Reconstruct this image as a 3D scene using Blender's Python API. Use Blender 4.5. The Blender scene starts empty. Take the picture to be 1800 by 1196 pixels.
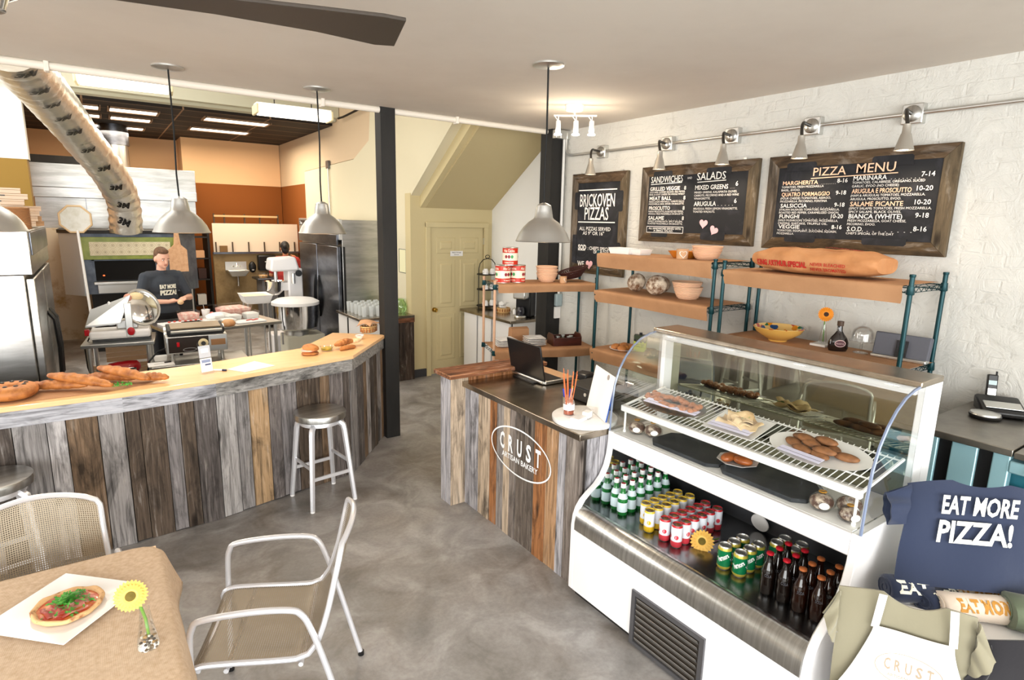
import bpy, math, random
from math import sin, cos, pi, radians as R
from mathutils import Vector, Matrix
random.seed(7)
SC = bpy.context.scene
COL = SC.collection

# ------------------------------------------------------------------ camera, world, lights, exposure
def _camera():
    f, pitch, roll, yaw = 1035.0, R(11.32), R(1.262), R(34.99)
    fwd = Vector((sin(yaw), cos(yaw), 0)); right = Vector((cos(yaw), -sin(yaw), 0)); up = Vector((0, 0, 1))
    f2 = fwd*cos(pitch) - up*sin(pitch); u2 = up*cos(pitch) + fwd*sin(pitch)
    r3 = right*cos(roll) + u2*sin(roll); u3 = u2*cos(roll) - right*sin(roll)
    cd = bpy.data.cameras.new('camera'); cd.sensor_width = 36; cd.sensor_fit = 'HORIZONTAL'; cd.lens = 36*f/1800
    cd.clip_start = 0.05; cd.clip_end = 100
    c = bpy.data.objects.new('camera', cd); COL.objects.link(c)
    M = Matrix.Identity(4)
    for i in range(3):
        M[i][0], M[i][1], M[i][2] = r3[i], u3[i], -f2[i]
    M[2][3] = 2.12
    c.matrix_world = M
    SC.camera = c
_camera()
W = bpy.data.worlds.new('sky'); SC.world = W; W.use_nodes = True
W.node_tree.nodes['Background'].inputs[0].default_value = (0.93, 0.96, 1, 1)
W.node_tree.nodes['Background'].inputs[1].default_value = 0.6
SC.view_settings.view_transform = 'Standard'; SC.view_settings.look = 'None'
SC.view_settings.gamma = 1.0; SC.view_settings.use_curve_mapping = False
SC.view_settings.exposure = 0.4
def area(name, loc, target, sx, sy, power, col=(1, 1, 1), spread=180):
    l = bpy.data.lights.new(name, 'AREA'); l.shape = 'RECTANGLE'; l.size = sx; l.size_y = sy; l.energy = power; l.color = col
    l.spread = R(spread)
    o = bpy.data.objects.new(name, l); COL.objects.link(o); o.location = loc
    d = (Vector(target) - Vector(loc)).normalized()
    o.rotation_euler = d.to_track_quat('-Z', 'Y').to_euler()
    return o
# added fill lights at solid walls behind and beside the camera; windows assumed, unbuilt
area('assumed_daylight_fill', (-2.9, -3.45, 1.55), (-2.9, 0, 1.50), 2.4, 2.5, 150, (0.95, 0.98, 1))
area('assumed_daylight_fill', (0.2, -3.45, 1.55), (0.2, 0, 1.50), 2.6, 2.5, 165, (0.95, 0.98, 1))  # added light in front of the closed rear wall, for assumed daylight
area('assumed_daylight_fill', (3.0, -3.45, 1.55), (3.0, 0, 1.50), 2.2, 2.5, 75, (0.95, 0.98, 1))
area('assumed_daylight_fill', (-4.45, -0.8, 1.6), (0, -0.8, 1.6), 4.2, 2.5, 170, (0.95, 0.98, 1))
area('assumed_daylight_fill', (-4.45, 7.2, 2.4), (0, 7.2, 2.2), 3.6, 3.2, 165, (1, 0.98, 0.95))  # added side light for the kitchen; its window is assumed, the wall is solid
area('kitchen_fill', (-0.6, 7.4, 4.62), (-0.6, 7.4, 0), 4.4, 3.2, 95, (1, 0.97, 0.92))  # added overhead fill for the open kitchen, under a closed ceiling
area('panel_glow', (0.6, 12.0, 3.50), (0.6, 12.0, 0), 1.5, 2.4, 60, (1, 0.85, 0.66))
area('panel_glow', (2.3, 11.8, 3.50), (2.3, 11.8, 0), 1.2, 2.0, 55, (1, 0.85, 0.66))

# ------------------------------------------------------------------ helpers
def lin(h):
    h = h.lstrip('#'); out = []
    for i in (0, 2, 4):
        c = int(h[i:i+2], 16)/255
        out.append(c/12.92 if c <= 0.04045 else ((c+0.055)/1.055)**2.4)
    return (*out, 1)
WM = {}
def rot(rx=0, ry=0, rz=0):
    return Matrix.Rotation(R(rz), 4, 'Z') @ Matrix.Rotation(R(ry), 4, 'Y') @ Matrix.Rotation(R(rx), 4, 'X')
def T(x=0, y=0, z=0, rx=0, ry=0, rz=0, s=None):
    M = Matrix.Translation((x, y, z)) @ rot(rx, ry, rz)
    if s is not None:
        s = (s, s, s) if not hasattr(s, '__len__') else s
        M = M @ Matrix.Diagonal((*s, 1))
    return M
def WALLX(x, y, z):      # local x reads along -y, local y is up, normal points to -x (things hung on the menu wall)
    M = Matrix(((0, 0, -1, x), (-1, 0, 0, y), (0, 1, 0, z), (0, 0, 0, 1)))
    return M
def WALLY(x, y, z):      # local x along +x, local y up, normal -y
    return Matrix(((1, 0, 0, x), (0, 0, -1, y), (0, 1, 0, z), (0, 0, 0, 1)))
_glyph = {}
def glyphs(s, bold):
    if (s, bold) in _glyph: return _glyph[(s, bold)]
    cu = bpy.data.curves.new('t', 'FONT'); cu.body = s; cu.size = 1; cu.offset = bold; cu.resolution_u = 2
    o = bpy.data.objects.new('t', cu); me = o.to_mesh()
    v = [tuple(p.co[:2]) for p in me.vertices]; f = [tuple(p.vertices) for p in me.polygons]
    o.to_mesh_clear(); bpy.data.objects.remove(o); bpy.data.curves.remove(cu)
    _glyph[(s, bold)] = (v, f)
    return v, f
class MB:
    def __init__(s, M=None): s.v = []; s.f = []; s.m = []; s.k = 0; s.M = M or Matrix()
    def at(s, *a, **k): s.M = T(*a, **k); return s
    def add(s, vs, fs):
        n = len(s.v); M = s.M
        s.v += [M @ Vector(p) for p in vs]
        for f in fs: s.f.append([i+n for i in f]); s.m.append(s.k)
        return s
    def box(s, x0, x1, y0, y1, z0, z1):
        return s.add([(x0,y0,z0),(x1,y0,z0),(x1,y1,z0),(x0,y1,z0),(x0,y0,z1),(x1,y0,z1),(x1,y1,z1),(x0,y1,z1)],
                     [(3,2,1,0),(4,5,6,7),(0,1,5,4),(1,2,6,5),(2,3,7,6),(3,0,4,7)])
    def bx(s, cx, cy, cz, sx, sy, sz): return s.box(cx-sx/2, cx+sx/2, cy-sy/2, cy+sy/2, cz-sz/2, cz+sz/2)
    def rings(s, rs, closed=True, cap=(1, 1), loop=False):
        n = len(rs[0]); vs = [p for r in rs for p in r]; fs = []
        m = len(rs)
        for i in range(m if loop else m-1):
            a, b = i*n, ((i+1) % m)*n
            for j in range(n if closed else n-1):
                k = (j+1) % n
                fs.append((a+j, a+k, b+k, b+j))
        if closed and not loop:
            if cap[0]: fs.append(tuple(range(n-1, -1, -1)))
            if cap[1]: fs.append(tuple((m-1)*n+j for j in range(n)))
        return s.add(vs, fs)
    def lathe(s, prof, n=20, c=(0, 0, 0), sx=1, sy=1, cap=(1, 1)):
        return s.rings([[(c[0]+r*cos(2*pi*j/n)*sx, c[1]+r*sin(2*pi*j/n)*sy, c[2]+z) for j in range(n)] for r, z in prof], cap=cap)
    def tube(s, pts, r, n=8, closed=False, cap=True, r2=None):
        P = [Vector(p) for p in pts]; m = len(P); rs = []
        prev = None
        for i in range(m):
            if closed: t = P[(i+1) % m]-P[i-1]
            else: t = P[min(i+1, m-1)]-P[max(i-1, 0)]
            t.normalize()
            if prev is None:
                a = Vector((0, 0, 1)) if abs(t.z) < 0.9 else Vector((1, 0, 0))
                u = t.cross(a).normalized()
            else:
                u = (prev - t*prev.dot(t)).normalized()
            prev = u; w = t.cross(u)
            rr = r if r2 is None else r+(r2-r)*i/(m-1)
            if hasattr(r, '__len__'): rr = r[i]
            rs.append([P[i]+(u*cos(2*pi*j/n)+w*sin(2*pi*j/n))*rr for j in range(n)])
        return s.rings(rs, cap=(cap, cap), loop=closed)
    def cyl(s, p0, p1, r, r2=None, n=12): return s.tube([p0, p1], r, n, r2=r if r2 is None else r2)
    def cap(s, p0, r0, p1, r1, n=10):
        p0, p1 = Vector(p0), Vector(p1); d = (p1-p0)
        if d.length < 1e-6: d = Vector((0, 0, 1e-4))
        t = d.normalized(); pts = []; rr = []
        for a in (-80, -50, -20): pts.append(p0+t*r0*sin(R(a))); rr.append(r0*cos(R(a)))
        for a in (20, 50, 80): pts.append(p1+t*r1*sin(R(a))); rr.append(r1*cos(R(a)))
        return s.tube(pts, rr, n)
    def ell(s, c, r, nu=14, nv=8):
        rs = []
        for i in range(nv+1):
            a = -pi/2+pi*min(max(i/nv, 0.02), 0.98)
            rs.append([(c[0]+r[0]*cos(a)*cos(2*pi*j/nu), c[1]+r[1]*cos(a)*sin(2*pi*j/nu), c[2]+r[2]*sin(a)) for j in range(nu)])
        return s.rings(rs)
    def prism(s, poly, z0, z1):
        n = len(poly)
        return s.add([(x, y, z0) for x, y in poly]+[(x, y, z1) for x, y in poly],
                     [tuple(range(n-1, -1, -1)), tuple(range(n, 2*n))]+[(i, (i+1) % n, n+(i+1) % n, n+i) for i in range(n)])
    def grid(s, fn, nu, nv, two=None):
        vs = [fn(i/nu, j/nv) for j in range(nv+1) for i in range(nu+1)]
        return s.add(vs, [(j*(nu+1)+i, j*(nu+1)+i+1, (j+1)*(nu+1)+i+1, (j+1)*(nu+1)+i) for j in range(nv) for i in range(nu)])
    def shell(s, fn, nu, nv, th):          # closed thin sheet
        vs = [Vector(fn(i/nu, j/nv)) for j in range(nv+1) for i in range(nu+1)]
        w = nu+1; nn = []
        for j in range(nv+1):
            for i in range(w):
                a = vs[j*w+min(i+1, nu)]-vs[j*w+max(i-1, 0)]; b = vs[min(j+1, nv)*w+i]-vs[max(j-1, 0)*w+i]
                q = a.cross(b); nn.append(q.normalized() if q.length > 1e-9 else Vector((0, 0, 1)))
        m = len(vs); V = vs+[vs[i]-nn[i]*th for i in range(m)]
        F = [(j*w+i, j*w+i+1, (j+1)*w+i+1, (j+1)*w+i) for j in range(nv) for i in range(nu)]
        F += [tuple(m+q for q in f[::-1]) for f in F[:]]
        bd = [i for i in range(w)]+[j*w+nu for j in range(1, nv+1)]+[nv*w+i for i in range(nu-1, -1, -1)]+[j*w for j in range(nv-1, 0, -1)]
        for a, b in zip(bd, bd[1:]+bd[:1]): F.append((b, a, m+a, m+b))
        return s.add(V, F)
    def text(s, t, x, y, h, w=None, align='l', bold=0.0, z=0.0, slant=0.0):
        v, f = glyphs(t, bold)
        if not v: return s
        x0 = min(p[0] for p in v); x1 = max(p[0] for p in v)
        ky = h/0.69; kx = ky if w is None else w/(x1-x0)
        W_ = (x1-x0)*kx
        ox = x-(0 if align == 'l' else W_/2 if align == 'c' else W_)
        return s.add([(ox+(p[0]-x0)*kx+slant*p[1]*ky, y+p[1]*ky, z) for p in v], f)
    def obj(s, name, mats, parent=None, world=False, smooth=40, bev=0, segs=2, label=None, mods=()):
        me = bpy.data.meshes.new(name)
        V = s.v
        if world and parent is not None:
            Mi = WM[parent.name].inverted(); V = [Mi @ p for p in V]
        me.from_pydata([tuple(p) for p in V], [], s.f)
        mats = mats if isinstance(mats, (list, tuple)) else [mats]
        for m in mats: me.materials.append(m)
        if len(mats) > 1: me.polygons.foreach_set('material_index', s.m)
        if smooth:
            me.polygons.foreach_set('use_smooth', [True]*len(me.polygons)); me.set_sharp_from_angle(angle=R(smooth))
        me.update()
        o = bpy.data.objects.new(name, me); COL.objects.link(o)
        if parent is not None: o.parent = parent
        if bev:
            b = o.modifiers.new('bevel', 'BEVEL'); b.width = bev; b.segments = segs; b.limit_method = 'ANGLE'; b.angle_limit = R(50)
        for kind, kw in mods:
            md = o.modifiers.new(kind.lower(), kind)
            for a, b_ in kw.items(): setattr(md, a, b_)
        if label: o['label'] = label
        return o
def tag(o, label, cat, group=None):
    o['label'] = label; o['category'] = cat
    if group: o['group'] = group
    return o
def thing(name, label, cat, loc=(0, 0, 0), rz=0, group=None):
    o = bpy.data.objects.new(name, None); COL.objects.link(o); o.empty_display_size = 0.05
    o.location = loc; o.rotation_euler = (0, 0, R(rz))
    WM[o.name] = T(*loc, rz=rz)
    return tag(o, label, cat, group)
KIDS = {}
def dup(root, loc, rz=None, label=None, group=None, scale=None):
    def cp(o, par):
        c = o.copy(); COL.objects.link(c)
        if par is not None: c.parent = par
        for ch in list(o.children): cp(ch, c)
        return c
    r = cp(root, None); r.location = loc
    if rz is not None: r.rotation_euler = (0, 0, R(rz))
    if label: r['label'] = label
    if group: r['group'] = group
    if scale: r.scale = (scale,)*3
    return r
def struct(o, label=None):
    o['kind'] = 'structure'
    if label: o['label'] = label
    return o
ORD = ['first', 'second', 'third', 'fourth', 'fifth', 'sixth', 'seventh', 'eighth', 'ninth', 'tenth', 'eleventh', 'twelfth']

# ------------------------------------------------------------------ materials
def mat(name, col, rough=0.5, metal=0.0, noise=None, bump=None, emit=0, trans=0, ior=1.45, coat=0, alpha=1, spec=0.5, sheen=0):
    m = bpy.data.materials.new(name); m.use_nodes = True
    nt = m.node_tree; b = nt.nodes['Principled BSDF']; I = b.inputs
    c = lin(col) if isinstance(col, str) else col
    I['Base Color'].default_value = c; I['Roughness'].default_value = rough; I['Metallic'].default_value = metal
    I['IOR'].default_value = ior; I['Transmission Weight'].default_value = trans; I['Coat Weight'].default_value = coat
    I['Alpha'].default_value = alpha; I['Specular IOR Level'].default_value = spec
    if sheen: I['Sheen Weight'].default_value = sheen
    if emit: I['Emission Color'].default_value = c; I['Emission Strength'].default_value = emit
    tc = None
    def coord(sc):
        nonlocal tc
        if tc is None: tc = nt.nodes.new('ShaderNodeTexCoord')
        mp = nt.nodes.new('ShaderNodeMapping'); nt.links.new(tc.outputs['Object'], mp.inputs['Vector'])
        mp.inputs['Scale'].default_value = sc if hasattr(sc, '__len__') else (sc, sc, sc)
        return mp.outputs['Vector']
    if noise:
        sc, col2, lo, hi = noise[:4]
        n = nt.nodes.new('ShaderNodeTexNoise'); n.inputs['Scale'].default_value = 1; n.inputs['Detail'].default_value = 6
        n.inputs['Roughness'].default_value = 0.62
        if len(noise) > 4: n.inputs['Distortion'].default_value = noise[4]
        nt.links.new(coord(sc), n.inputs['Vector'])
        mr = nt.nodes.new('ShaderNodeMapRange'); mr.inputs['From Min'].default_value = lo; mr.inputs['From Max'].default_value = hi
        nt.links.new(n.outputs['Fac'], mr.inputs['Value'])
        mx = nt.nodes.new('ShaderNodeMix'); mx.data_type = 'RGBA'
        mx.inputs[6].default_value = c; mx.inputs[7].default_value = lin(col2) if isinstance(col2, str) else col2
        nt.links.new(mr.outputs['Result'], mx.inputs[0]); nt.links.new(mx.outputs[2], I['Base Color'])
    if bump:
        sc, strength, dist = bump
        n = nt.nodes.new('ShaderNodeTexNoise'); n.inputs['Scale'].default_value = 1; n.inputs['Detail'].default_value = 5
        nt.links.new(coord(sc), n.inputs['Vector'])
        bp = nt.nodes.new('ShaderNodeBump'); bp.inputs['Strength'].default_value = strength; bp.inputs['Distance'].default_value = dist
        nt.links.new(n.outputs['Fac'], bp.inputs['Height']); nt.links.new(bp.outputs['Normal'], I['Normal'])
    return m
def glass(name, tint=(1, 1, 1), refl=0.05, rough=0.0, fres=0.55):
    m = bpy.data.materials.new(name); m.use_nodes = True; nt = m.node_tree
    for n in list(nt.nodes):
        if n.type != 'OUTPUT_MATERIAL': nt.nodes.remove(n)
    out = [n for n in nt.nodes if n.type == 'OUTPUT_MATERIAL'][0]
    tr = nt.nodes.new('ShaderNodeBsdfTransparent'); tr.inputs[0].default_value = (*tint, 1)
    gl = nt.nodes.new('ShaderNodeBsdfGlossy'); gl.inputs['Roughness'].default_value = rough; gl.inputs[0].default_value = (1, 1, 1, 1)
    fr = nt.nodes.new('ShaderNodeLayerWeight'); fr.inputs['Blend'].default_value = 0.25
    ad = nt.nodes.new('ShaderNodeMath'); ad.operation = 'MULTIPLY_ADD'; ad.inputs[1].default_value = fres; ad.inputs[2].default_value = refl
    ad.use_clamp = True
    nt.links.new(fr.outputs['Fresnel'], ad.inputs[0])
    mx = nt.nodes.new('ShaderNodeMixShader')
    nt.links.new(ad.outputs[0], mx.inputs[0]); nt.links.new(tr.outputs[0], mx.inputs[1]); nt.links.new(gl.outputs[0], mx.inputs[2])
    nt.links.new(mx.outputs[0], out.inputs['Surface'])
    return m
def planks_mat(name, stops, stretch, contrast=0.55, dark='#17130f'):
    """weathered boards: every board (mesh island) draws its own hue, with grain, streaks and knots along it"""
    m = bpy.data.materials.new(name); m.use_nodes = True; nt = m.node_tree; N = nt.nodes; L = nt.links
    b = N['Principled BSDF']; b.inputs['Roughness'].default_value = 0.8; b.inputs['Specular IOR Level'].default_value = 0.25
    ge = N.new('ShaderNodeNewGeometry'); rp = N.new('ShaderNodeValToRGB'); rp.color_ramp.interpolation = 'CONSTANT'
    els = rp.color_ramp.elements
    for i, c in enumerate(stops):
        e = els[i] if i < 2 else els.new(i/len(stops))
        e.position = i/len(stops); e.color = lin(c)
    L.new(ge.outputs['Random Per Island'], rp.inputs[0])
    tc = N.new('ShaderNodeTexCoord'); mp = N.new('ShaderNodeMapping'); mp.inputs['Scale'].default_value = stretch
    L.new(tc.outputs['Object'], mp.inputs['Vector'])
    off = N.new('ShaderNodeVectorMath'); off.operation = 'MULTIPLY_ADD'
    cm = N.new('ShaderNodeCombineXYZ')
    for i in range(3): L.new(ge.outputs['Random Per Island'], cm.inputs[i])
    L.new(cm.outputs[0], off.inputs[0]); off.inputs[1].default_value = (37, 53, 41); L.new(mp.outputs[0], off.inputs[2])
    mp2 = N.new('ShaderNodeMapping'); mp2.inputs['Scale'].default_value = tuple(7 if q > 10 else 2.2 for q in stretch)
    L.new(tc.outputs['Object'], mp2.inputs['Vector'])
    off2 = N.new('ShaderNodeVectorMath'); off2.operation = 'MULTIPLY_ADD'; L.new(cm.outputs[0], off2.inputs[0]); off2.inputs[1].default_value = (37, 53, 41); L.new(mp2.outputs[0], off2.inputs[2])
    def noise(sc, det, dist=0, src=None):
        n = N.new('ShaderNodeTexNoise'); n.inputs['Scale'].default_value = sc; n.inputs['Detail'].default_value = det; n.inputs['Distortion'].default_value = dist
        n.inputs['Roughness'].default_value = 0.65
        L.new((src or off).outputs[0], n.inputs['Vector']); return n.outputs['Fac']
    def rng(src, a, b_, c=0, d=1):
        r = N.new('ShaderNodeMapRange'); L.new(src, r.inputs['Value'])
        for k, v in zip(('From Min', 'From Max', 'To Min', 'To Max'), (a, b_, c, d)): r.inputs[k].default_value = v
        return r.outputs['Result']
    def mix(f, a, c, typ='MIX'):
        x = N.new('ShaderNodeMix'); x.data_type = 'RGBA'; x.blend_type = typ
        if isinstance(f, float): x.inputs[0].default_value = f
        else: L.new(f, x.inputs[0])
        for i, q in ((6, a), (7, c)):
            if isinstance(q, tuple): x.inputs[i].default_value = q
            else: L.new(q, x.inputs[i])
        return x.outputs[2]
    grain = noise(1.0, 8, 0.6)
    blot = noise(1.0, 6, 0.8, off2)
    c1 = mix(rng(grain, 0.44, 0.66, 0, contrast+.12), rp.outputs[0], lin(dark))
    c1 = mix(rng(grain, 0.42, 0.22, 0, 0.42), c1, lin('#ddd8d2'))
    c2 = mix(rng(blot, 0.52, 0.70, 0, 0.80), c1, lin(dark))
    c3 = mix(rng(blot, 0.42, 0.28, 0, 0.22), c2, lin('#d8cdbf'))
    vo = N.new('ShaderNodeTexVoronoi'); vo.inputs['Scale'].default_value = 0.9; L.new(off2.outputs[0], vo.inputs['Vector'])
    c4 = mix(rng(vo.outputs['Distance'], 0.15, 0.07, 0, 0.85), c3, lin('#1d140d'))
    L.new(c4, b.inputs['Base Color'])
    bp = N.new('ShaderNodeBump'); bp.inputs['Strength'].default_value = 0.5; bp.inputs['Distance'].default_value = 0.004
    L.new(grain, bp.inputs['Height']); L.new(bp.outputs[0], b.inputs['Normal'])
    return m
GREYS = ['#918c8a', '#5e5754', '#bdb7b5', '#7d6650', '#a9a3a0', '#544b45', '#b4946f', '#86807f', '#cdc7c4', '#726a67', '#98785a', '#ada8a5', '#5d4f43', '#9a9491']
WARM = ['#a39c98', '#6d6259', '#a56f45', '#c2bdbd', '#857a72', '#b48d68', '#b9b6ba', '#7b6a5a', '#a1795a', '#98908b', '#5f554e', '#c7b29a']
WOODV = planks_mat('weathered_grey_boards', GREYS, (60, 60, 3.2))
WOODC = planks_mat('weathered_warm_boards', WARM, (60, 60, 3.2))
WOODH = planks_mat('weathered_fascia_boards', ['#a3a3a8', '#8d8b8d', '#b6b5ba', '#96938f'], (4, 60, 60), 0.5)
WOODL = planks_mat('rust_brown_ledge_board', ['#9a6a48', '#86563a'], (4, 50, 50), 0.7)
FRAMEH = planks_mat('barn_wood_frame_rails', ['#5d4a36', '#6b5640', '#57452f'], (26, 3.0, 26), 0.6)
FRAMEV = planks_mat('barn_wood_frame_stiles', ['#6e6152', '#75695c', '#665844'], (26, 26, 2.6), 0.55)
STEEL = mat('brushed_steel', '#c9c9c6', 0.28, 1.0, noise=((2, 60, 2), '#a9a8a4', 0.35, 0.65))
STEELS = mat('satin_steel', '#d6d6d3', 0.36, 1.0)
ALU = mat('polished_aluminium', '#e6e6ea', 0.32, 0.55)
DARKSTEEL = mat('worn_steel_worktop', '#b3a898', 0.25, 1.0, noise=((5, 9, 5), '#8b8072', 0.35, 0.7))
CHROME = mat('chrome', '#eeeeee', 0.08, 1.0)
WHITE = mat('white_enamel', '#eceaea', 0.35)
WHITEP = mat('white_plastic', '#f0eeec', 0.5)
CERAM = mat('white_ceramic', '#f2f0ee', 0.18, coat=0.4)
PAPERW = mat('white_paper', '#f3f1ee', 0.85)
BLACK = mat('black_plastic', '#141314', 0.35)
BLACKM = mat('matt_black_paint', '#1b1a19', 0.62, noise=((6, 6, 1.5), '#262422', 0.4, 0.7))
IRON = mat('black_iron', '#1a1715', 0.5, 0.3)
RUBBER = mat('black_rubber', '#0f0f0f', 0.7)
KRAFT = mat('brown_kraft_paper', '#b48761', 0.8, noise=(3.5, '#a07450', 0.35, 0.75), bump=(18, 0.25, 0.004))
CARD = mat('brown_cardboard', '#b98a5e', 0.85)
MAPLE = mat('maple_worktop', '#ebb981', 0.30, noise=((2, 16, 16), '#f3c896', 0.35, 0.7), coat=0.3)
POST_TEAL = mat('green_black_epoxy', '#0d3b40', 0.35, 0.4)
CLEAR = glass('clear_glass', (0.96, 0.97, 0.97), 0.09)
CLEAR2 = glass('case_glass', (0.985, 0.995, 0.99), 0.0, 0.0, 0.28)
PLASTICCLEAR = glass('clear_plastic', (0.96, 0.96, 0.96), 0.02, 0.2, 0.22)
BREAD = mat('golden_bread_crust', '#b8763c', 0.55, noise=((14, 14, 14), '#7d4520', 0.46, 0.70), bump=(24, 0.4, 0.004))
BREADP = mat('pale_bread_crumb', '#e8c9a0', 0.8, noise=(30, '#d0a878', 0.4, 0.7))
FLOURED = mat('floured_crust', '#6a4428', 0.85, noise=((16, 16, 16), '#dccdb8', 0.38, 0.60), bump=(30, .4, .004))
LEAF = mat('green_leaf', '#3c8a2e', 0.5, noise=(20, '#5aa83d', 0.4, 0.7))
CHALK = mat('white_chalk', '#e9e6e0', 0.9, emit=0)
CHALKP = mat('peach_chalk', '#f0c6a6', 0.9)
PINK = mat('pink_chalk', '#e9b7bb', 0.9)
RED = mat('glossy_red', '#b3121d', 0.25, coat=0.5)
LIT = mat('lamp_glow', (1, 0.86, 0.66, 1), 0.5, emit=14)
LITW = mat('fluorescent_diffuser', (1, 0.93, 0.80, 1), 0.5, emit=3.2)
SLATE = mat('black_slate', '#24262a', 0.55, noise=(6, '#3a3d42', 0.4, 0.7), bump=(30, 0.3, 0.003))
# ------------------------------------------------------------------ the setting
def floor_mat():
    m = bpy.data.materials.new('polished_concrete'); m.use_nodes = True; nt = m.node_tree; N = nt.nodes; L = nt.links
    b = N['Principled BSDF']
    tc = N.new('ShaderNodeTexCoord')
    def noise(sc, det, dist=0, ro=0.6):
        n = N.new('ShaderNodeTexNoise'); n.inputs['Scale'].default_value = sc; n.inputs['Detail'].default_value = det
        n.inputs['Distortion'].default_value = dist; n.inputs['Roughness'].default_value = ro
        L.new(tc.outputs['Object'], n.inputs['Vector']); return n.outputs['Fac']
    def ramp(src, st):
        r = N.new('ShaderNodeValToRGB'); e = r.color_ramp.elements
        for i, (p, c) in enumerate(st):
            q = e[i] if i < 2 else e.new(p)
            q.position = p; q.color = lin(c)
        L.new(src, r.inputs[0]); return r.outputs[0]
    def mix(f, a, c, typ='MIX'):
        x = N.new('ShaderNodeMix'); x.data_type = 'RGBA'; x.blend_type = typ
        if isinstance(f, float): x.inputs[0].default_value = f
        else: L.new(f, x.inputs[0])
        L.new(a, x.inputs[6]); L.new(c, x.inputs[7]); return x.outputs[2]
    a = ramp(noise(0.9, 8, 0.4), [(0.36, '#5a554f'), (0.48, '#928e8b'), (0.62, '#b9b7b6')])
    c = ramp(noise(3.2, 9, 0.8), [(0.33, '#47433f'), (0.5, '#918d8a'), (0.64, '#c3c1c1')])
    d = ramp(noise(1.7, 7, 0.2), [(0.45, '#8c8986'), (0.66, '#80705f')])
    x = mix(0.55, a, c); x = mix(0.30, x, d)
    e = ramp(noise(42, 4), [(0.38, '#777777'), (0.60, '#ffffff')])
    x = mix(0.14, x, e, 'MULTIPLY')
    L.new(x, b.inputs['Base Color'])
    rr = N.new('ShaderNodeMapRange'); L.new(noise(2.2, 5), rr.inputs['Value']); rr.inputs['To Min'].default_value = 0.28; rr.inputs['To Max'].default_value = 0.55
    L.new(rr.outputs[0], b.inputs['Roughness'])
    return m
def brick_wall_mat():
    m = mat('painted_brick_plaster', '#d2d0c8', 0.75); nt = m.node_tree; N = nt.nodes; L = nt.links; b = N['Principled BSDF']
    tc = N.new('ShaderNodeTexCoord'); mp = N.new('ShaderNodeMapping'); L.new(tc.outputs['Object'], mp.inputs['Vector'])
    mp.inputs['Rotation'].default_value = (R(90), 0, R(90))
    sep = N.new('ShaderNodeSeparateXYZ'); L.new(tc.outputs['Object'], sep.inputs[0])
    cb = N.new('ShaderNodeCombineXYZ'); L.new(sep.outputs['Y'], cb.inputs[0]); L.new(sep.outputs['Z'], cb.inputs[1])
    nz = N.new('ShaderNodeTexNoise'); nz.inputs['Scale'].default_value = 3.0; nz.inputs['Detail'].default_value = 5; nz.inputs['Distortion'].default_value = 1.2
    L.new(tc.outputs['Object'], nz.inputs['Vector'])
    ad = N.new('ShaderNodeVectorMath'); ad.operation = 'MULTIPLY_ADD'; L.new(nz.outputs['Color'], ad.inputs[0]); ad.inputs[1].default_value = (0.05, 0.05, 0); L.new(cb.outputs[0], ad.inputs[2])
    br = N.new('ShaderNodeTexBrick'); br.inputs['Scale'].default_value = 1; br.inputs['Brick Width'].default_value = 0.22; br.inputs['Row Height'].default_value = 0.075
    br.inputs['Mortar Size'].default_value = 0.008; br.inputs['Mortar Smooth'].default_value = 0.6
    L.new(ad.outputs[0], br.inputs['Vector'])
    # worn plaster mostly hides the brick courses; scratches and trowel marks on top
    fine = N.new('ShaderNodeTexNoise'); fine.inputs['Scale'].default_value = 6.5; fine.inputs['Detail'].default_value = 9; fine.inputs['Roughness'].default_value = 0.7; fine.inputs['Distortion'].default_value = 1.6
    L.new(tc.outputs['Object'], fine.inputs['Vector'])
    mr = N.new('ShaderNodeMapRange'); L.new(nz.outputs['Fac'], mr.inputs['Value']); mr.inputs['From Min'].default_value = 0.45; mr.inputs['From Max'].default_value = 0.7; mr.inputs['To Max'].default_value = -0.26
    mu = N.new('ShaderNodeMath'); mu.operation = 'MULTIPLY_ADD'; L.new(br.outputs['Fac'], mu.inputs[0]); L.new(mr.outputs[0], mu.inputs[1]); L.new(fine.outputs['Fac'], mu.inputs[2])
    bp = N.new('ShaderNodeBump'); bp.inputs['Strength'].default_value = 0.75; bp.inputs['Distance'].default_value = 0.02
    L.new(mu.outputs[0], bp.inputs['Height']); L.new(bp.outputs[0], b.inputs['Normal'])
    r = N.new('ShaderNodeValToRGB'); e = r.color_ramp.elements; e[0].position = 0.30; e[0].color = lin('#bdbab2'); e[1].position = 0.42; e[1].color = lin('#d3d1ca')
    L.new(fine.outputs['Fac'], r.inputs[0]); L.new(r.outputs[0], b.inputs['Base Color'])
    return m
CONCRETE = floor_mat()
BRICKW = brick_wall_mat()
CEILM = mat('warm_white_ceiling_paint', '#d3cbc0', 0.85, noise=(0.7, '#c8bfb4', 0.4, 0.7))
CREAM = mat('cream_wall_paint', '#dcd3b6', 0.8)
CREAMW = mat('off_white_wall_paint', '#dddad1', 0.8)
KHAKI = mat('khaki_wall_paint', '#cdbe93', 0.75)
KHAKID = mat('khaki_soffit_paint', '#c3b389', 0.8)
ORANGE = mat('dark_orange_wall_paint', '#86480b', 0.8)
PEACH = mat('peach_wall_paint', '#e6b98a', 0.8)
GREYG = mat('grey_green_paint', '#c5c2ac', 0.8)
OLIVE = mat('olive_wall_paint', '#8f6f2e', 0.8)
def sbox(name, m, x0, x1, y0, y1, z0, z1, label=None):
    return struct(MB().box(x0, x1, y0, y1, z0, z1).obj(name, m, smooth=0), label)
sbox('floor', CONCRETE, -4.7, 4.9, -3.8, 15, -0.1, 0)
sbox('ceiling', CEILM, -4.7, 4.9, -3.8, 5.30, 3.10, 4.75)
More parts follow.
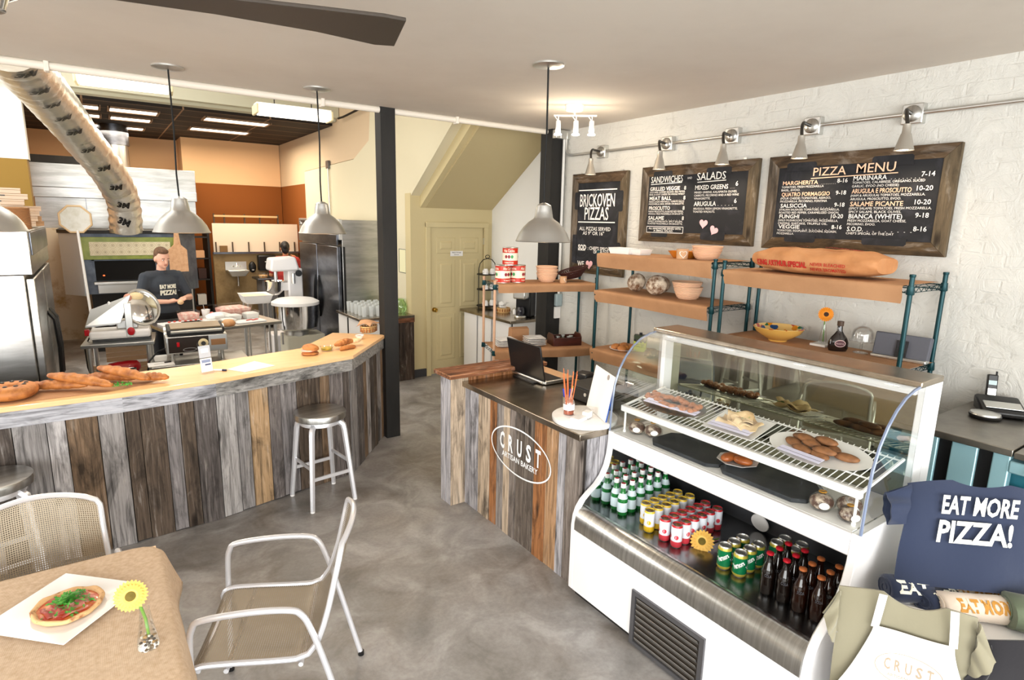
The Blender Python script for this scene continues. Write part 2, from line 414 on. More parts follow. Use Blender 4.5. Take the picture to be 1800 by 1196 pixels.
sbox('wall_right', BRICKW, 4.26, 4.9, -3.8, 5.15, 0, 3.10)
sbox('wall_rear', CREAMW, -4.7, 4.9, -3.8, -3.6, 0, 3.10)
sbox('wall_left', CREAMW, -4.8, -4.6, -3.8, 15, 0, 4.75)
sbox('wall_alcove', mat('alcove_white_paint', '#f1f0ec', .8), 4.62, 4.9, 5.15, 7.3, 0, 4.75)
# wall with the storage door under the stairs
o = MB()
for b in ((3.36, 3.62, 0, 2.46), (3.50, 3.62, 2.46, 4.75), (4.50, 4.62, 0, 4.75), (3.62, 4.50, 2.06, 4.75)): o.box(b[0], b[1], 7.16, 7.32, b[2], b[3])
struct(o.obj('wall_back', KHAKI, smooth=0))
# kitchen's right-hand wall, carried forward as a stringer above the stair
o = MB(Matrix(((0, 0, 1, 0), (1, 0, 0, 0), (0, 1, 0, 0), (0, 0, 0, 1))))   # polygon in (y, z), extruded along x
o.prism([(7.33, 0), (11.85, 0), (11.85, 2.98), (9.2, 3.02), (8.55, 3.24), (8.3, 4.75), (5.3, 4.75), (5.3, 3.72), (7.16, 2.43), (7.16, 2.46), (7.33, 2.46)], 3.37, 3.50)
struct(o.obj('wall_kitchen_side', CREAM, smooth=0))
o = MB(Matrix(((0, 0, 1, 0), (1, 0, 0, 0), (0, 1, 0, 0), (0, 0, 0, 1))))
o.prism([(11.85, 0), (15, 0), (15, 2.76), (11.85, 2.76)], 3.38, 3.49)
struct(o.obj('wall_kitchen_side_lower', ORANGE, smooth=0))
o = MB(Matrix(((0, 0, 1, 0), (1, 0, 0, 0), (0, 1, 0, 0), (0, 0, 0, 1))))
o.prism([(11.86, 2.76), (15, 2.76), (15, 4.75), (8.2, 4.75), (8.54, 3.25), (9.2, 3.03), (11.86, 2.99)], 3.38, 3.49)
struct(o.obj('wall_kitchen_side_upper', mat('tan_wall_paint', '#d8c0a0', 0.8), smooth=0))
# stringer face and sloping soffit below the stair
o = MB(Matrix(((0, 0, 1, 0), (1, 0, 0, 0), (0, 1, 0, 0), (0, 0, 0, 1))))
o.prism([(7.16, 2.28), (7.16, 2.50), (5.3, 3.76), (5.3, 3.56)], 3.50, 3.58)
struct(o.obj('trim_1', KHAKI, smooth=0))
o = MB(Matrix(((0, 0, 1, 0), (1, 0, 0, 0), (0, 1, 0, 0), (0, 0, 0, 1))))
o.prism([(7.16, 2.28), (7.16, 2.44), (5.16, 3.74), (5.16, 3.58)], 3.58, 4.62)
struct(o.obj('wall_stair_soffit', KHAKID, smooth=0))
# header across the kitchen, dropped ceiling behind it
o = MB().box(-1.1, 3.37, 9.95, 10.15, 3.66, 4.75)
o.box(-1.1, 3.37, 9.80, 9.95, 3.70, 4.75)
struct(o.obj('wall_header', GREYG, smooth=0))
sbox('wall_pier', CREAMW, -1.9, -0.62, 9.9, 10.15, 2.77, 4.75)
sbox('wall_pier_lower', OLIVE, -1.9, -0.64, 9.9, 10.15, 0, 2.77)
def tile_mat():
    m = mat('black_ceiling_tiles', '#17110d', 0.8); nt = m.node_tree; N = nt.nodes; L = nt.links
    tc = N.new('ShaderNodeTexCoord'); br = N.new('ShaderNodeTexBrick'); br.offset = 0
    br.inputs['Scale'].default_value = 1; br.inputs['Brick Width'].default_value = 1.2; br.inputs['Row Height'].default_value = 0.6; br.inputs['Mortar Size'].default_value = 0.012
    br.inputs['Color1'].default_value = lin('#1a120d'); br.inputs['Color2'].default_value = lin('#221710'); br.inputs['Mortar'].default_value = lin('#8a6d52')
    L.new(tc.outputs['Object'], br.inputs['Vector']); L.new(br.outputs['Color'], N['Principled BSDF'].inputs['Base Color']); return m
sbox('ceiling_kitchen', tile_mat(), -1.9, 3.37, 10.15, 15, 3.62, 4.75)
sbox('ceiling_kitchen_front', CREAMW, -4.7, 4.9, 5.3, 10.15, 4.66, 4.8)
sbox('wall_kitchen_back', PEACH, 1.52, 3.37, 13.66, 15, 2.76, 3.62)
sbox('wall_kitchen_back_lower', ORANGE, 1.52, 3.37, 13.66, 15, 0, 2.76)
sbox('wall_kitchen_recess', PEACH, -1.9, 1.52, 14.4, 15, 0, 3.62)
sbox('wall_kitchen_left', PEACH, -1.9, -1.25, 10.15, 14.4, 0, 3.62)
# columns
sbox('column_black_by_bar', BLACKM, 2.165, 2.305, 5.205, 5.335, 0, 3.10)
sbox('column_black_in_corner', BLACKM, 4.065, 4.26, 5.15, 5.34, 0, 3.10)
sbox('baseboard_back', mat('dark_grey_baseboard', '#3a3a3e', 0.5), 3.375, 3.57, 7.145, 7.16, 0, 0.11)
# storage door with casing
d = MB()
d.box(3.57, 3.64, 7.13, 7.16, 0, 2.09).box(4.48, 4.55, 7.13, 7.16, 0, 2.09).box(3.57, 4.55, 7.125, 7.16, 2.03, 2.10)
dr = struct(d.obj('door_1', KHAKI, bev=0.006), 'khaki six panel door with brass knob under the stairs'); dr['category'] = 'door'
WM[dr.name] = Matrix()
d = MB().box(3.64, 4.48, 7.165, 7.205, 0.01, 2.03)
d.obj('leaf', KHAKI, dr, bev=0.003)
def dpanel(x0, x1, z0, z1):
    p = MB()
    rs = []
    for ins, yy in ((0, 7.166), (0.012, 7.158), (0.03, 7.158), (0.055, 7.163), (0.075, 7.152)):
        rs.append([(x0+ins, yy, z0+ins), (x1-ins, yy, z0+ins), (x1-ins, yy, z1-ins), (x0+ins, yy, z1-ins)])
    p.rings(rs); p.obj('door_panel', KHAKI, dr, smooth=20)
for x0, x1 in ((3.735, 4.03), (4.10, 4.40)):
    dpanel(x0, x1, 1.68, 1.90); dpanel(x0, x1, 0.94, 1.60); dpanel(x0, x1, 0.20, 0.86)
k = MB(T(3.70, 7.165, 0.92, rx=90)); k.lathe([(0.033, 0), (0.033, 0.008), (0.012, 0.012), (0.012, 0.03), (0.028, 0.04), (0.03, 0.055), (0.018, 0.068), (0, 0.07)], 16)
k.obj('knob', mat('brass', '#c9a24a', 0.2, 1), dr, label='round brass knob')
for z in (0.25, 1.05, 1.80):
    MB().box(4.475, 4.487, 7.14, 7.166, z, z+0.09).obj('hinge', STEELS, dr)
s = MB().box(3.945, 4.14, 7.149, 7.153, 1.645, 1.715); s.k = 1; s.M = WALLY(4.042, 7.1485, 0); s.text('Bakery Storage', 0, 1.688, 0.016, align='c', bold=0.01); s.text('Entrance', 0, 1.660, 0.014, align='c', bold=0.01)
s.obj('door_sign', [WHITEP, BLACK], dr, smooth=0, label='small white name plate with black writing')

# ------------------------------------------------------------------ conduit, boxes, ducts, lamps overhead
def pipe(name, pts, r, m, label, cat='pipe', clips=()):
    t = thing(name, label, cat, pts[0])
    MB().tube(pts, r, 10).obj('tube', m, t, world=True)
    for c in clips: MB().bx(c[0], c[1], c[2], 0.03, 0.075, 0.075).obj('clip', m, t, world=True, bev=0.006)
    return t
pipe('ceiling_conduit', [(-2.6, 5.235, 3.075), (4.06, 5.235, 3.075)], 0.027, mat('white_painted_pipe', '#e9e1d4', 0.5), 'white painted conduit along the ceiling edge over the bar',
     clips=[(-0.17, 5.235, 3.075), (1.66, 5.235, 3.075), (2.95, 5.235, 3.075)])
jb = thing('junction_box', 'grey steel junction boxes at the top of the corner column', 'electrical box', (4.14, 5.09, 3.0))
for i, (x0, x1) in enumerate(((4.07, 4.13), (4.13, 4.215), (4.215, 4.255))):
    MB().box(x0, x1, 5.08, 5.15, 3.0, 3.09).obj('box', STEELS, jb, world=True, bev=0.004)
pipe('column_conduit', [(4.215, 5.125, 3.0), (4.215, 5.125, 1.34)], 0.016, mat('white_conduit', '#d9d9d6', 0.4), 'thin white conduit running down the black corner column')
ob = thing('outlet_box', 'clear covered outlet box with white tag on the corner column', 'electrical box', (4.22, 5.12, 1.08))
MB().box(4.17, 4.255, 5.10, 5.15, 1.20, 1.34).obj('box', mat('grey_outlet', '#9fb0b4', 0.4), ob, world=True, bev=0.01)
MB().box(4.175, 4.255, 5.13, 5.15, 1.06, 1.19).obj('tag', PAPERW, ob, world=True)
# conduit with gooseneck lamps over the menus
cx = 4.225
pipe('lamp_conduit', [(cx, 5.10, 3.0), (cx, 5.10, 2.90), (cx, 5.08, 2.86), (cx, 5.04, 2.835), (cx, 4.98, 2.83), (cx, 0.2, 2.835)], 0.014, STEELS, 'steel conduit along the white wall linking the menu lamps')
lamp_lbl = ['gooseneck wall lamp over the narrow brick oven menu', 'gooseneck wall lamp over the sandwiches heading', 'gooseneck wall lamp over the salads heading',
            'gooseneck wall lamp at the corner column end of the pizza menu', 'gooseneck wall lamp at the case end of the pizza menu']
for i, (y, hy) in enumerate(((4.54, 4.46), (3.70, 3.59), (3.04, 2.96), (2.39, 2.34), (1.755, 1.69))):
    t = thing('wall_lamp', lamp_lbl[i], 'lamp', (4.26, y, 2.83), group='gooseneck lamps over the menus')
    MB().box(4.205, 4.26, y-0.06, y+0.06, 2.77, 2.89).obj('mounting_box', STEELS, t, world=True, bev=0.006)
    MB(T(4.205, y, 2.83, ry=-90)).lathe([(0.05, 0), (0.05, 0.008), (0.04, 0.016), (0, 0.018)], 20).obj('backplate', STEEL, t, world=True)
    pts = [(4.19, y, 2.83)]
    for k in range(1, 9):
        a = k/8*pi/2
        pts.append((4.19-0.06-0.09*sin(a)-0.03*k/8, y+(hy-y)*k/8, 2.83+0.02*sin(a*2)-0.085*(1-cos(a))))
    ex, ey, ez = pts[-1]
    MB().tube(pts, 0.011, 8).obj('gooseneck', mat('dark_flex', '#4b4844', 0.4, 0.8) if i == 0 else bpy.data.materials['dark_flex'], t, world=True)
    MB().lathe([(0.014, 0.0), (0.022, -0.005), (0.024, -0.055), (0.028, -0.06), (0.052, -0.15), (0.055, -0.155), (0.05, -0.153), (0.024, -0.06), (0, -0.055)], 20, c=(ex, ey, ez)).obj('shade', mat('satin_lamp_shade', '#b8b2a8', 0.4, 0.7) if i == 0 else bpy.data.materials['satin_lamp_shade'], t, world=True)
    MB().lathe([(0.0, -0.125), (0.042, -0.128), (0.046, -0.14), (0.03, -0.148), (0, -0.15)], 16, c=(ex, ey, ez)).obj('bulb', LIT, t, world=True)
    l = bpy.data.lights.new('menu_lamp_light', 'SPOT'); l.energy = 5; l.color = (1, 0.82, 0.6); l.spot_size = R(120); l.spot_blend = 0.8; l.shadow_soft_size = 0.04
    lo = bpy.data.objects.new('menu_lamp_light', l); COL.objects.link(lo); lo.location = (ex, ey, ez-0.17); lo.rotation_euler = (0, R(-18), 0)
# pendants over bar and counter
def pendant(x, y, lbl, d=0.37):
    t = thing('pendant_lamp', lbl, 'lamp', (x, y, 3.10), group='aluminium bell pendants')
    MB().lathe([(0.10, 3.10), (0.10, 3.09), (0.07, 3.082), (0, 3.08)], 24).obj('canopy', STEELS, t, world=False) if False else MB(T(0, 0, -3.10)).lathe([(0.10, 3.10), (0.10, 3.09), (0.07, 3.082), (0, 3.08)], 24).obj('canopy', STEELS, t)
    MB(T(0, 0, -3.10)).tube([(0, 0, 3.085), (0.004, 0, 2.7), (-0.004, 0, 2.4), (0, 0, 2.24)], 0.006, 6).obj('cord', RUBBER, t)
    pr = [(0.0, 2.25), (0.012, 2.25), (0.03, 2.243), (0.048, 2.232), (0.055, 2.20), (0.062, 2.155), (0.07, 2.145), (0.10, 2.125), (0.135, 2.09), (0.163, 2.05), (0.180, 2.01), (0.187, 2.0)]
    s_ = d/0.374
    pr = [(r*s_, z) for r, z in pr]
    MB(T(0, 0, -3.10)).lathe(pr+[(r-0.004 if r > 0.01 else r, z-0.004) for r, z in pr[::-1]], 40).obj('lamp_shade', mat('spun_aluminium', '#cfcfcc', .38, .95) if 'spun_aluminium' not in bpy.data.materials else bpy.data.materials['spun_aluminium'], t)
    b = MB(T(x*0, 0, -3.10)); b.ell((0, 0, 2.075), (0.035, 0.035, 0.045)); b.obj('bulb', LIT, t)
    MB(T(0, 0, -3.10)).lathe([(0.02, 2.16), (0.02, 2.11), (0, 2.105)], 12).obj('lamp_socket', WHITEP, t)
    l = bpy.data.lights.new('pendant_light', 'POINT'); l.energy = 12; l.color = (1, 0.83, 0.62); l.shadow_soft_size = 0.05
    lo = bpy.data.objects.new('pendant_light', l); COL.objects.link(lo); lo.location = (x, y, 2.01)
pendant(0.50, 4.837, 'aluminium bell pendant over the bar near the sliced meat machine')
pendant(1.502, 4.847, 'aluminium bell pendant over the bar in front of the dark fridge')
pendant(2.437, 3.148, 'aluminium bell pendant above the service counter')
pendant(-0.53, 4.837, 'aluminium bell pendant cut by the picture edge near pizza boxes')
# ceiling spot bar
t = thing('spotlight_bar', 'white ceiling spotlight bar with three lit bulbs', 'lamp', (3.41, 4.03, 3.10))
MB(T(0, 0, 0)).lathe([(0.075, 0), (0.075, -0.04), (0.07, -0.048), (0, -0.05)], 24).obj('base', WHITE, t)
MB().cyl((-0.13, 0.11, -0.085), (0.15, -0.12, -0.085), 0.008).cyl((0, 0, -0.05), (0.01, -0.005, -0.09), 0.008).obj('bar', WHITE, t)
for k, q in enumerate((-0.85, 0.05, 0.85)):
    x, y = 0.01+0.13*q, -0.005-0.105*q
    MB().cyl((x, y, -0.085), (x, y, -0.13), 0.005).cyl((x-0.03, y+0.02, -0.085), (x, y, -0.13), 0.004).lathe([(0.016, -0.125), (0.02, -0.13), (0.022, -0.19), (0, -0.19)], 14, c=(x, y, 0)).obj('socket', WHITE, t)
    MB().lathe([(0.015, -0.19), (0.022, -0.20), (0.022, -0.215), (0.016, -0.22), (0.034, -0.237), (0.03, -0.243), (0, -0.245)], 16, c=(x, y, 0)).obj('bulb', LIT, t)
    l = bpy.data.lights.new('spot_light', 'POINT'); l.energy = 4; l.color = (1, 0.85, 0.65); l.shadow_soft_size = 0.05
    lo = bpy.data.objects.new('spot_light', l); COL.objects.link(lo); lo.location = (3.41+x, 4.03+y, 2.83)
# hanging fluorescents of the kitchen, panels in its dark ceiling
def fluor(x0, x1, y, z, lbl, rz):
    t = thing('fluorescent_light', lbl, 'lamp', ((x0+x1)/2, y, z), rz, group='hanging fluorescent lights')
    w = (x1-x0)/2
    s_ = MB(Matrix(((0, 0, 1, 0), (1, 0, 0, 0), (0, 1, 0, 0), (0, 0, 0, 1))))
    s_.prism([(-0.13, 0.05), (-0.13, 0.0), (-0.09, -0.045), (0.09, -0.045), (0.13, 0.0), (0.13, 0.05)], -w+0.03, w-0.03); s_.obj('diffuser', LITW, t, smooth=20)
    for sx in (-1, 1): MB().box(sx*w-0.015, sx*w+0.015, -0.135, 0.135, -0.05, 0.055).obj('end_cap', mat('cream_plastic', '#f1e2b8', 0.5) if 'cream_plastic' not in bpy.data.materials else bpy.data.materials['cream_plastic'], t, bev=0.01)
    MB().box(-w, w, -0.10, 0.10, 0.05, 0.075).obj('housing', WHITE, t)
    for sx in (-0.5, 0.5): MB().cyl((sx*w, 0, 0.07), (sx*w, 0, 4.66-z), 0.006, n=6).obj('hanger', IRON, t)
fluor(-0.03, 0.86, 8.2, 3.53, 'hanging fluorescent light in front of the oven duct', -4)
fluor(1.64, 2.49, 7.6, 3.33, 'hanging fluorescent light beside the beige kitchen wall', -2)
pl = ['lit ceiling panel nearest the black flue, front row', 'lit ceiling panel left of flue, front row', 'lit ceiling panel right of flue, middle row', 'lit ceiling panel left of flue, middle row',
      'lit ceiling panel right of flue, back row', 'lit ceiling panel left of flue, back row', 'lit ceiling panel near tan wall, front', 'lit ceiling panel near tan wall, back']
for i, (x, y, w) in enumerate(((0.62, 10.8, 0.62), (0.02, 10.8, 0.36), (0.62, 11.7, 0.56), (0.05, 11.7, 0.34), (0.62, 12.9, 0.5), (0.08, 12.9, 0.3), (2.02, 10.75, 0.95), (1.98, 12.1, 0.95))):
    t = thing('ceiling_panel', pl[i], 'lamp', (x, y, 3.62), group='lit panels in the black ceiling')
    MB().bx(0, 0, -0.006, w, 0.36, 0.012).obj('diffuser', LITW, t)
    f = MB()
    for a in ((-w/2, 0, 0.03, 0.42), (w/2, 0, 0.03, 0.42), (0, -0.195, w, 0.03), (0, 0.195, w, 0.03)): f.bx(a[0], a[1], -0.012, a[2], a[3], 0.024)
    f.obj('frame', mat('panel_frame', '#8a6d52', 0.6) if i == 0 else bpy.data.materials['panel_frame'], t)
# flexible foil duct to the oven
def foil():
    m = mat('crinkled_foil', '#e6e4dc', 0.30, 0.78, bump=((18, 18, 18), 0.6, 0.012)); return m
dk = thing('foil_duct', 'crinkled foil duct printed with black marks rising from the oven', 'duct', (0.37, 10.8, 1.9))
P = [Vector(p) for p in ((0.374, 10.8, 1.882), (0.363, 10.6, 2.315), (0.209, 10.1, 2.682), (-0.015, 9.3, 2.978), (-0.183, 8.4, 3.177), (-0.291, 7.6, 3.271), (-0.365, 6.8, 3.318), (-0.424, 6.0, 3.35))]
def smooth_path(P, n):
    out = []
    for i in range(len(P)-1):
        p0, p1, p2, p3 = P[max(i-1, 0)], P[i], P[i+1], P[min(i+2, len(P)-1)]
        for k in range(n):
            u = k/n
            out.append(0.5*((2*p1)+(p2-p0)*u+(2*p0-5*p1+4*p2-p3)*u*u+(3*p1-p0-3*p2+p3)*u**3))
    return out+[P[-1]]
SP = smooth_path(P, 10)
pr = MB()
pr.tube(SP, [0.215+0.008*sin(i*2.1)+random.uniform(-.006, .006) for i in range(len(SP))], 28); pr.k = 1
for i in range(5, len(SP)-2, 7):
    c = SP[i]; d = (SP[i+1]-SP[i-1]).normalized(); tocam = (Vector((0, 0, 2.12))-c)
    n = (tocam-d*tocam.dot(d)).normalized(); n = (Matrix.Rotation(R(-6), 3, d) @ n)
    v, f = glyphs('3M', 0.05)
    w0 = max(p[0] for p in v); vs = []
    for p in v:
        a = (p[0]-w0/2)*0.125; b_ = (p[1]-0.35)*0.14
        al = -a*0.92+b_*0.39; be = -a*0.39-b_*0.92
        vs.append(c+(Matrix.Rotation(-al/0.226, 3, d) @ n)*0.226+d*be)
    pr.add(vs, f)
pr.obj('foil_sleeve', [foil(), BLACK], dk, world=True, smooth=60)
# ceiling fan, at rest
fn = thing('ceiling_fan', 'dark bladed ceiling fan with bright metal hub at the top edge', 'ceiling fan', (-0.22, 2.30, 3.10))
MB().lathe([(0.07, 0), (0.07, -0.05), (0.02, -0.07), (0.015, -0.07)], 20).cyl((0, 0, -0.05), (0, 0, -0.29), 0.014).obj('downrod', STEELS, fn)
MB().lathe([(0, -0.25), (0.05, -0.255), (0.12, -0.29), (0.14, -0.33), (0.13, -0.37), (0.08, -0.40), (0.07, -0.43), (0, -0.44)], 32).obj('motor_housing', CHROME, fn)
for k in range(3):
    a = -15+k*120
    b = MB(T(0, 0, -0.36, rz=a) @ rot(rx=-3))
    b.rings([[(x, -w1, 0), (x, w2, 0), (x, w2, 0.012), (x, -w1, 0.012)] for x, w1, w2 in ((0.12, 0.04, .03), (0.30, 0.06, .03), (0.6, .09, .045), (0.9, .11, .09), (1.10, .12, .15), (1.17, .11, .14))])
    b.obj('blade', mat('dark_fan_blade', '#3b332c', 0.45) if k == 0 else bpy.data.materials['dark_fan_blade'], fn, bev=0.003)
# ------------------------------------------------------------------ bar, service counter, display case, shelving, seating
def offset(poly, d):
    out = []
    for i, p in enumerate(poly):
        ns = []
        for a, b in ((i-1, i), (i, i+1)):
            if a < 0 or b >= len(poly): continue
            dx, dy = poly[b][0]-poly[a][0], poly[b][1]-poly[a][1]; l = math.hypot(dx, dy)
            ns.append((-dy/l, dx/l))
        n = (sum(q[0] for q in ns)/len(ns), sum(q[1] for q in ns)/len(ns))
        l2 = n[0]**2+n[1]**2
        out.append((p[0]+n[0]*d/l2, p[1]+n[1]*d/l2))
    return out
def planks(mb, p0, p1, z0, z1, wmin=0.075, wmax=0.16, th=0.02, rnd=None, zj=0.0):
    rnd = rnd or random
    dx, dy = p1[0]-p0[0], p1[1]-p0[1]; L = math.hypot(dx, dy); t = (dx/L, dy/L); n = (t[1], -t[0])
    u = 0
    while u < L-1e-4:
        w = rnd.uniform(wmin, wmax)
        if L-u-w < wmin*0.8: w = L-u
        a, b = u+0.0022, u+w-0.0022; o = th+rnd.uniform(-0.004, 0.004)
        q = [(p0[0]+t[0]*s_+n[0]*k, p0[1]+t[1]*s_+n[1]*k) for s_, k in ((a, 0), (a, o), (b, o), (b, 0))]
        mb.prism(q, z0+rnd.uniform(0, zj), z1)
        u += w
F = [(-2.3, 4.27), (0.03, 4.295), (0.56, 4.352), (1.585, 4.60), (2.15, 5.29)]
bar = thing('bar_counter', 'long angled bar clad in weathered grey boards with a maple top', 'bar counter', (0.5, 4.6, 0))
rb = random.Random(11)
m = MB()
for a, b in zip(F, F[1:]): planks(m, a, b, 0.0, 0.94, rnd=rb, zj=0.012)
m.obj('plank_cladding', WOODV, bar, world=True, smooth=0)
m = MB()
Fi = offset(F, 0.10)
for i in range(len(F)-1): m.prism([F[i], F[i+1], Fi[i+1], Fi[i]], 0, 1.0)
m.obj('inner_wall', mat('dark_backing', '#231f1c', .9), bar, world=True, smooth=0)
m = MB(); Fo = offset(F, -0.042); Ff = offset(F, -0.012)
for i in range(len(F)-1): m.prism([Fo[i], Fo[i+1], Ff[i+1], Ff[i]], 0.905, 1.002)
m.obj('fascia', WOODH, bar, world=True, smooth=0)
m = MB(); A = offset(F, -0.055); B = offset(F, 0.47)
m.prism(A+B[::-1], 1.002, 1.032)
m.obj('worktop', MAPLE, bar, world=True, smooth=0, bev=0.004)

# service counter with the painted logo
sc = thing('service_counter', 'low service counter of warm weathered boards with oval painted sign', 'counter', (2.45, 3.0, 0))
rb = random.Random(5)
m = MB(); planks(m, (2.155, 3.665), (2.155, 2.34), 0, 0.925, 0.055, 0.12, rnd=rb); m.obj('plank_cladding', WOODC, sc, world=True, smooth=0)
m = MB(); planks(m, (2.175, 2.345), (2.80, 2.345), 0, 0.925, 0.07, 0.12, th=0.012, rnd=rb); m.obj('end_cladding', WOODC, sc, world=True, smooth=0)
m = MB().box(2.155, 2.80, 2.346, 3.665, 0.0, 0.925); m.obj('carcass', mat('plain_board', '#2c2520', 0.8), sc, world=True, smooth=0)
m = MB().box(2.105, 2.84, 2.326, 3.66, 0.925, 0.965); m.obj('worktop', DARKSTEEL, sc, world=True, bev=0.004)
m = MB(); planks(m, (2.02, 3.79), (2.02, 3.64), 0, 1.0, 0.07, 0.08, th=0.012, rnd=rb)
planks(m, (2.01, 3.645), (2.16, 3.645), 0, 1.0, 0.14, 0.16, th=0.012, rnd=rb)
planks(m, (2.80, 3.79), (2.02, 3.79), 0, 1.0, 0.08, 0.14, th=0.012, rnd=rb)
m.box(2.16, 2.80, 3.632, 3.645, 0.962, 1.0)
m.obj('end_wall_cladding', WOODC, sc, world=True, smooth=0)
MB().box(2.02, 2.80, 3.645, 3.79, 0, 1.0).obj('end_wall', bpy.data.materials['plain_board'], sc, world=True, smooth=0)
m = MB(); m.box(1.975, 2.86, 3.585, 3.84, 1.0, 1.032); m.obj('ledge', WOODL, sc, world=True, bev=0.006)
LOGO = WALLX(2.128, 2.93, 0.64)
def oval(mb, M, rx, rz, w, n=48, cx_=0, cy_=0):
    mb.M = M
    mb.rings([[(cx_+rx*cos(2*pi*i/n), cy_+rz*sin(2*pi*i/n), 0.0) for i in range(n)], [(cx_+(rx-w)*cos(2*pi*i/n), cy_+(rz-w)*sin(2*pi*i/n), 0.0) for i in range(n)]], cap=(0, 0))
lg = MB(); oval(lg, LOGO, 0.335, 0.165, 0.011)
for k, ch in enumerate('CRUST'): lg.text(ch, -0.20+k*0.10, -0.02, 0.108, w=0.054, align='c', bold=0.035)
lg.text('ARTISAN BAKERY', 0, -0.075, 0.036, w=0.40, align='c', bold=0.02)
lg.obj('painted_sign', mat('white_sign_paint', '#f4f4f4', 0.7), sc, world=True, smooth=0, label='white painted oval with lettering')

# glass display case
dc = thing('display_case', 'white open front display case with curved glass and mirror back', 'display case', (2.5, 1.625, 0))
Y0, Y1 = 0.93, 2.32
XZ = lambda y: Matrix(((1, 0, 0, 0), (0, 0, -1, y), (0, 1, 0, 0), (0, 0, 0, 1)))   # polygon (x, z) extruded towards -y
sidep = [(2.06, 0.05), (2.06, 0.44), (2.068, 0.50), (2.085, 0.545), (2.115, 0.585), (2.16, 0.62), (2.215, 0.655), (2.258, 0.70), (2.288, 0.755), (2.305, 0.82), (2.313, 0.89), (2.316, 0.955), (2.90, 0.955), (2.90, 0.05)]
for y in (Y1, Y0+0.035):
    MB(XZ(y)).prism(sidep, 0, 0.035).obj('side_panel', WHITE, dc, world=True, bev=0.004)
MB().box(2.062, 2.085, Y0+0.035, Y1-0.035, 0.05, 0.435).obj('front_panel', WHITE, dc, world=True, smooth=0)
MB().box(2.10, 2.88, Y0+0.02, Y1-0.02, 0.0, 0.05).obj('plinth', BLACKM, dc, world=True)
tp = [(2.056, 0.425), (2.056, 0.465), (2.064, 0.505), (2.085, 0.538), (2.115, 0.552), (2.145, 0.548), (2.162, 0.53), (2.168, 0.505), (2.15, 0.49), (2.10, 0.44)]
MB(XZ(Y1-0.035)).prism(tp, 0, Y1-Y0-0.07).obj('steel_bumper', STEEL, dc, world=True, smooth=60)
MB().box(2.15, 2.88, Y0+0.035, Y1-0.035, 0.47, 0.50).obj('well_floor', mat('well_steel', '#8d8d8d', 0.22, 1.0), dc, world=True)
m = MB().box(2.83, 2.86, Y0+0.035, Y1-0.035, 0.50, 0.93); m.obj('well_back', mat('grey_liner', '#55565a', 0.4, 0.6), dc, world=True)
m = MB(); 
inn = [(x+0.012, z) for x, z in sidep[3:12]]+[(2.83, 0.955), (2.83, 0.50), (2.15, 0.50)]
for y in (Y1-0.035, Y0+0.039): MB(XZ(y)).prism(inn, 0, 0.004).obj('side_liner', mat('mirror_steel', '#dfe3e2', 0.06, 1.0) if y > 2 else bpy.data.materials['mirror_steel'], dc, world=True, smooth=0)
rp = [(2.316, 0.952), (2.312, 0.93), (2.318, 0.925), (2.312, 0.90), (2.319, 0.895), (2.314, 0.862), (2.320, 0.855), (2.345, 0.855), (2.345, 0.952)]
MB(XZ(Y1-0.035)).prism(rp, 0, Y1-Y0-0.07).obj('front_rail', WHITE, dc, world=True, smooth=0)
MB().box(2.335, 2.79, Y0+0.036, Y1-0.036, 0.925, 0.953).obj('deck', WHITEP, dc, world=True)
gp = [(2.326, 0.955), (2.332, 1.10), (2.345, 1.22), (2.375, 1.31), (2.42, 1.38), (2.475, 1.435), (2.54, 1.475), (2.61, 1.497), (2.665, 1.505)]
m = MB()
def gfront(u, v):
    f = v*(len(gp)-1); i = min(int(f), len(gp)-2); k = f-i
    return (gp[i][0]*(1-k)+gp[i+1][0]*k, Y1-0.006-u*(Y1-Y0-0.012), gp[i][1]*(1-k)+gp[i+1][1]*k)
m.shell(gfront, 1, 16, -0.005); m.obj('front_glass', CLEAR2, dc, world=True)
EDGE = mat('glass_edge', '#75819a', 0.12, 0, coat=0.5)
for y in (Y1, Y0+0.006):
    MB(XZ(y)).prism(gp+[(2.72, 1.505), (2.72, 0.955)], 0, 0.006).obj('side_glass', CLEAR2, dc, world=True, smooth=0)
for y in (Y1-0.003, Y0+0.003):
    MB().tube([(x-0.002, y, z) for x, z in gp], 0.0065, 6).obj('glass_edge', EDGE, dc, world=True)
for y in (Y1-0.03, Y0):
    MB().box(2.72, 2.80, y, y+0.03, 0.955, 1.50).obj('rear_post', WHITE, dc, world=True, bev=0.004)
MB().box(2.70, 2.80, Y0+0.03, Y1-0.03, 1.455, 1.50).obj('light_housing', WHITE, dc, world=True, bev=0.006)
MB().box(2.655, 2.87, Y0-0.005, Y1+0.015, 1.50, 1.527).obj('steel_top', DARKSTEEL, dc, world=True, bev=0.004)
mm = MB().box(2.792, 2.80, Y0+0.03, Y1-0.03, 0.955, 1.455).obj('mirror_back', mat('olive_mirror', '#9a9a84', 0.02, 1.0), dc, world=True, smooth=0)
MB().box(2.80, 2.88, Y0, Y1, 0.955, 1.50).obj('rear_panel', WHITE, dc, world=True)
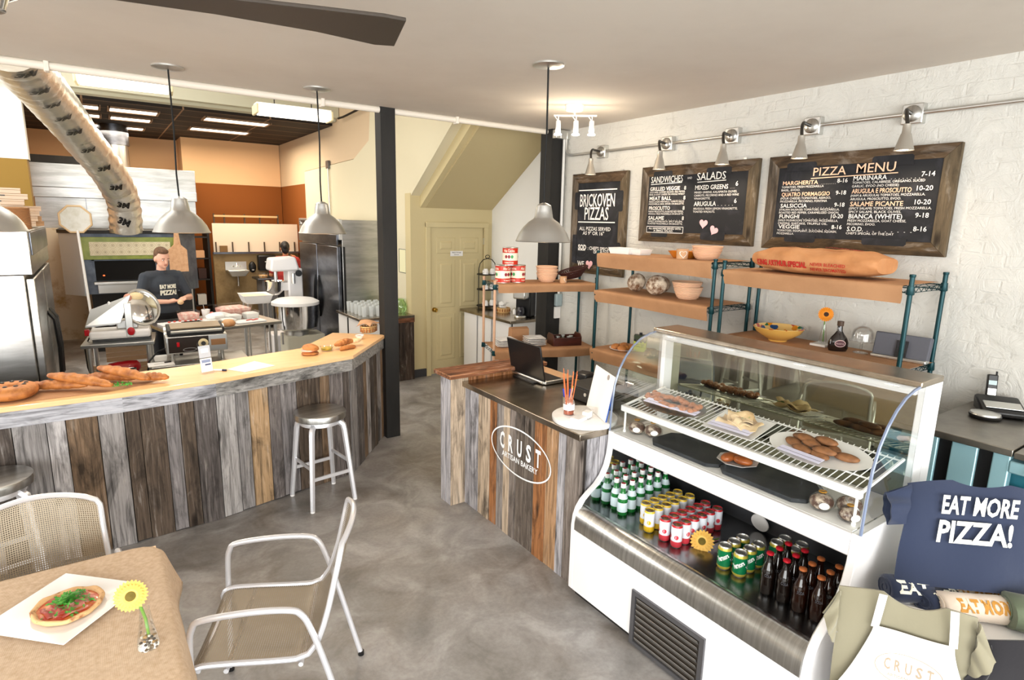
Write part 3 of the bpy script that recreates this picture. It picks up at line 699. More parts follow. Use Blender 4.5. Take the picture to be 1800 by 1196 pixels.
# wire shelf
m = MB(); xa, za, xb, zb = 2.385, 1.105, 2.73, 1.165
n = 46
for i in range(n+1):
    y = Y0+0.05+(Y1-Y0-0.10)*i/n
    m.cyl((xa, y, za), (xb, y, zb), 0.0024, n=5)
for k in (0.33, 0.97): m.cyl((xa+(xb-xa)*k, Y0+0.05, za+(zb-za)*k-0.004), (xa+(xb-xa)*k, Y1-0.05, za+(zb-za)*k-0.004), 0.004, n=6)
for y in (Y0+0.045, Y1-0.045): m.box(xa, xb, y-0.006, y+0.006, za-0.012, za+0.006) if False else m.cyl((xa, y, za), (xb, y, zb), 0.008, n=6)
ws = m.obj('wire_shelf', WHITEP, dc, world=True)
MB().box(xa-0.022, xa+0.008, Y0+0.04, Y1-0.04, za-0.028, za+0.008).obj('shelf_light_strip', WHITE, dc, world=True, bev=0.006)
for y in (Y0+0.06, Y1-0.06):
    MB().cyl((xa, y, 0.953), (xa, y, za), 0.006, n=8).lathe([(0.009, 0), (0.009, 0.015), (0, 0.016)], 8, c=(xa, y, 0.953)).obj('shelf_leg', WHITEP, dc, world=True)
# louvred vent low in the front
v = MB()
v.box(2.050, 2.062, 1.385, 1.41, 0.015, 0.315).box(2.050, 2.062, 1.80, 1.825, 0.015, 0.315).box(2.050, 2.062, 1.41, 1.80, 0.29, 0.315).box(2.050, 2.062, 1.41, 1.80, 0.015, 0.035)
v.obj('vent_frame', mat('vent_grey', '#77777b', 0.35, 0.8), dc, world=True, smooth=0)
MB().box(2.0605, 2.063, 1.41, 1.80, 0.035, 0.29).obj('vent_back', mat('vent_dark', '#3a332c', .6), dc, world=True)
for i in range(8):
    z = 0.040+i*0.0315
    MB(T(2.054, 1.605, z+.012, ry=-28)).box(-.0012, .0012, -.185, .185, -.012, .013).obj('vent_slat', mat('vent_slat_steel', '#a3a09c', .35, .7) if i == 0 else bpy.data.materials['vent_slat_steel'], dc, world=True)

# wire racks
def rack(name, lbl, loc, rz, Lx, D, posts, shelves, post_mats, group='wire shelving racks by the white wall'):
    """local x along the front, y into depth; shelves = [(z, paper_x0, paper_x1, drop, paper_depth)]"""
    t = thing(name, lbl, 'shelving', loc, rz, group)
    for i, (x, y) in enumerate(((0, 0), (Lx, 0), (0, D), (Lx, D))):
        z0, z1 = posts[i]
        p = MB().cyl((x, y, z0), (x, y, z1), 0.0135, n=12)
        p.lathe([(0.015, 0), (0.0165, 0.004), (0.0165, 0.015), (0, 0.017)], 12, c=(x, y, z1-0.005))
        p.obj('post', post_mats[i], t)
    for z, px0, px1, drop, pd in shelves:
        s_ = MB()
        for zz in (z-0.006, z-0.034):
            s_.tube([(0, 0, zz), (Lx, 0, zz), (Lx, D, zz), (0, D, zz)], 0.0035, 5, closed=True)
        for e in range(4):
            a, b = ((0, 0), (Lx, 0), (Lx, D), (0, D))[e], ((Lx, 0), (Lx, D), (0, D), (0, 0))[e]
            nn = int(math.hypot(b[0]-a[0], b[1]-a[1])/0.035); pts = []
            for k in range(nn+1): pts.append((a[0]+(b[0]-a[0])*k/nn, a[1]+(b[1]-a[1])*k/nn, z-0.006 if k % 2 else z-0.034))
            s_.tube(pts, 0.0022, 4)
        for k in range(1, int(Lx/0.03)): s_.cyl((k*0.03, 0, z-0.003), (k*0.03, D, z-0.003), 0.0018, n=4)
        for c in ((0, 0), (Lx, 0), (Lx, D), (0, D)): s_.lathe([(0.019, -0.045), (0.022, -0.04), (0.018, 0.005), (0, 0.006)], 12, c=(c[0], c[1], z))
        s_.obj('wire_shelf', POST_TEAL, t)
        if px1 > px0:
            pts = [(pd, z+0.006)]+[(pd*(1-k/4), z+0.006) for k in range(1, 4)]+[(-0.006, z+0.006), (-0.018, z+0.002), (-0.022, z-0.01)]+[(-0.022+0.004*k, z-0.01-(drop-0.01)*k/4) for k in range(1, 5)]
            rr = random.Random(hash(name) % 1000 if False else int(z*1000)+len(lbl))
            ph = rr.uniform(0, 6)
            def fn(u, v):
                f = v*(len(pts)-1); i = min(int(f), len(pts)-2); k = f-i
                y = pts[i][0]*(1-k)+pts[i+1][0]*k; zz = pts[i][1]*(1-k)+pts[i+1][1]*k
                hang = max(0, (v-0.6)/0.4)
                return (px0+u*(px1-px0)+0.006*sin(9*v+ph)*hang, y+0.006*sin(u*11+ph)*hang, zz+0.004*hang*sin(u*7+ph*2))
            q = MB().shell(fn, 24, 12, 0.0015); q.obj('paper_cover', KRAFT, t, smooth=60)
    return t
TAN = mat('tan_wrapped_post', '#c9a184', 0.7)
# rack along the wall by the corner: front at x = 3.74, runs along -y
rack('wire_rack', 'tall dark green wire rack with paper covered shelves beside the narrow menu', (3.74, 4.0, 0), -90, 1.26, 0.46,
     [(0, 1.875)]*4, [(1.855, 0.005, 1.24, 0.115, 0.46), (1.52, -0.01, 1.235, 0.10, 0.46), (0.97, -0.03, 1.23, 0.105, 0.46)], [POST_TEAL]*4)
rack('wire_rack', 'dark green wire rack behind the display case holding the flour sack', (3.74, 2.66, 0), -90, 1.225, 0.46,
     [(0, 1.87)]*4, [(1.81, 0.005, 1.19, 0.10, 0.46), (1.315, -0.01, 1.235, 0.03, 0.46)], [POST_TEAL]*4)
RKA = (3.09, 4.72)
rack('wire_rack', 'low corner rack with tan front posts and tomato tins on top', (3.09, 4.72, 0), -18.1, 1.06, 0.43,
     [(0, 1.56), (0, 1.58), (0, 1.56), (0, 1.58)], [(1.525, 0.03, 1.05, 0.075, 0.43), (0.875, 0.005, 1.05, 0.085, 0.43)], [TAN, POST_TEAL, TAN, POST_TEAL])
def RA(u, v, z): a = R(-18.1); return (RKA[0]+u*cos(a)-v*sin(a), RKA[1]+u*sin(a)+v*cos(a), z)

# stainless undercounter cooler right of the case
cl = thing('glass_door_cooler', 'stainless topped cooler with pale blue glass doors beside the white wall', 'cooler', (3.85, 0.7, 0))
MB().box(3.44, 4.25, 0.79, 1.21, 1.085, 1.12).obj('steel_top', mat('worn_steel', '#9a9489', 0.30, 1.0, noise=(4, '#77716a', 0.35, 0.7)), cl, world=True, bev=0.003)
MB().box(3.44, 4.25, 0.15, 0.785, 1.08, 1.11).obj('steel_top', bpy.data.materials['worn_steel'], cl, world=True, bev=0.003)
PB = mat('pale_blue_panel', '#9cc6cf', 0.25, 0.3); PBD = mat('teal_glass_interior', '#2f6f7d', 0.2)
m = MB().box(3.56, 4.23, 0.15, 1.19, 0.0, 1.08); m.obj('cabinet', PBD, cl, world=True)
for y0, y1 in ((1.10, 1.19), (0.93, 1.04), (0.80, 0.87)):
    MB().box(3.47, 3.53, y0, y1, 0.06, 1.08).obj('door_frame', PB, cl, world=True, bev=0.006)
for y0, y1 in ((1.04, 1.10), (0.87, 0.93)):
    MB().box(3.49, 3.56, y0, y1, 0.06, 1.08).obj('door_gap', BLACK, cl, world=True)
MB().box(3.46, 3.52, 0.15, 0.80, 1.0, 1.06).obj('drawer_front', PB, cl, world=True, bev=0.006)
MB().box(3.46, 3.52, 0.15, 0.80, 0.82, 0.92).obj('door_frame', PB, cl, world=True, bev=0.006)
MB().tube([(3.47, 0.70, 1.01), (3.43, 0.70, 1.03), (3.42, 0.65, 1.045), (3.43, 0.60, 1.03), (3.47, 0.60, 1.01)], 0.014, 8).obj('handle', WHITEP, cl, world=True)
MB().box(3.50, 3.52, 0.15, 0.80, 0.06, 0.82).obj('door_glass', glass('blue_glass', (0.6, 0.85, 0.9), 0.08), cl, world=True)

# bar stools
def stool():
    t = thing('bar_stool', 'brushed aluminium bar stool at the bar beneath the second pendant', 'stool', (1.25, 4.28, 0), 0, 'aluminium bar stools')
    MB().lathe([(0, 0.70), (0.165, 0.703), (0.185, 0.70), (0.190, 0.688), (0.188, 0.655), (0.175, 0.648), (0, 0.648)], 40).obj('seat', STEEL, t, bev=0)
    MB().lathe([(0.145, 0.648), (0.15, 0.64), (0.15, 0.612), (0, 0.61)], 32).obj('swivel_ring', ALU, t)
    for sx in (-1, 1):
        for sy in (-1, 1):
            pts = [(sx*0.085, sy*0.085, 0.622), (sx*0.105, sy*0.105, 0.618), (sx*0.122, sy*0.122, 0.600), (sx*0.128, sy*0.128, 0.565), (sx*0.17, sy*0.18, 0.012)]
            l = MB().tube(pts, [0.023, 0.023, 0.0225, 0.022, 0.018], 6).obj('leg', ALU, t)
            MB().lathe([(0.017, 0), (0.017, 0.012), (0, 0.014)], 10, c=(sx*0.17, sy*0.18, 0)).obj('foot_glide', WHITEP, l)
    for s_ in (-1, 1):
        MB().box(-0.148, 0.148, s_*0.158-0.006, s_*0.158+0.006, 0.225, 0.25).obj('footrest', ALU, t)
        MB().box(s_*0.145-0.006, s_*0.145+0.006, -0.15, 0.15, 0.30, 0.325).obj('footrest', ALU, t)
    return t
st = stool(); st.rotation_euler = (0, 0, R(8))
dup(st, (-0.60, 4.03, 0), 14, 'brushed aluminium bar stool cut off by the picture edge behind mesh chair')

# mesh armchairs
def mesh_mat():
    m = mat('perforated_metal', '#93856f', 0.45, 0.25); nt = m.node_tree; N = nt.nodes; L = nt.links; b = N['Principled BSDF']
    uv = N.new('ShaderNodeUVMap'); uv.uv_map = 'UVMap'
    sp = N.new('ShaderNodeSeparateXYZ'); L.new(uv.outputs[0], sp.inputs[0])
    def w(src, k):
        a = N.new('ShaderNodeMath'); a.operation = 'MULTIPLY'; a.inputs[1].default_value = k; L.new(src, a.inputs[0])
        s_ = N.new('ShaderNodeMath'); s_.operation = 'SINE'; L.new(a.outputs[0], s_.inputs[0]); return s_.outputs[0]
    ad = N.new('ShaderNodeMath'); L.new(w(sp.outputs[0], 2*pi*62), ad.inputs[0]); L.new(w(sp.outputs[1], 2*pi*110), ad.inputs[1])
    gt = N.new('ShaderNodeMath'); gt.operation = 'LESS_THAN'; gt.inputs[1].default_value = 0.7; L.new(ad.outputs[0], gt.inputs[0])
    L.new(gt.outputs[0], b.inputs['Alpha'])
    return m
PERF = mesh_mat()
def armchair():
    t = thing('mesh_armchair', 'silver mesh armchair pushed up to the far side of burlap covered table', 'chair', (-0.31, 2.74, 0), 186, 'perforated metal armchairs')
    prof = [(0.235, 0.385), (0.238, 0.415), (0.225, 0.438), (0.18, 0.448), (0.08, 0.444), (-0.06, 0.434), (-0.15, 0.430), (-0.20, 0.447), (-0.235, 0.495), (-0.262, 0.57), (-0.288, 0.66), (-0.312, 0.76), (-0.33, 0.84), (-0.345, 0.905)]
    Ls = [0]
    for a, b in zip(prof, prof[1:]): Ls.append(Ls[-1]+math.hypot(b[0]-a[0], b[1]-a[1]))
    def pt(u, v):
        d = v*Ls[-1]; i = max(j for j in range(len(Ls)-1) if Ls[j] <= d+1e-9); k = (d-Ls[i])/(Ls[i+1]-Ls[i])
        y = prof[i][0]*(1-k)+prof[i+1][0]*k; z = prof[i][1]*(1-k)+prof[i+1][1]*k
        s_ = 2*u-1
        top = max(0, (v-0.93)/0.07); bk = max(0, min(1, (v-0.55)/0.3))
        hw = 0.25-0.05*top**3-0.008*bk
        z -= 0.035*s_*s_*bk*(v > 0.5)
        y -= 0.035*(1-s_*s_)*bk - 0.01*bk
        if v < 0.5: z -= 0.012*(1-s_*s_)
        return (s_*hw, y, z)
    nu, nv = 20, 44
    m = MB().grid(pt, nu, nv); o = m.obj('mesh_shell', PERF, t, smooth=180)
    uvl = o.data.uv_layers.new(name='UVMap'); me = o.data; w = nu+1
    for p in me.polygons:
        for li in p.loop_indices:
            vi = me.loops[li].vertex_index; uvl.data[li].uv = ((vi % w)/nu*0.5/0.5, (vi//w)/nv)
    edge = [pt(0, v/40) for v in range(0, 41)]+[pt(u/16, 1) for u in range(1, 16)]+[pt(1, 1-v/40) for v in range(0, 41)]
    MB().tube(edge, 0.0115, 8).obj('edge_frame', ALU, t)
    MB().cyl((-0.25, 0.20, 0.425), (0.25, 0.20, 0.425), 0.009, n=8).cyl((-0.26, 0.10, 0.42), (0.26, 0.10, 0.42), 0.010, n=8).cyl((-0.26, -0.17, 0.41), (0.26, -0.17, 0.41), 0.010, n=8).obj('seat_support', ALU, t)
    for s_ in (-1, 1):
        x = s_*0.272
        p = [Vector(q) for q in ((x, 0.235, 0.005), (x, 0.222, 0.30), (x, 0.213, 0.55), (x, 0.20, 0.625), (x, 0.165, 0.655), (x, 0.0, 0.668), (x, -0.14, 0.660), (x, -0.185, 0.635), (x*0.995, -0.215, 0.57), (x*0.99, -0.265, 0.40), (x*0.985, -0.365, 0.005))]
        MB().tube(smooth_path(p, 4), 0.0125, 10).obj('arm_and_legs', ALU, t)
        for y in (0.235, -0.365): MB().lathe([(0.015, -0.003), (0.015, 0.018), (0, 0.02)], 10, c=(x*(1 if y > 0 else 0.985), y, 0.003)).obj('foot', BLACK, t)
    return t
ch = armchair()
dup(ch, (0.44, 2.40, 0), 67, 'silver mesh armchair at open side of the burlap covered table, empty')

# dining table under burlap
tb = thing('dining_table', 'square cafe table hidden under its burlap cloth', 'table', (-0.40, 2.23, 0))
MB().box(-0.48, 0.48, -0.48, 0.48, 0.715, 0.745).obj('tabletop', MAPLE, tb)
MB().lathe([(0.25, 0), (0.25, 0.015), (0.04, 0.05), (0.035, 0.715), (0, 0.715)], 24).obj('pedestal', IRON, tb)
def burlap():
    m = mat('burlap_cloth', '#e2c8ac', 0.9, noise=((60, 60, 60), '#cdae8d', 0.35, 0.7)); nt = m.node_tree; N = nt.nodes; L = nt.links; b = N['Principled BSDF']
    tc = N.new('ShaderNodeTexCoord')
    hs = []
    for ax in ('X', 'Y'):
        wv = N.new('ShaderNodeTexWave'); wv.bands_direction = ax; wv.inputs['Scale'].default_value = 150; wv.inputs['Distortion'].default_value = 1.5; wv.inputs['Detail Scale'].default_value = 0.4
        L.new(tc.outputs['Object'], wv.inputs['Vector']); hs.append(wv.outputs['Fac'])
    ad = N.new('ShaderNodeMath'); L.new(hs[0], ad.inputs[0]); L.new(hs[1], ad.inputs[1])
    bp = N.new('ShaderNodeBump'); bp.inputs['Strength'].default_value = 0.5; bp.inputs['Distance'].default_value = 0.002
    L.new(ad.outputs[0], bp.inputs['Height']); L.new(bp.outputs[0], b.inputs['Normal'])
    return m
BURLAP = burlap()
def cloth(name, lbl, c, half, drop, z, rz=0, seed=1):
    rr = random.Random(seed)
    n = 60; rings = []
    def rp(d, k, ph):   # rounded square perimeter point at param k
        a = 2*pi*k/n
        ca, sa = cos(a), sin(a); q = max(abs(ca), abs(sa))
        return ca/q, sa/q
    ph = [rr.uniform(0, 6.3) for _ in range(4)]
    for sc_ in (0.05, 0.35, 0.7, 0.95, 1.0): rings.append([(rp(0, k, 0)[0]*half*sc_, rp(0, k, 0)[1]*half*sc_, z) for k in range(n)])
    for i, dz in enumerate((0.006, 0.025, 0.07, 0.13, 0.19, drop)):
        r_ = []
        for k in range(n):
            a = 2*pi*k/n; x, y = rp(0, k, 0); corner = (min(abs(x), abs(y)))**6
            wv = (0.5+0.5*sin(5*a+ph[0]))*0.022+(0.5+0.5*sin(11*a+ph[1]))*0.012
            t_ = dz/drop
            o = half+0.004+0.012*min(1, i)+t_*(wv+0.010) + corner*t_*0.12
            zz = z-dz*(1-0.22*corner*0) - (0.03*sin(3*a+ph[2])*t_*t_)
            r_.append((x*o, y*o, zz))
        rings.append(r_)
    m = MB().rings(rings, cap=(1, 0))
    o = m.obj(name, BURLAP, None, smooth=70); o.location = c; o.rotation_euler = (0, 0, R(rz))
    o.modifiers.new('sub', 'SUBSURF').levels = 1; o.modifiers['sub'].render_levels = 1
    s_ = o.modifiers.new('solid', 'SOLIDIFY'); s_.thickness = 0.002
    return tag(o, lbl, 'tablecloth')
cloth('burlap_tablecloth', 'tan burlap cloth draped over the table with the pizza', (-0.405, 2.225, 0), 0.495, 0.26, 0.752, 0, 3)
# ------------------------------------------------------------------ chalk menus
SLATEB = mat('chalkboard_black', '#1c1c1f', 0.8, noise=((7, 5, 5), '#34343a', 0.48, 0.75, 1.5))
GREYCH = mat('faint_chalk', '#b9b6b2', 0.9)
def textmap(mb, s, h, fn, bold=0.0, w=None, align='c'):
    v, f = glyphs(s, bold)
    x0 = min(p[0] for p in v); x1 = max(p[0] for p in v); ky = h/0.69; kx = ky if w is None else w/(x1-x0)
    o = (x0+x1)/2 if align == 'c' else x0
    mb.add([fn((p[0]-o)*kx, p[1]*ky) for p in v], f)
def heart(mb, x, y, r, z, a=0):
    pts = []
    for i in range(40):
        t = 2*pi*i/40
        px, py = 16*sin(t)**3, 13*cos(t)-5*cos(2*t)-2*cos(3*t)-cos(4*t)
        px, py = px*r/16, py*r/16
        pts.append((x+px*cos(a)-py*sin(a), y+px*sin(a)+py*cos(a), z))
    mb.add(pts, [tuple(range(39, -1, -1))])
def board(name, lbl, yl, yr, z0, z1, fw, tabs, writer):
    Wd, Hh = yl-yr, z1-z0
    t = thing(name, lbl, 'menu board', (4.255, (yl+yr)/2, z0), group='chalkboard menus in barn wood frames')
    M = WALLX(4.255, yl, z0)
    f = fw
    def rail(poly, m):
        b = MB(M); b.prism(poly, 0.004, 0.038); return b.obj('frame_rail', m, t, world=True, smooth=0, bev=0.003)
    rail([(0, Hh), (f, Hh-f), (Wd-f, Hh-f), (Wd, Hh)][::-1], FRAMEH); rail([(0, 0), (Wd, 0), (Wd-f, f), (f, f)], FRAMEH)
    rail([(0, 0), (f, f), (f, Hh-f), (0, Hh)], FRAMEV); rail([(Wd, 0), (Wd, Hh), (Wd-f, Hh-f), (Wd-f, f)], FRAMEV)
    b = MB(M); b.prism([(f-0.006, f-0.006), (Wd-f+0.006, f-0.006), (Wd-f+0.006, Hh-f+0.006), (f-0.006, Hh-f+0.006)], 0.004, 0.030)
    for x0, x1, y0, y1, side in tabs:
        c = 0.012
        if side == 't': poly = [(x0, y0), (x1, y0), (x1, y1-c), (x1-c, y1), (x0+c, y1), (x0, y1-c)]
        elif side == 'b': poly = [(x0+c, y0), (x1-c, y0), (x1, y0+c), (x1, y1), (x0, y1), (x0, y0+c)]
        elif side == 'l': poly = [(x0+c, y0), (x1, y0), (x1, y1), (x0+c, y1), (x0, y1-c), (x0, y0+c)]
        else: poly = [(x0, y0), (x1-c, y0), (x1, y0+c), (x1, y1-c), (x1-c, y1), (x0, y1)]
        b.prism(poly, 0.028, 0.0395)
    b.obj('chalk_panel', SLATEB, t, world=True, smooth=0)
    for k, y in enumerate((0.12*Wd, 0.88*Wd)):
        MB(M).bx(y, Hh+0.006, 0.012, 0.025, 0.02, 0.004).obj('hanger', STEELS, t, world=True)
    cw, cp, ck = MB(M), MB(M), MB(M)
    writer(cw, cp, ck, Wd, Hh)
    cw.obj('chalk_lettering', CHALK, t, world=True, smooth=0)
    if cp.v: cp.obj('peach_lettering', CHALKP, t, world=True, smooth=0)
    if ck.v: ck.obj('chalk_heart', PINK, t, world=True, smooth=0)
    return t
ZT = 0.0402
def ln(mb, x0, y0, x1, y1, w):
    d = math.hypot(x1-x0, y1-y0); nx, ny = -(y1-y0)/d*w/2, (x1-x0)/d*w/2
    mb.add([(x0+nx, y0+ny, ZT), (x0-nx, y0-ny, ZT), (x1-nx, y1-ny, ZT), (x1+nx, y1+ny, ZT)], [(0, 1, 2, 3)])
def w_pizza(cw, cp, ck, Wd, Hh):
    def row(mb, t, x, v, h, w=None, bold=0.02, al='l'): mb.text(t, x*Wd, Hh*(1-v)-h/2, h, w=None if w is None else w*Wd, align=al, bold=bold, z=ZT)
    row(cp, 'PIZZA', 0.285, 0.185, 0.056, 0.185, 0.005); row(cp, 'MENU', 0.525, 0.175, 0.058, 0.195, 0.005)
    ln(cp, 0.275*Wd, Hh*0.748, 0.735*Wd, Hh*0.765, 0.006)
    L = [('MARGHERITA', .29, .215, '8-16', .055, ['TOMATOES, FRESH MOZZARELLA', 'BASIL, EVOO.'], 1), ('QUATRO FORMAGGIO', .41, .29, '9-18', .055, ['(FOUR CHEESE) TOMATOES, ASIAGO,', 'MOZZARELLA, PECORINO, FONTINA'], 1),
         ('SALSICCIA', .53, .165, '9-18', .055, ['(ITALIAN SAUSAGE) TOMATOES, MOZZARELLA,', 'ROASTED RED PEPPER, CARAMELIZED ONION.'], 0), ('FUNGHI', .645, .125, '10-20', .075, ['(WILD MUSHROOM) TOMATOES, MOZZARELLA,', 'CRIMINI, SHIITAKE, TRUFFLE OIL.'], 0),
         ('VEGGIE', .755, .135, '8-16', .07, ['TOMATOES, EGGPLANT, ZUCCHINI, SQUASH,', 'MOZZARELLA.'], 0)]
    for t, v, w, pr, pw, ds, pk in L:
        row(cp if pk else cw, t, .105, v, 0.027, w, 0.012); row(cw, pr, .485, v-.005, 0.027, None, 0.01, 'r')
        if .105+w < .38: row(cw, '. . . . . . . . .', .105+w+.02, v+.012, 0.018, .40-(.105+w), 0, 'l')
        for k, d in enumerate(ds): row(cw, d, .10, v+.042+.032*k, 0.0145, min(.36, .0098*len(d)), 0.0)
    Rr = [('MARINARA', .27, .17, '7-14', ['TOMATOES, CALABRESE, OREGANO, SLICED', 'GARLIC, EVOO (NO CHEESE)'], 0), ('ARUGULA E PROSCIUTTO', .395, .295, '10-20', ['(HAM & ARUGULA) TOMATOES, MOZZARELLA,', 'ARUGULA, PROSCIUTTO, EVOO.'], 1),
          ('SALAME PICANTE', .52, .265, '10-20', ['(SPICY SALAMI) TOMATOES, FRESH MOZZARELLA,', 'SPICY SALAMI, BLACK OLIVES.'], 1), ('BIANCA (WHITE)', .64, .27, '9-18', ['FRESH MOZZARELLA, GOAT CHEESE,', 'PECORINO, EVOO.'], 0),
          ('S.O.D.', .765, .085, '8-16', ["CHEF'S SPECIAL OF THE DAY"], 0)]
    for t, v, w, pr, ds, pk in Rr:
        row(cp if pk else cw, t, .515, v, 0.029, w, 0.012); row(cw, pr, .905, v-.012, 0.029, None, 0.01, 'r')
        if .515+w < .78: row(cw, '. . . . . . . .', .515+w+.02, v+.01, 0.018, .82-(.515+w), 0, 'l')
        for k, d in enumerate(ds): row(cw, d, .512, v+.043+.034*k, 0.0148, min(.40, .0098*len(d)), 0.0)
board('menu_board', 'largest chalkboard menu, headed pizza menu, in a barn wood frame', 2.692, 1.465, 1.967, 2.64, 0.085,
      [(.12*1.227, .30*1.227, .56, .62, 't'), (.60*1.227, .80*1.227, .56, .625, 't'), (.15*1.227, .34*1.227, .055, .10, 'b'), (.60*1.227, .82*1.227, .055, .10, 'b')], w_pizza)
def w_sand(cw, cp, ck, Wd, Hh):
    def row(mb, t, x, v, h, w=None, bold=0.02, al='l'): mb.text(t, x*Wd, Hh*(1-v)-h/2, h, w=None if w is None else w*Wd, align=al, bold=bold, z=ZT)
    row(cw, 'SANDWICHES', .10, .175, .055, .30, .005); row(cw, 'AND', .44, .175, .018, .04, 0); row(cw, 'SALADS', .525, .165, .06, .235, .005)
    ln(cw, .10*Wd, Hh*.765, .395*Wd, Hh*.775, .006); ln(cw, .53*Wd, Hh*.765, .765*Wd, Hh*.775, .006)
    for t, v, w, ds in (('GRILLED VEGGIE', .295, .285, ['ZUCCHINI, SUMMER SQUASH, RED PEPPER', 'BASIL & GOAT CHEESE ON WHOLE WHEAT']), ('MEAT BALL', .42, .21, ["MAMA LUCIA'S MEATBALLS, TOMATO SAUCE", 'MOZZARELLA, BASIL SERVED ON BAGUETTE.']),
                        ('PROSCIUTTO', .55, .205, ['PARMA PROSCIUTTO, ROASTED RED PEPPER,', 'ARUGULA, FRESH MOZZARELLA ON BAGUETTE.']), ('SALAME', .68, .155, ['SWEET SOPPRESSATA, SPICY SALAMI,', 'ROASTED MOZZARELLA ON BAGUETTE.'])):
        row(cw, t, .095, v, .032, w, .012); row(cw, '8', .435, v, .032, None, .005, 'r'); row(cw, '. . . . . .', .095+w+.02, v+.015, .018, .39-.095-w-.01, 0)
        for k, d in enumerate(ds): row(cw, d, .092, v+.045+.03*k, .0145, .335, 0.0)
    x0, x1, y0, y1 = .085*Wd, .435*Wd, .125*Hh, .205*Hh
    for a in ((x0, y0, x1, y0), (x1, y0, x1, y1), (x1, y1, x0, y1), (x0, y1, x0, y0)): ln(cw, *a, .005)
    row(cw, 'ALL SANDWICHES SERVED WITH', .26, .82, .016, .31, .015, 'c'); row(cw, 'A SMALL SALAD.', .25, .85, .016, .19, .015, 'c')
    for t, v, w, ds in (('MIXED GREENS', .30, .27, ['MIXED GREENS, KALAMATA OLIVES,', 'CARROTS, PECORINO AND A RED WINE', 'VINAIGRETTE.']), ('ARUGULA', .50, .185, ['ARUGULA, FRESH LEMON VINAIGRETTE,', 'TOASTED WALNUTS.'])):
        row(cw, t, .515, v, .036, w, .012); row(cw, '6', .86, v-.03, .036, None, .005, 'r'); row(cw, '. . . . .', .515+w+.015, v+.012, .018, .83-.515-w-.01, 0)
        for k, d in enumerate(ds): row(cw, d, .512, v+.06+.038*k, .0165, min(.36, .0115*len(d)), 0.0)
    heart(ck, .61*Wd, .255*Hh, .042, ZT, -.1); heart(ck, .70*Wd, .175*Hh, .042, ZT, -.45)
board('menu_board', 'chalkboard menu of sandwiches and salads with two pink hearts', 3.975, 2.775, 1.972, 2.642, 0.088,
      [(.12*1.2, .30*1.2, .57, .625, 't'), (.60*1.2, .80*1.2, .57, .625, 't'), (.13*1.2, .29*1.2, .045, .10, 'b'), (.59*1.2, .79*1.2, .035, .10, 'b')], w_sand)
def w_oven(cw, cp, ck, Wd, Hh):
    def row(mb, t, x, v, h, w=None, bold=0.02, al='l'): mb.text(t, x*Wd, Hh*(1-v)-h/2, h, w=None if w is None else w*Wd, align=al, bold=bold, z=ZT)
    row(cw, 'BRICKOVEN', .49, .265, .125, .64, .008, 'c'); row(cw, 'PIZZAS', .49, .395, .125, .44, .008, 'c')
    ln(cw, .14*Wd, Hh*.835, .84*Wd, Hh*.835, .011); ln(cw, .15*Wd, Hh*.52, .83*Wd, Hh*.52, .011)
    row(cw, 'ALL PIZZAS SERVED', .47, .545, .036, .58, .01, 'c'); row(cw, 'AS 9" OR 16"', .45, .59, .036, .40, .01, 'c')
    row(cw, 'SOD', .17, .735, .05, .16, .04); ln(cw, .17*Wd, Hh*.235, .31*Wd, Hh*.235, .008); row(cw, ": CHEF'S SPECIAL", .36, .74, .034, .44, .02); row(cw, 'OF THE DAY', .47, .775, .03, .28, .02)
    row(cw, 'WE', .17, .905, .055, .13, .02); heart(ck, .40*Wd, .095*Hh, .052, ZT)
board('menu_board', 'tall narrow chalkboard headed brickoven pizzas beside the black column', 4.965, 4.158, 1.605, 2.63, 0.095,
      [(.04, .10, .10, .40, 'l'), (.055, .11, .66, .84, 'l'), (.70, .76, .10, .34, 'r'), (.70, .765, .64, .84, 'r')], w_oven)

# ------------------------------------------------------------------ goods on the racks
LABELR = mat('red_tin_label', '#c8321f', 0.35); LABELW = mat('cream_tin_label', '#efe6d2', 0.4); TOMATO = mat('tomato_print', '#8f1d2a', 0.4); GREENP = mat('green_print', '#3f9a5a', 0.5)
def big_tin(loc, lbl, a):
    t = thing('tomato_tin', lbl, 'tin', loc, a, 'red and white tomato tins')
    r, h = 0.077, 0.172
    b = MB(); b.lathe([(0.0, 0.004), (r-.004, 0.004), (r, 0), (r, 0.006)], 28)
    b.k = 1; b.lathe([(r, 0.006), (r, 0.045)], 28, cap=(0, 0)); b.k = 2; b.lathe([(r, 0.045), (r, 0.118)], 28, cap=(0, 0)); b.k = 1; b.lathe([(r, 0.118), (r, 0.164)], 28, cap=(0, 0))
    b.k = 0; b.lathe([(r, 0.164), (r+.002, 0.168), (r, h), (r-.004, h-.004), (0, h-.004)], 28)
    fn = lambda ang0, z0: (lambda x, y: ((r+.0008)*sin((x/r)+ang0), -(r+.0008)*cos((x/r)+ang0), z0+y))
    for a0 in (0, 2.1, 4.2):
        b.k = 2; textmap(b, 'Alta Cucina', 0.026, fn(a0, 0.128), 0.02, w=0.115); textmap(b, 'TOMATOES', 0.014, fn(a0, 0.017), 0.02, w=0.10)
        for dx, m_ in ((-0.028, 3), (0.002, 3), (0.032, 4)):
            b.k = m_; g = fn(a0, 0.082)
            pts = [g(dx+0.014*cos(2*pi*i/14), 0.017*sin(2*pi*i/14)) for i in range(14)]; b.add(pts, [tuple(range(14))])
    b.obj('can_body', [STEELS, LABELR, LABELW, TOMATO, GREENP], t)
    return t
big_tin(RA(.125, .17, 1.533), 'red and white tomato tin, the lower one nearer the door', 10)
big_tin(RA(.285, .19, 1.533), 'red and white tomato tin, the lower one nearer the bowls', 30)
big_tin(RA(.20, .18, 1.7055), 'red and white tomato tin standing on two others', 75)
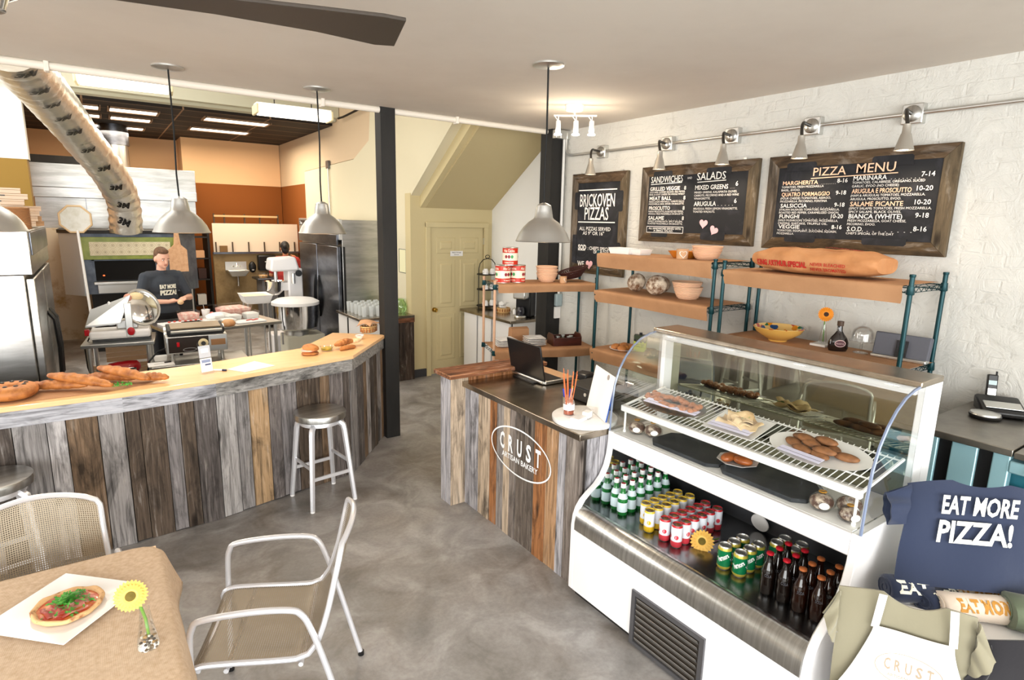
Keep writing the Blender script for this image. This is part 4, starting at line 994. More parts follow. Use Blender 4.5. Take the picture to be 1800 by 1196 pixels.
PEACHB = mat('ridged_cane_basket', '#e6bfa0', 0.8, bump=((1, 1, 90), 0.6, 0.006))
def bann(loc, r, h, lbl, grp, n=1):
    t = MB(); pr = []
    nR = 8
    for i in range(nR+1):
        u = i/nR; rr = r*(0.62+0.38*u**0.6); pr += [(rr+0.0035, u*h+.001), (rr-0.001, u*h+h/nR*0.5)]
    prof = [(0, 0.0)]+pr+[(r-.008, h+.006), (r*0.9, h*.6), (r*.55, .014), (0, .012)]
    o = t.lathe(prof, 32).obj('proofing_bowl', PEACHB); o.location = loc
    return tag(o, lbl, 'bowl', grp)
p = RA(.60, .20, 1.533)
bann(p, .108, .085, 'ridged peach proofing bowl, bottom of the stack on the corner rack', 'peach bowls on the corner rack')
bann((p[0]+.002, p[1], p[2]+.043), .110, .08, 'ridged peach proofing bowl, middle of the stack on the corner rack', 'peach bowls on the corner rack')
bann((p[0]-.002, p[1]+.003, p[2]+.083), .111, .07, 'ridged peach proofing bowl, top of the stack on the corner rack', 'peach bowls on the corner rack')
def kraft_cup(loc, lbl, r, h, a):
    t = thing('kraft_cup', lbl, 'cup', loc, a)
    b = MB().lathe([(0, 0), (r*.9, 0), (r, h), (r-.004, h), (r*.86, .006), (0, .006)], 24)
    b.k = 1
    pts = []
    for i in range(30):
        q = 2*pi*i/30; px, py = 16*sin(q)**3, 13*cos(q)-5*cos(2*q)-2*cos(3*q)-cos(4*q)
        pts.append((px, py))
    for s0, s1 in ((.030*h/.07/16, .024*h/.07/16),):
        for i in range(30):
            j = (i+1) % 30
            qq = [(pts[i], s0), (pts[j], s0), (pts[j], s1), (pts[i], s1)]
            b.add([((r*.97)*sin(c[0]*s/r), -(r*.975)*cos(c[0]*s/r), h*.5+c[1]*s) for c, s in qq], [(0, 1, 2, 3)])
    b.obj('cup_body', [mat('kraft_cup_board', '#c79b74', 0.7) if 'kraft_cup_board' not in bpy.data.materials else bpy.data.materials['kraft_cup_board'], CHALK], t)
    return t
kraft_cup(RA(.725, .065, 1.533), 'small kraft cup with white heart beside dark woven basket', .037, .065, 15)
kraft_cup((3.80, 3.10, 1.863), 'kraft cup with white heart on the top shelf before orange dish', .048, .078, -40)
WICK = mat('dark_wicker', '#3a1512', 0.6)
def wicker(loc, rz, lbl):
    t = thing('woven_basket', lbl, 'basket', loc, rz)
    b = MB(rot(ry=-14))
    nR, nS = 6, 34
    rad = lambda u: (0.085+0.085*u, 0.055+0.055*u, 0.012+0.075*u)
    for i in range(nR+1):
        a, c, z = rad(i/nR); b.tube([(a*cos(2*pi*k/28), c*sin(2*pi*k/28), z) for k in range(28)], 0.0065 if i in (0, nR) else 0.0045, 5, closed=True)
    for k in range(nS):
        q = 2*pi*k/nS
        b.tube([(rad(u)[0]*cos(q+.25*u), rad(u)[1]*sin(q+.25*u), rad(u)[2]) for u in (0, .5, 1)], 0.0035, 4)
        b.tube([(rad(u)[0]*cos(q-.25*u), rad(u)[1]*sin(q-.25*u), rad(u)[2]) for u in (0, .5, 1)], 0.0035, 4)
    b.lathe([(0, .008), (1, .008), (1, .016), (0, .016)], 24, sx=.085, sy=.055)
    b.obj('woven_body', WICK, t)
wicker(RA(.90, .20, 1.57), -10, 'dark brown woven basket tipped on the corner rack')
def sq_plate(loc, rz, s, lbl, grp):
    t = MB(); h = s/2
    def sq(k, z): return [(-k, -k, z), (k, -k, z), (k, k, z), (-k, k, z)]
    o = t.rings([sq(h*.6, 0), sq(h*.62, .002), sq(h, .018), sq(h, .022), sq(h*.97, .022), sq(h*.66, .007), sq(h*.6, .006)]).obj('square_plate', CERAM, bev=0.002); o.location = loc; o.rotation_euler = (0, 0, R(rz))
    return tag(o, lbl, 'plate', grp)
POS = ['bottom', 'second from the bottom', 'third from the bottom', 'fourth from the bottom', 'fifth from the bottom', 'sixth from the bottom']
for k in range(5): sq_plate(RA(.16+.004*(k % 2), .17, .884+.0145*k), -20+k*2, .20, 'white square plate, %s of stack nearest the tan posts' % POS[k] if k < 4 else 'white square plate on top of stack nearest the tan posts', 'square plates on the corner rack')
for k in range(5): sq_plate(RA(.47, .16+.003*(k % 2), .884+.0165*k), -16-k, .195, 'white square plate, %s of stack beside wooden caddy' % POS[k] if k < 4 else 'white square plate on top of stack beside wooden caddy', 'square plates on the corner rack')
# wooden caddy with small jars
t = thing('wooden_caddy', 'dark brown wooden caddy of small jars on the corner rack', 'caddy', RA(.80, .16, .884), -18)
DW = mat('dark_stained_wood', '#4f1f12', 0.4, noise=((3, 20, 20), '#2f120b', 0.4, 0.7), coat=.2)
for y in (-.095, .095): MB().box(-.15, .15, y-.006, y+.006, 0, .085).obj('side', DW, t, bev=.002)
for x in (-.15, .15):
    e = MB(Matrix(((0, 0, 1, x-.006), (1, 0, 0, 0), (0, 1, 0, 0), (0, 0, 0, 1)))); e.prism([(-.095, 0), (.095, 0), (.095, .085), (.06, .12), (-.06, .12), (-.095, .085)], 0, .012); e.obj('end', DW, t, bev=.002)
MB().box(-.145, .145, -.09, .09, 0, .008).obj('bottom', DW, t)
for k, (u, v) in enumerate(((.72, .13), (.80, .19), (.87, .14), (.83, .10))):
    j = thing('spice_jar', ['small glass jar with steel lid at the plate end of caddy', 'small glass jar with steel lid in middle of caddy', 'small glass jar with steel lid at the wall end of caddy', 'small glass jar with steel lid at front of caddy'][k], 'jar', RA(u, v+.01, .893), 0, 'jars in the wooden caddy')
    MB().lathe([(0, 0), (.024, 0), (.026, .05), (.02, .06), (.02, .065)], 14, cap=(1, 0)).obj('glass_body', mat('herb_glass', '#4b4a30', 0.15, coat=.5) if k == 0 else bpy.data.materials['herb_glass'], j)
    MB().lathe([(.023, .062), (.023, .08), (0, .082)], 14).obj('lid', STEELS, j)
t = thing('paper_bag', 'crumpled brown paper bag behind the white plates', 'paper bag', RA(.36, .36, .884), -14)
MB().rings([[(x*.09+.01*sin(7*z+x), y*.05, z) for x, y in ((-1, -1), (0, -.8), (1, -1), (1.05, 0), (1, 1), (0, .8), (-1, 1), (-1.05, 0))] for z in (0, .05, .10, .145)]+[[(x*.095, y*.012, .16) for x, y in ((-1, -1), (0, -.8), (1, -1), (1.05, 0), (1, 1), (0, .8), (-1, 1), (-1.05, 0))]]).obj('bag_body', KRAFT, t, smooth=30)
# top shelf of the tall rack
def tray(name, loc, rz, w, d, h, m, lbl, cat='dish', grp=None):
    def sq(kx, ky, z): return [(-kx, -ky, z), (kx, -ky, z), (kx, ky, z), (-kx, ky, z)]
    a, c = w/2, d/2
    o = MB().rings([sq(a*.86, c*.86, 0), sq(a*.97, c*.97, h*.9), sq(a, c, h*.92), sq(a, c, h), sq(a*.93, c*.93, h), sq(a*.83, c*.83, .008)]).obj(name, m, bev=.003); o.location = loc; o.rotation_euler = (0, 0, R(rz))
    return tag(o, lbl, cat, grp)
tray('baking_dish', (3.86, 3.80, 1.863), -84, .24, .15, .055, CERAM, 'white rectangular baking dish, front one on the top shelf')
tray('baking_dish', (3.90, 3.66, 1.863), -95, .20, .14, .05, CERAM, 'white rectangular baking dish partly behind another on top shelf')
o = MB().lathe([(0, 0), (.085, 0), (.125, .05), (.13, .055), (.12, .052), (.083, .008), (0, .008)], 36).obj('pie_dish', mat('orange_glaze', '#cf7a22', 0.2, coat=.4)); o.location = (3.93, 3.19, 1.863); tag(o, 'orange glazed pie dish on the top shelf', 'dish')
bann((3.93, 2.97, 1.863), .115, .075, 'ridged peach proofing bowl beside orange pie dish, lower of two', 'peach bowls beside the pie dish')
bann((3.93, 2.965, 1.90), .118, .065, 'ridged peach proofing bowl beside orange pie dish, upper of two', 'peach bowls beside the pie dish')
# boules
def boule(loc, r, lbl, tilt, rz):
    o = MB(rot(rx=tilt))
    nu, nv = 30, 14
    rs = []
    for i in range(nv+1):
        a = -pi/2+pi*min(max(i/nv, .01), .99); ring = []
        for j in range(nu):
            q = 2*pi*j/nu
            k = 1.0
            if a > .3:
                d1 = abs(cos(a)*cos(q)); d2 = abs(cos(a)*sin(q)); k -= .05*math.exp(-(d1/.07)**2)+.05*math.exp(-(d2/.07)**2)
            ring.append((r*cos(a)*cos(q)*k, r*cos(a)*sin(q)*k, r*.62*sin(a)*k))
        rs.append(ring)
    o.rings(rs); o = o.obj('boule_loaf', FLOURED, smooth=60); o.location = loc; o.rotation_euler = (0, 0, R(rz))
    return tag(o, lbl, 'bread', 'floured boules on the rack')
boule((3.96, 3.72, 1.612), .085, 'floured round loaf nearest the narrow chalkboard', 62, -70)
boule((3.90, 3.43, 1.618), .090, 'floured round loaf at front, nearest the peach bowls', 62, -60)
boule((4.06, 3.52, 1.605), .080, 'floured round loaf tucked behind the other two', 62, -65)
bann((3.98, 3.16, 1.528), .118, .095, 'ridged peach proofing bowl below the grey rimmed one', 'peach bowls beside the boules')
bann((3.975, 3.17, 1.585), .122, .08, 'ridged peach proofing bowl on top, beside the boules', 'peach bowls beside the boules')
# third shelf
def dome(mb, c, r, h, n=16):
    mb.lathe([(0, 0), (r*.8, 0), (r, h*.25), (r*.95, h*.55), (r*.6, h*.9), (0, h)], n, c=c)
t = thing('round_plate', 'white round plate of glossy buns on the lower rack shelf', 'plate', (3.93, 3.80, .978))
MB().lathe([(0, 0), (.08, 0), (.13, .014), (.132, .018), (.08, .007), (0, .006)], 36).obj('plate_body', CERAM, t)
for k, (x, y) in enumerate(((-.05, .05), (.0, -.02), (.05, .045), (-.06, -.04), (.06, -.05))):
    b = MB(); dome(b, (0, 0, 0), .045, .045); o = b.obj('glazed_bun', BREAD, smooth=70); o.location = (3.93+x, 3.80+y, .986); o.rotation_euler = (R(20*(k % 2)), R(-12), 0)
    tag(o, ['glazed bun at the menu board side of plate', 'glazed bun in the middle of the plate', 'glazed bun nearest the olive tin', 'glazed bun at the front left of plate', 'glazed bun at the front right of plate'][k].replace('left of plate', 'edge, laptop side').replace('right of plate', 'edge, case side'), 'bun', 'glazed buns on the white plate')
t = thing('oil_tin', 'yellow green oil tin with black olives printed on top', 'tin', (4.02, 3.68, .978), -55)
b = MB().box(-.055, .055, -.035, .035, 0, .15); b.k = 1; b.box(-.056, .056, -.036, .036, .10, .151)
b.k = 2
for k in range(6): b.ell((-.045+.018*k, -.037, .108-.012*(k % 2)), (.011, .003, .014), 8, 5)
b.M = WALLY(0, -.0362, 0); b.k = 1; b.text('Extra Virgin', 0, .062, .012, align='c', bold=.01); b.text('Olive Oil', 0, .043, .012, align='c', bold=.01)
b.obj('tin_body', [mat('lime_tin', '#c3cf3e', .35), mat('dark_green_print', '#2d3a17', .4), mat('olive_print', '#15180d', .3)], t, bev=.004)
MB().cyl((0, 0, .15), (0, 0, .172), .014, n=12).obj('cap', BLACK, t)
for k, (x, y, z, l_) in enumerate(((3.90, 3.44, .978, 'dark crusty loaf behind the case glass, corner side'), (3.98, 3.30, .978, 'dark crusty loaf behind the case glass, middle'), (3.90, 3.18, .978, 'dark crusty loaf behind the case glass, flour sack side'))):
    b = MB(); b.ell((0, 0, .04), (.10, .055, .042), 18, 10); o = b.obj('crusty_loaf', mat('dark_seeded_crust', '#6d4227', .7, noise=(22, '#c99a66', .5, .65), bump=(26, .6, .006)) if k == 0 else bpy.data.materials['dark_seeded_crust']); o.location = (x, y, z); o.rotation_euler = (0, 0, R(20+40*k)); tag(o, l_, 'bread', 'dark loaves on the lower shelf')
# flour sack
t = thing('flour_sack', 'big brown paper flour sack with red printing on the rack', 'sack', (3.95, 2.08, 1.818), -92)
SACK = mat('sack_paper', '#c88f5f', .7, noise=(5, '#b67a4a', .4, .7), bump=((9, 14, 14), .8, .012))
def sack(u, v):
    a = 2*pi*v; x = -.43+.86*u
    e = math.sin(pi*min(max((u*.94+.03), 0), 1))**.26
    w = .165*e**.55+.01; h = .088*e
    lump = 1+.07*sin(9*u+2*cos(a))+.05*sin(19*u+3*a)+.03*sin(31*u-5*a)
    yy = cos(a); zz = sin(a)
    yy = abs(yy)**.75*(1 if yy > 0 else -1); zz = abs(zz)**.8*(1 if zz > 0 else -1)
    return (x, yy*w*lump, .088+zz*h*(lump if zz > 0 else 1))
b = MB(); b.rings([[sack(i/36, j/28) for j in range(28)] for i in range(37)])
b.k = 1
def sk(x):
    e = math.sin(pi*min(max(((x+.43)/.86*.94+.03), 0), 1))**.26
    return .165*e**.55+.01, .088*e
def side_text(x, z):
    w, h = sk(x); q = min(.97, abs((z-.088)/h)); return (x, -w*1.06*(1-q**2.5)**.375-.004, z)
def top_text(x, y):
    w, h = sk(x); q = min(.97, abs(y/w)); return (x, y, .088+h*1.07*(1-q**2.667)**.4+.004)
textmap(b, 'KING ARTHUR SPECIAL', .034, lambda x, y: side_text(x-.36, .052+y), .06, w=.38, align='l')
textmap(b, 'NEVER BLEACHED', .020, lambda x, y: side_text(x+.045, .068+y), .02, w=.22, align='l'); textmap(b, 'NEVER BROMATED', .020, lambda x, y: side_text(x+.045, .036+y), .02, w=.22, align='l')
textmap(b, 'UNBLEACHED', .034, lambda x, y: top_text(x+.05, y-.05), .03, w=.24, align='l'); textmap(b, 'FLOUR', .05, lambda x, y: top_text(x-.22, y-.04), .03, w=.15, align='l')
b.obj('sack_body', [SACK, mat('red_sack_ink', '#b5271f', .7)], t, smooth=60)
# counter-top behind the case
t = thing('painted_bowl', 'yellow painted serving bowl with floral rim inside', 'bowl', (3.96, 2.32, 1.323))
YG = mat('yellow_glaze', '#e0b05a', .2, coat=.5)
def floral():
    m = mat('floral_glaze', '#e8c27a', .2, coat=.5); nt = m.node_tree; N = nt.nodes; L = nt.links
    tc = N.new('ShaderNodeTexCoord'); v = N.new('ShaderNodeTexVoronoi'); v.inputs['Scale'].default_value = 26; L.new(tc.outputs['Object'], v.inputs['Vector'])
    r = N.new('ShaderNodeValToRGB'); r.color_ramp.interpolation = 'CONSTANT'; e = r.color_ramp.elements
    for i, (p_, c) in enumerate(((0, '#e8c27a'), (.55, '#b6391f'), (.68, '#2f6d4a'), (.80, '#274b7a'), (.90, '#d88a1f'))):
        q = e[i] if i < 2 else e.new(p_); q.position = p_; q.color = lin(c)
    sp = N.new('ShaderNodeSeparateColor'); L.new(v.outputs['Color'], sp.inputs[0]); L.new(sp.outputs[0], r.inputs[0]); L.new(r.outputs[0], N['Principled BSDF'].inputs['Base Color']); return m
b = MB().lathe([(0, 0), (.06, 0), (.065, .012), (.10, .03), (.15, .065), (.172, .10)], 40, cap=(1, 0)); b.k = 1; b.lathe([(.172, .10), (.166, .104), (.145, .07), (.10, .036), (.05, .018), (0, .016)], 40, cap=(0, 1))
b.obj('bowl_body', [YG, floral()], t)
def flower(t, c, r, m, mc, n=22, face=None, two=True):
    nrm = (Vector(face) if face else Vector((-.7, -.7, .35))).normalized(); q = nrm.to_track_quat('Z', 'Y').to_matrix().to_4x4()
    b = MB(Matrix.Translation(c) @ q)
    for lay, (n_, rr, zz) in enumerate(((n, r, 0.0), (n-4, r*.78, .006))):
        for k in range(n_):
            a = 2*pi*k/n_+lay*.1; ca, sa = cos(a), sin(a); w = rr*.14
            P_ = [(.18*rr, 0, zz), (.55*rr, w, zz+.004), (.85*rr, w*.8, zz), (rr, 0, zz-.004), (.85*rr, -w*.8, zz), (.55*rr, -w, zz+.004)]
            b.add([(x*ca-y*sa, x*sa+y*ca, z) for x, y, z in P_], [tuple(range(6))])
    b.obj('petals', m, t, smooth=0)
    MB(Matrix.Translation(c) @ q).lathe([(0, -.004), (r*.32, 0), (r*.30, .010), (0, .014)], 20).obj('flower_centre', mc, t)
DARKC = mat('dark_flower_centre', '#3b2312', .8, bump=(60, .6, .004)); OLC = mat('olive_flower_centre', '#6a5a1c', .8, bump=(60, .6, .004))
ORP = mat('orange_petals', '#e58a12', .55); YEP = mat('yellow_petals', '#f5c25e', .55); STEM = mat('flower_stem', '#6c9a3c', .5)
t = thing('bud_vase', 'glass bud vase of an orange flower on white coaster', 'vase', (4.08, 2.06, 1.341))
MB().lathe([(0, 0), (.026, 0), (.028, .01), (.012, .11), (.010, .135)], 16, cap=(1, 0)).obj('glass_body', CLEAR, t)
MB().tube([(.005, 0, .01), (0, 0, .08), (-.005, .0, .16), (-.012, -.004, .195)], .004, 6).obj('stem', STEM, t)
flower(t, (-.018, -.010, .205), .052, ORP, DARKC, face=(-.8, -.65, .15))
o = MB().bx(4.07, 2.06, 1.3315, .11, .11, .016).obj('coaster', CERAM, bev=.003); tag(o, 'white square coaster under the bud vase with orange flower', 'coaster')
t = thing('liqueur_bottle', 'dark round shouldered liqueur bottle with oval label', 'bottle', (4.0, 1.915, 1.323), -46)
b = MB(Matrix.Diagonal((1, .55, 1, 1))).lathe([(0, 0), (.055, 0), (.063, .02), (.062, .06), (.05, .09), (.03, .115), (.018, .135), (.016, .17)], 24); b.obj('glass_body', mat('dark_bottle_glass', '#1a0f0c', .06, coat=.6), t)
MB().lathe([(.017, .168), (.02, .17), (.02, .20), (0, .202)], 16).obj('stopper', mat('wood_stopper', '#4a3423', .5), t)
b = MB(WALLY(0, -.0365, .055)); b.add([(.034*cos(2*pi*i/24), .024*sin(2*pi*i/24), .002) for i in range(24)], [tuple(range(24))]); b.k = 1
b.add([(.030*cos(2*pi*i/24), .020*sin(2*pi*i/24), .0026) for i in range(24)], [tuple(range(24))]); b.k = 0; b.text('Reserve', 0, -.005, .010, align='c', z=.003)
b.obj('label', [mat('pale_label', '#c9a9a4', .5), mat('plum_label', '#4a1420', .5)], t, smooth=0)
t = thing('cake_stand', 'small footed glass cake stand with glass dome', 'cake stand', (4.07, 1.80, 1.323))
MB().lathe([(0, 0), (.045, 0), (.045, .004), (.008, .012), (.008, .065), (.02, .072), (.075, .078), (.078, .086), (.074, .083), (0, .08)], 32).obj('stand', CLEAR, t)
MB().lathe([(.062, .084), (.062, .13), (.055, .155), (.03, .175), (.008, .18), (.006, .19), (.013, .198), (.01, .208), (0, .21)], 32, cap=(0, 1)).obj('dome', CLEAR, t)
t = thing('speaker_dock', 'grey speaker dock with small black player behind the rack post', 'speaker', (4.08, 1.57, 1.323), -86)
b = MB(rot(rx=-10)); b.box(-.155, .155, -.02, .03, .012, .16); b.obj('speaker_grille', mat('grey_grille', '#5a5b63', .7, bump=(300, .4, .002)), t, bev=.008)
MB().box(-.155, .155, -.045, .03, 0, .022).obj('silver_base', STEELS, t, bev=.006)
b = MB(T(.01, -.032, .02, rx=-12)); b.box(-.031, .031, -.005, .005, 0, .105); b.k = 1; b.box(-.025, .025, -.0056, -.004, .055, .098); b.obj('music_player', [BLACK, mat('dark_screen', '#23252c', .1)], t, bev=.003)
# phone base, handset and disc on the cooler
t = thing('desk_phone', 'black and silver answering machine base on the steel top', 'telephone', (4.08, 1.03, 1.122), -60)
b = MB(); b.rings([[(-.10, -.09, z0) for z0 in (0,)]+[(.10, -.09, 0), (.10, .09, 0), (-.10, .09, 0)], [(-.105, -.095, .03), (.105, -.095, .03), (.105, .095, .075), (-.105, .095, .075)], [(-.09, -.08, .04), (.09, -.08, .04), (.09, .085, .085), (-.09, .085, .085)]]); b.obj('base', BLACK, t, bev=.01)
MB(T(0, 0, .058, rx=14)).box(-.085, .085, -.075, .0, .005, .012).obj('silver_panel', STEELS, t, bev=.004)
t = thing('cordless_handset', 'cordless phone handset standing in cradle on the steel top', 'telephone', (4.16, 1.10, 1.122), -60)
MB().box(-.05, .05, -.035, .04, 0, .05).obj('cradle', BLACK, t, bev=.008)
b = MB(T(0, .005, .03, rx=-12)); b.box(-.025, .025, -.014, .014, 0, .165); b.obj('handset_body', BLACK, t, bev=.006)
b = MB(T(0, .005, .03, rx=-12)); b.box(-.021, .021, -.017, -.013, .015, .085); b.obj('keypad', STEELS, t, bev=.002)
b = MB(T(0, .005, .03, rx=-12)); b.box(-.019, .019, -.017, -.013, .105, .13); b.obj('display', mat('phone_display', '#9fb3b5', .2), t)
MB(T(0, .005, .03, rx=-12)).cyl((.018, 0, .165), (.018, 0, .185), .005, n=8).obj('antenna', BLACK, t)
t = thing('call_pager', 'round black and silver disc lying on the steel top', 'pager', (3.93, 1.05, 1.1215))
MB().lathe([(0, 0), (.07, 0), (.075, .012), (.07, .018)], 32).obj('base', BLACK, t)
MB().lathe([(.071, .017), (.068, .026), (.03, .034), (0, .035)], 32).obj('cover', STEELS, t)
# ------------------------------------------------------------------ on the service counter (top at .965)
t = thing('laptop', 'open black laptop with its lid back towards the room', 'laptop', (2.56, 3.43, .965), -90)
MB().box(-.21, .21, 0, .28, .006, .03).obj('base', STEELS, t, bev=.004)
MB().box(-.19, .19, .03, .16, .0305, .032).obj('keyboard', BLACK, t)
MB().box(-.20, .20, .165, .275, .0305, .0315).obj('palm_rest', mat('tan_palm_rest', '#c9a27c', .4), t)
b = MB(T(0, 0, .03, rx=11)); b.box(-.21, .21, -.012, 0, 0, .27); b.obj('screen_lid', BLACK, t, bev=.004)
MB().cyl((-.19, -.006, .018), (.19, -.006, .018), .012, n=10).obj('hinge', STEELS, t)
MB().box(-.13, .13, -.055, -.015, 0, .012).obj('battery_bump', BLACK, t, bev=.004)
o = MB().lathe([(0, 0), (.19, 0), (.195, .012), (.195, .026), (.19, .03), (0, .03)], 48).obj('marble_board', mat('white_marble', '#efedeb', .25, noise=(5, '#dcdad7', .5, .7))); o.location = (2.30, 2.51, .9655); tag(o, 'round white marble board at the case end of counter', 'serving board')
ZM = .9965
t = thing('stick_jar', 'glass jar holding orange stir sticks on marble board', 'jar', (2.23, 2.575, ZM))
MB().lathe([(0, 0), (.033, 0), (.034, .005), (.034, .075), (.028, .088), (.018, .095), (.018, .108), (.021, .11)], 20, cap=(1, 0)).obj('glass_body', CLEAR, t)
MB().lathe([(.0345, .03), (.0345, .066)], 20, cap=(0, 0)).obj('label', PAPERW, t); MB().lathe([(0, .003), (.030, .003), (.030, .022), (0, .022)], 16).obj('orange_oil', mat('orange_oil', '#b4532a', .2), t)
for k in range(8):
    a = k*.8; q = MB().cyl((.012*cos(a), .012*sin(a), .01), (.045*cos(a+.4), .045*sin(a+.4), .25+.012*(k % 3)), .0022, n=6).obj('stick', mat('orange_sticks', '#d8703a', .6) if k == 0 else bpy.data.materials['orange_sticks'], t)
t = thing('pen_cup', 'steel cup of blue and yellow pens behind stick jar', 'cup', (2.345, 2.72, .9655))
MB().lathe([(0, 0), (.03, 0), (.034, .085), (.031, .085), (.027, .005), (0, .005)], 20).obj('cup_body', STEEL, t)
for k, (c_, dx, dy) in enumerate((('#2b3fae', .02, .01), ('#2b3fae', -.018, .012), ('#f2f2f2', .004, -.02), ('#d9c53a', .012, -.012))):
    MB().cyl((dx*.4, dy*.4, .01), (dx*1.5, dy*1.5, .125+.01*k), .0055, n=8).obj('pen', mat('pen_colour_%s' % ['navy', 'blue', 'white', 'yellow'][k], c_, .4), t)
o = MB().box(-.045, .045, -.03, .03, 0, .022).obj('card_box', CERAM, bev=.003); o.location = (2.20, 2.45, ZM); o.rotation_euler = (0, 0, R(15)); tag(o, 'low white box of cards on the marble board', 'box')
t = thing('acrylic_holder', 'clear acrylic card holder beside white card box', 'card holder', (2.30, 2.47, ZM), 20)
for x0, x1, z1 in ((-.055, -.003, .055), (.003, .055, .05)): MB().box(x0, x1, -.03, .03, 0, z1).obj('block', PLASTICCLEAR, t, bev=.003)
MB().box(-.05, .0, -.02, .02, .004, .04).obj('cards', PAPERW, t)
t = thing('paper_sign', 'tall white paper sign leaning at the end of counter', 'sign', (2.43, 2.635, ZM), -112)
LN = rot(rx=-11)
b = MB(LN); b.box(0, .31, -.003, .0, 0, .27); b.obj('paper', PAPERW, t)
b = MB(LN); b.box(0, .316, .0005, .006, 0, .265); b.obj('blue_backing', mat('blue_plastic', '#2c56a8', .3), t)
b = MB(LN @ T(.22, -.0035, .245, rx=90)); b.lathe([(0, 0), (.016, 0), (.016, .001), (0, .001)], 20)
b.obj('round_stamp', mat('grey_stamp', '#a39a94', .6), t)
t = thing('receipt_printer', 'small black receipt printer with gold stripe behind laptop', 'printer', (2.78, 3.06, .9655), -70)
MB().box(-.055, .055, -.06, .06, 0, .11).obj('printer_body', BLACK, t, bev=.015); MB().box(-.04, .04, -.062, -.055, .055, .065).obj('gold_stripe', mat('gold_stripe', '#a98f3a', .3, .6), t)
MB().tube([(.02, .06, .05), (.05, .12, .06), (.10, .16, .02), (.16, .14, .008)], .004, 6).obj('cable', RUBBER, t)
t = thing('cash_drawer', 'low black cash drawer beneath the paper sign', 'cash drawer', (2.655, 2.75, .9655), -90)
MB().box(-.20, .20, -.13, .15, 0, .10).obj('drawer_body', BLACKM, t, bev=.006); MB().box(-.195, .195, -.137, -.13, .012, .088).obj('drawer_front', BLACK, t, bev=.003)
MB().cyl((0, -.142, .06), (0, -.136, .06), .012, n=14).obj('lock', STEELS, t)
# ------------------------------------------------------------------ drinks in the well (floor at .50)
GREENG = mat('green_bottle_glass', '#1f8a3c', .06, trans=.35, ior=1.4, coat=.6)
PALEB = mat('pale_blue_label', '#cfdfe3', .5)
CAPR = mat('red_star_cap', '#b03030', .4)
def rowlab(k): return ['front row', 'second row', 'third row', 'fourth row', 'fifth row', 'sixth row'][k]
def water():
    t = thing('water_bottle', 'x', 'bottle', (0, 0, 0), 0, 'green water bottles in the case')
    MB().lathe([(0, 0), (.026, 0), (.0295, .006), (.0295, .085), (.028, .10), (.018, .13), (.0135, .15), (.0125, .172)], 20).obj('glass_body', GREENG, t)
    b = MB().lathe([(.030, .022), (.030, .078)], 20, cap=(0, 0)); b.k = 1
    b.obj('label', [PALEB], t)
    MB().lathe([(.0285, .100), (.0190, .130)], 20, cap=(0, 0)).obj('neck_label', PALEB, t, label='pale neck label')
    b = MB().lathe([(.0145, .162), (.0150, .166), (.0150, .186), (.013, .188)], 16, cap=(0, 0)); b.k = 1; b.lathe([(.0135, .1875), (0, .1885)], 16, cap=(0, 0)); b.obj('cap', [PAPERW, CAPR], t)
    return t
wb = water(); first = True
for col, y, x0, n, nm in ((0, 2.243, 2.330, 6, 'column by the case end panel'), (1, 2.172, 2.312, 6, 'column next to yellow cans')):
    for k in range(n):
        lb = 'green water bottle, %s, %s' % (rowlab(k), nm)
        if first: wb.location = (x0, y, .50); wb['label'] = lb; first = False
        else: dup(wb, (x0+.071*k, y, .50), 20*k, lb)
def slim_can(kind, top, base, dots):
    t = thing('soda_can', 'x', 'can', (0, 0, 0), 0, kind)
    r, h = .029, .125
    b = MB(); b.k = 2; b.lathe([(0, .003), (.022, 0), (.026, .004)], 22, cap=(1, 0)); b.k = 1; b.lathe([(.026, .004), (r, .012), (r, .036)], 22, cap=(0, 0)); b.k = 0; b.lathe([(r, .036), (r, .108), (.0285, .111)], 22, cap=(0, 0)); b.k = 3; b.lathe([(.0285, .111), (.028, .113), (.0255, .121)], 22, cap=(0, 0))
    b.k = 1
    for a in (-.9, 0.7, 2.4, 4.0):
        pts = [((r+.0006)*sin(a+.011*cos(q)/r), -(r+.0006)*cos(a+.011*cos(q)/r), .060+.012*sin(q)) for q in [2*pi*i/14 for i in range(14)]]
        b.add(pts, [tuple(range(14))])
    b.obj('can_body', [mat(kind.split()[0]+'_can_white', '#e9edf5', .3), mat(kind.split()[0]+'_can_base', base, .3), STEELS, mat(kind.split()[0]+'_can_top', top, .3)], t)
    b = MB().lathe([(.0255, .121), (.026, .1245), (.0235, .1245), (.0225, .120), (0, .120)], 22, cap=(0, 1)); b.k = 1; b.lathe([(.0235, .1246), (.0205, .1206)], 22, cap=(0, 0)); b.k = 2; b.bx(0, -.004, .1215, .012, .018, .0015)
    b.obj('can_lid', [STEELS, mat(kind.split()[0]+'_foil', top, .3, .3), mat(kind.split()[0]+'_pull', '#b58a4a', .35, .7)], t)
    return t
def cols(proto, specs, z, step, fmt):
    first = True
    for y, x0, n, nm in specs:
        for k in range(n):
            lb = fmt % (rowlab(k), nm)
            if first: proto.location = (x0, y, z); proto['label'] = lb; first = False
            else: dup(proto, (x0+step*k, y, z), 37*k % 360, lb)
cols(slim_can('yellow lemon soda cans', '#e8c53a', '#e3bd2a', 0), [(2.028, 2.345, 5, 'column beside the green bottles'), (1.957, 2.298, 6, 'column beside the red cans')], .50, .0655, 'yellow lemon soda can, %s, %s')
cols(slim_can('red orange soda cans', '#c5232b', '#d8404c', 0), [(1.852, 2.300, 6, 'column beside the yellow cans'), (1.775, 2.302, 6, 'column on the flower side')], .50, .0655, 'red topped soda can, %s, %s')
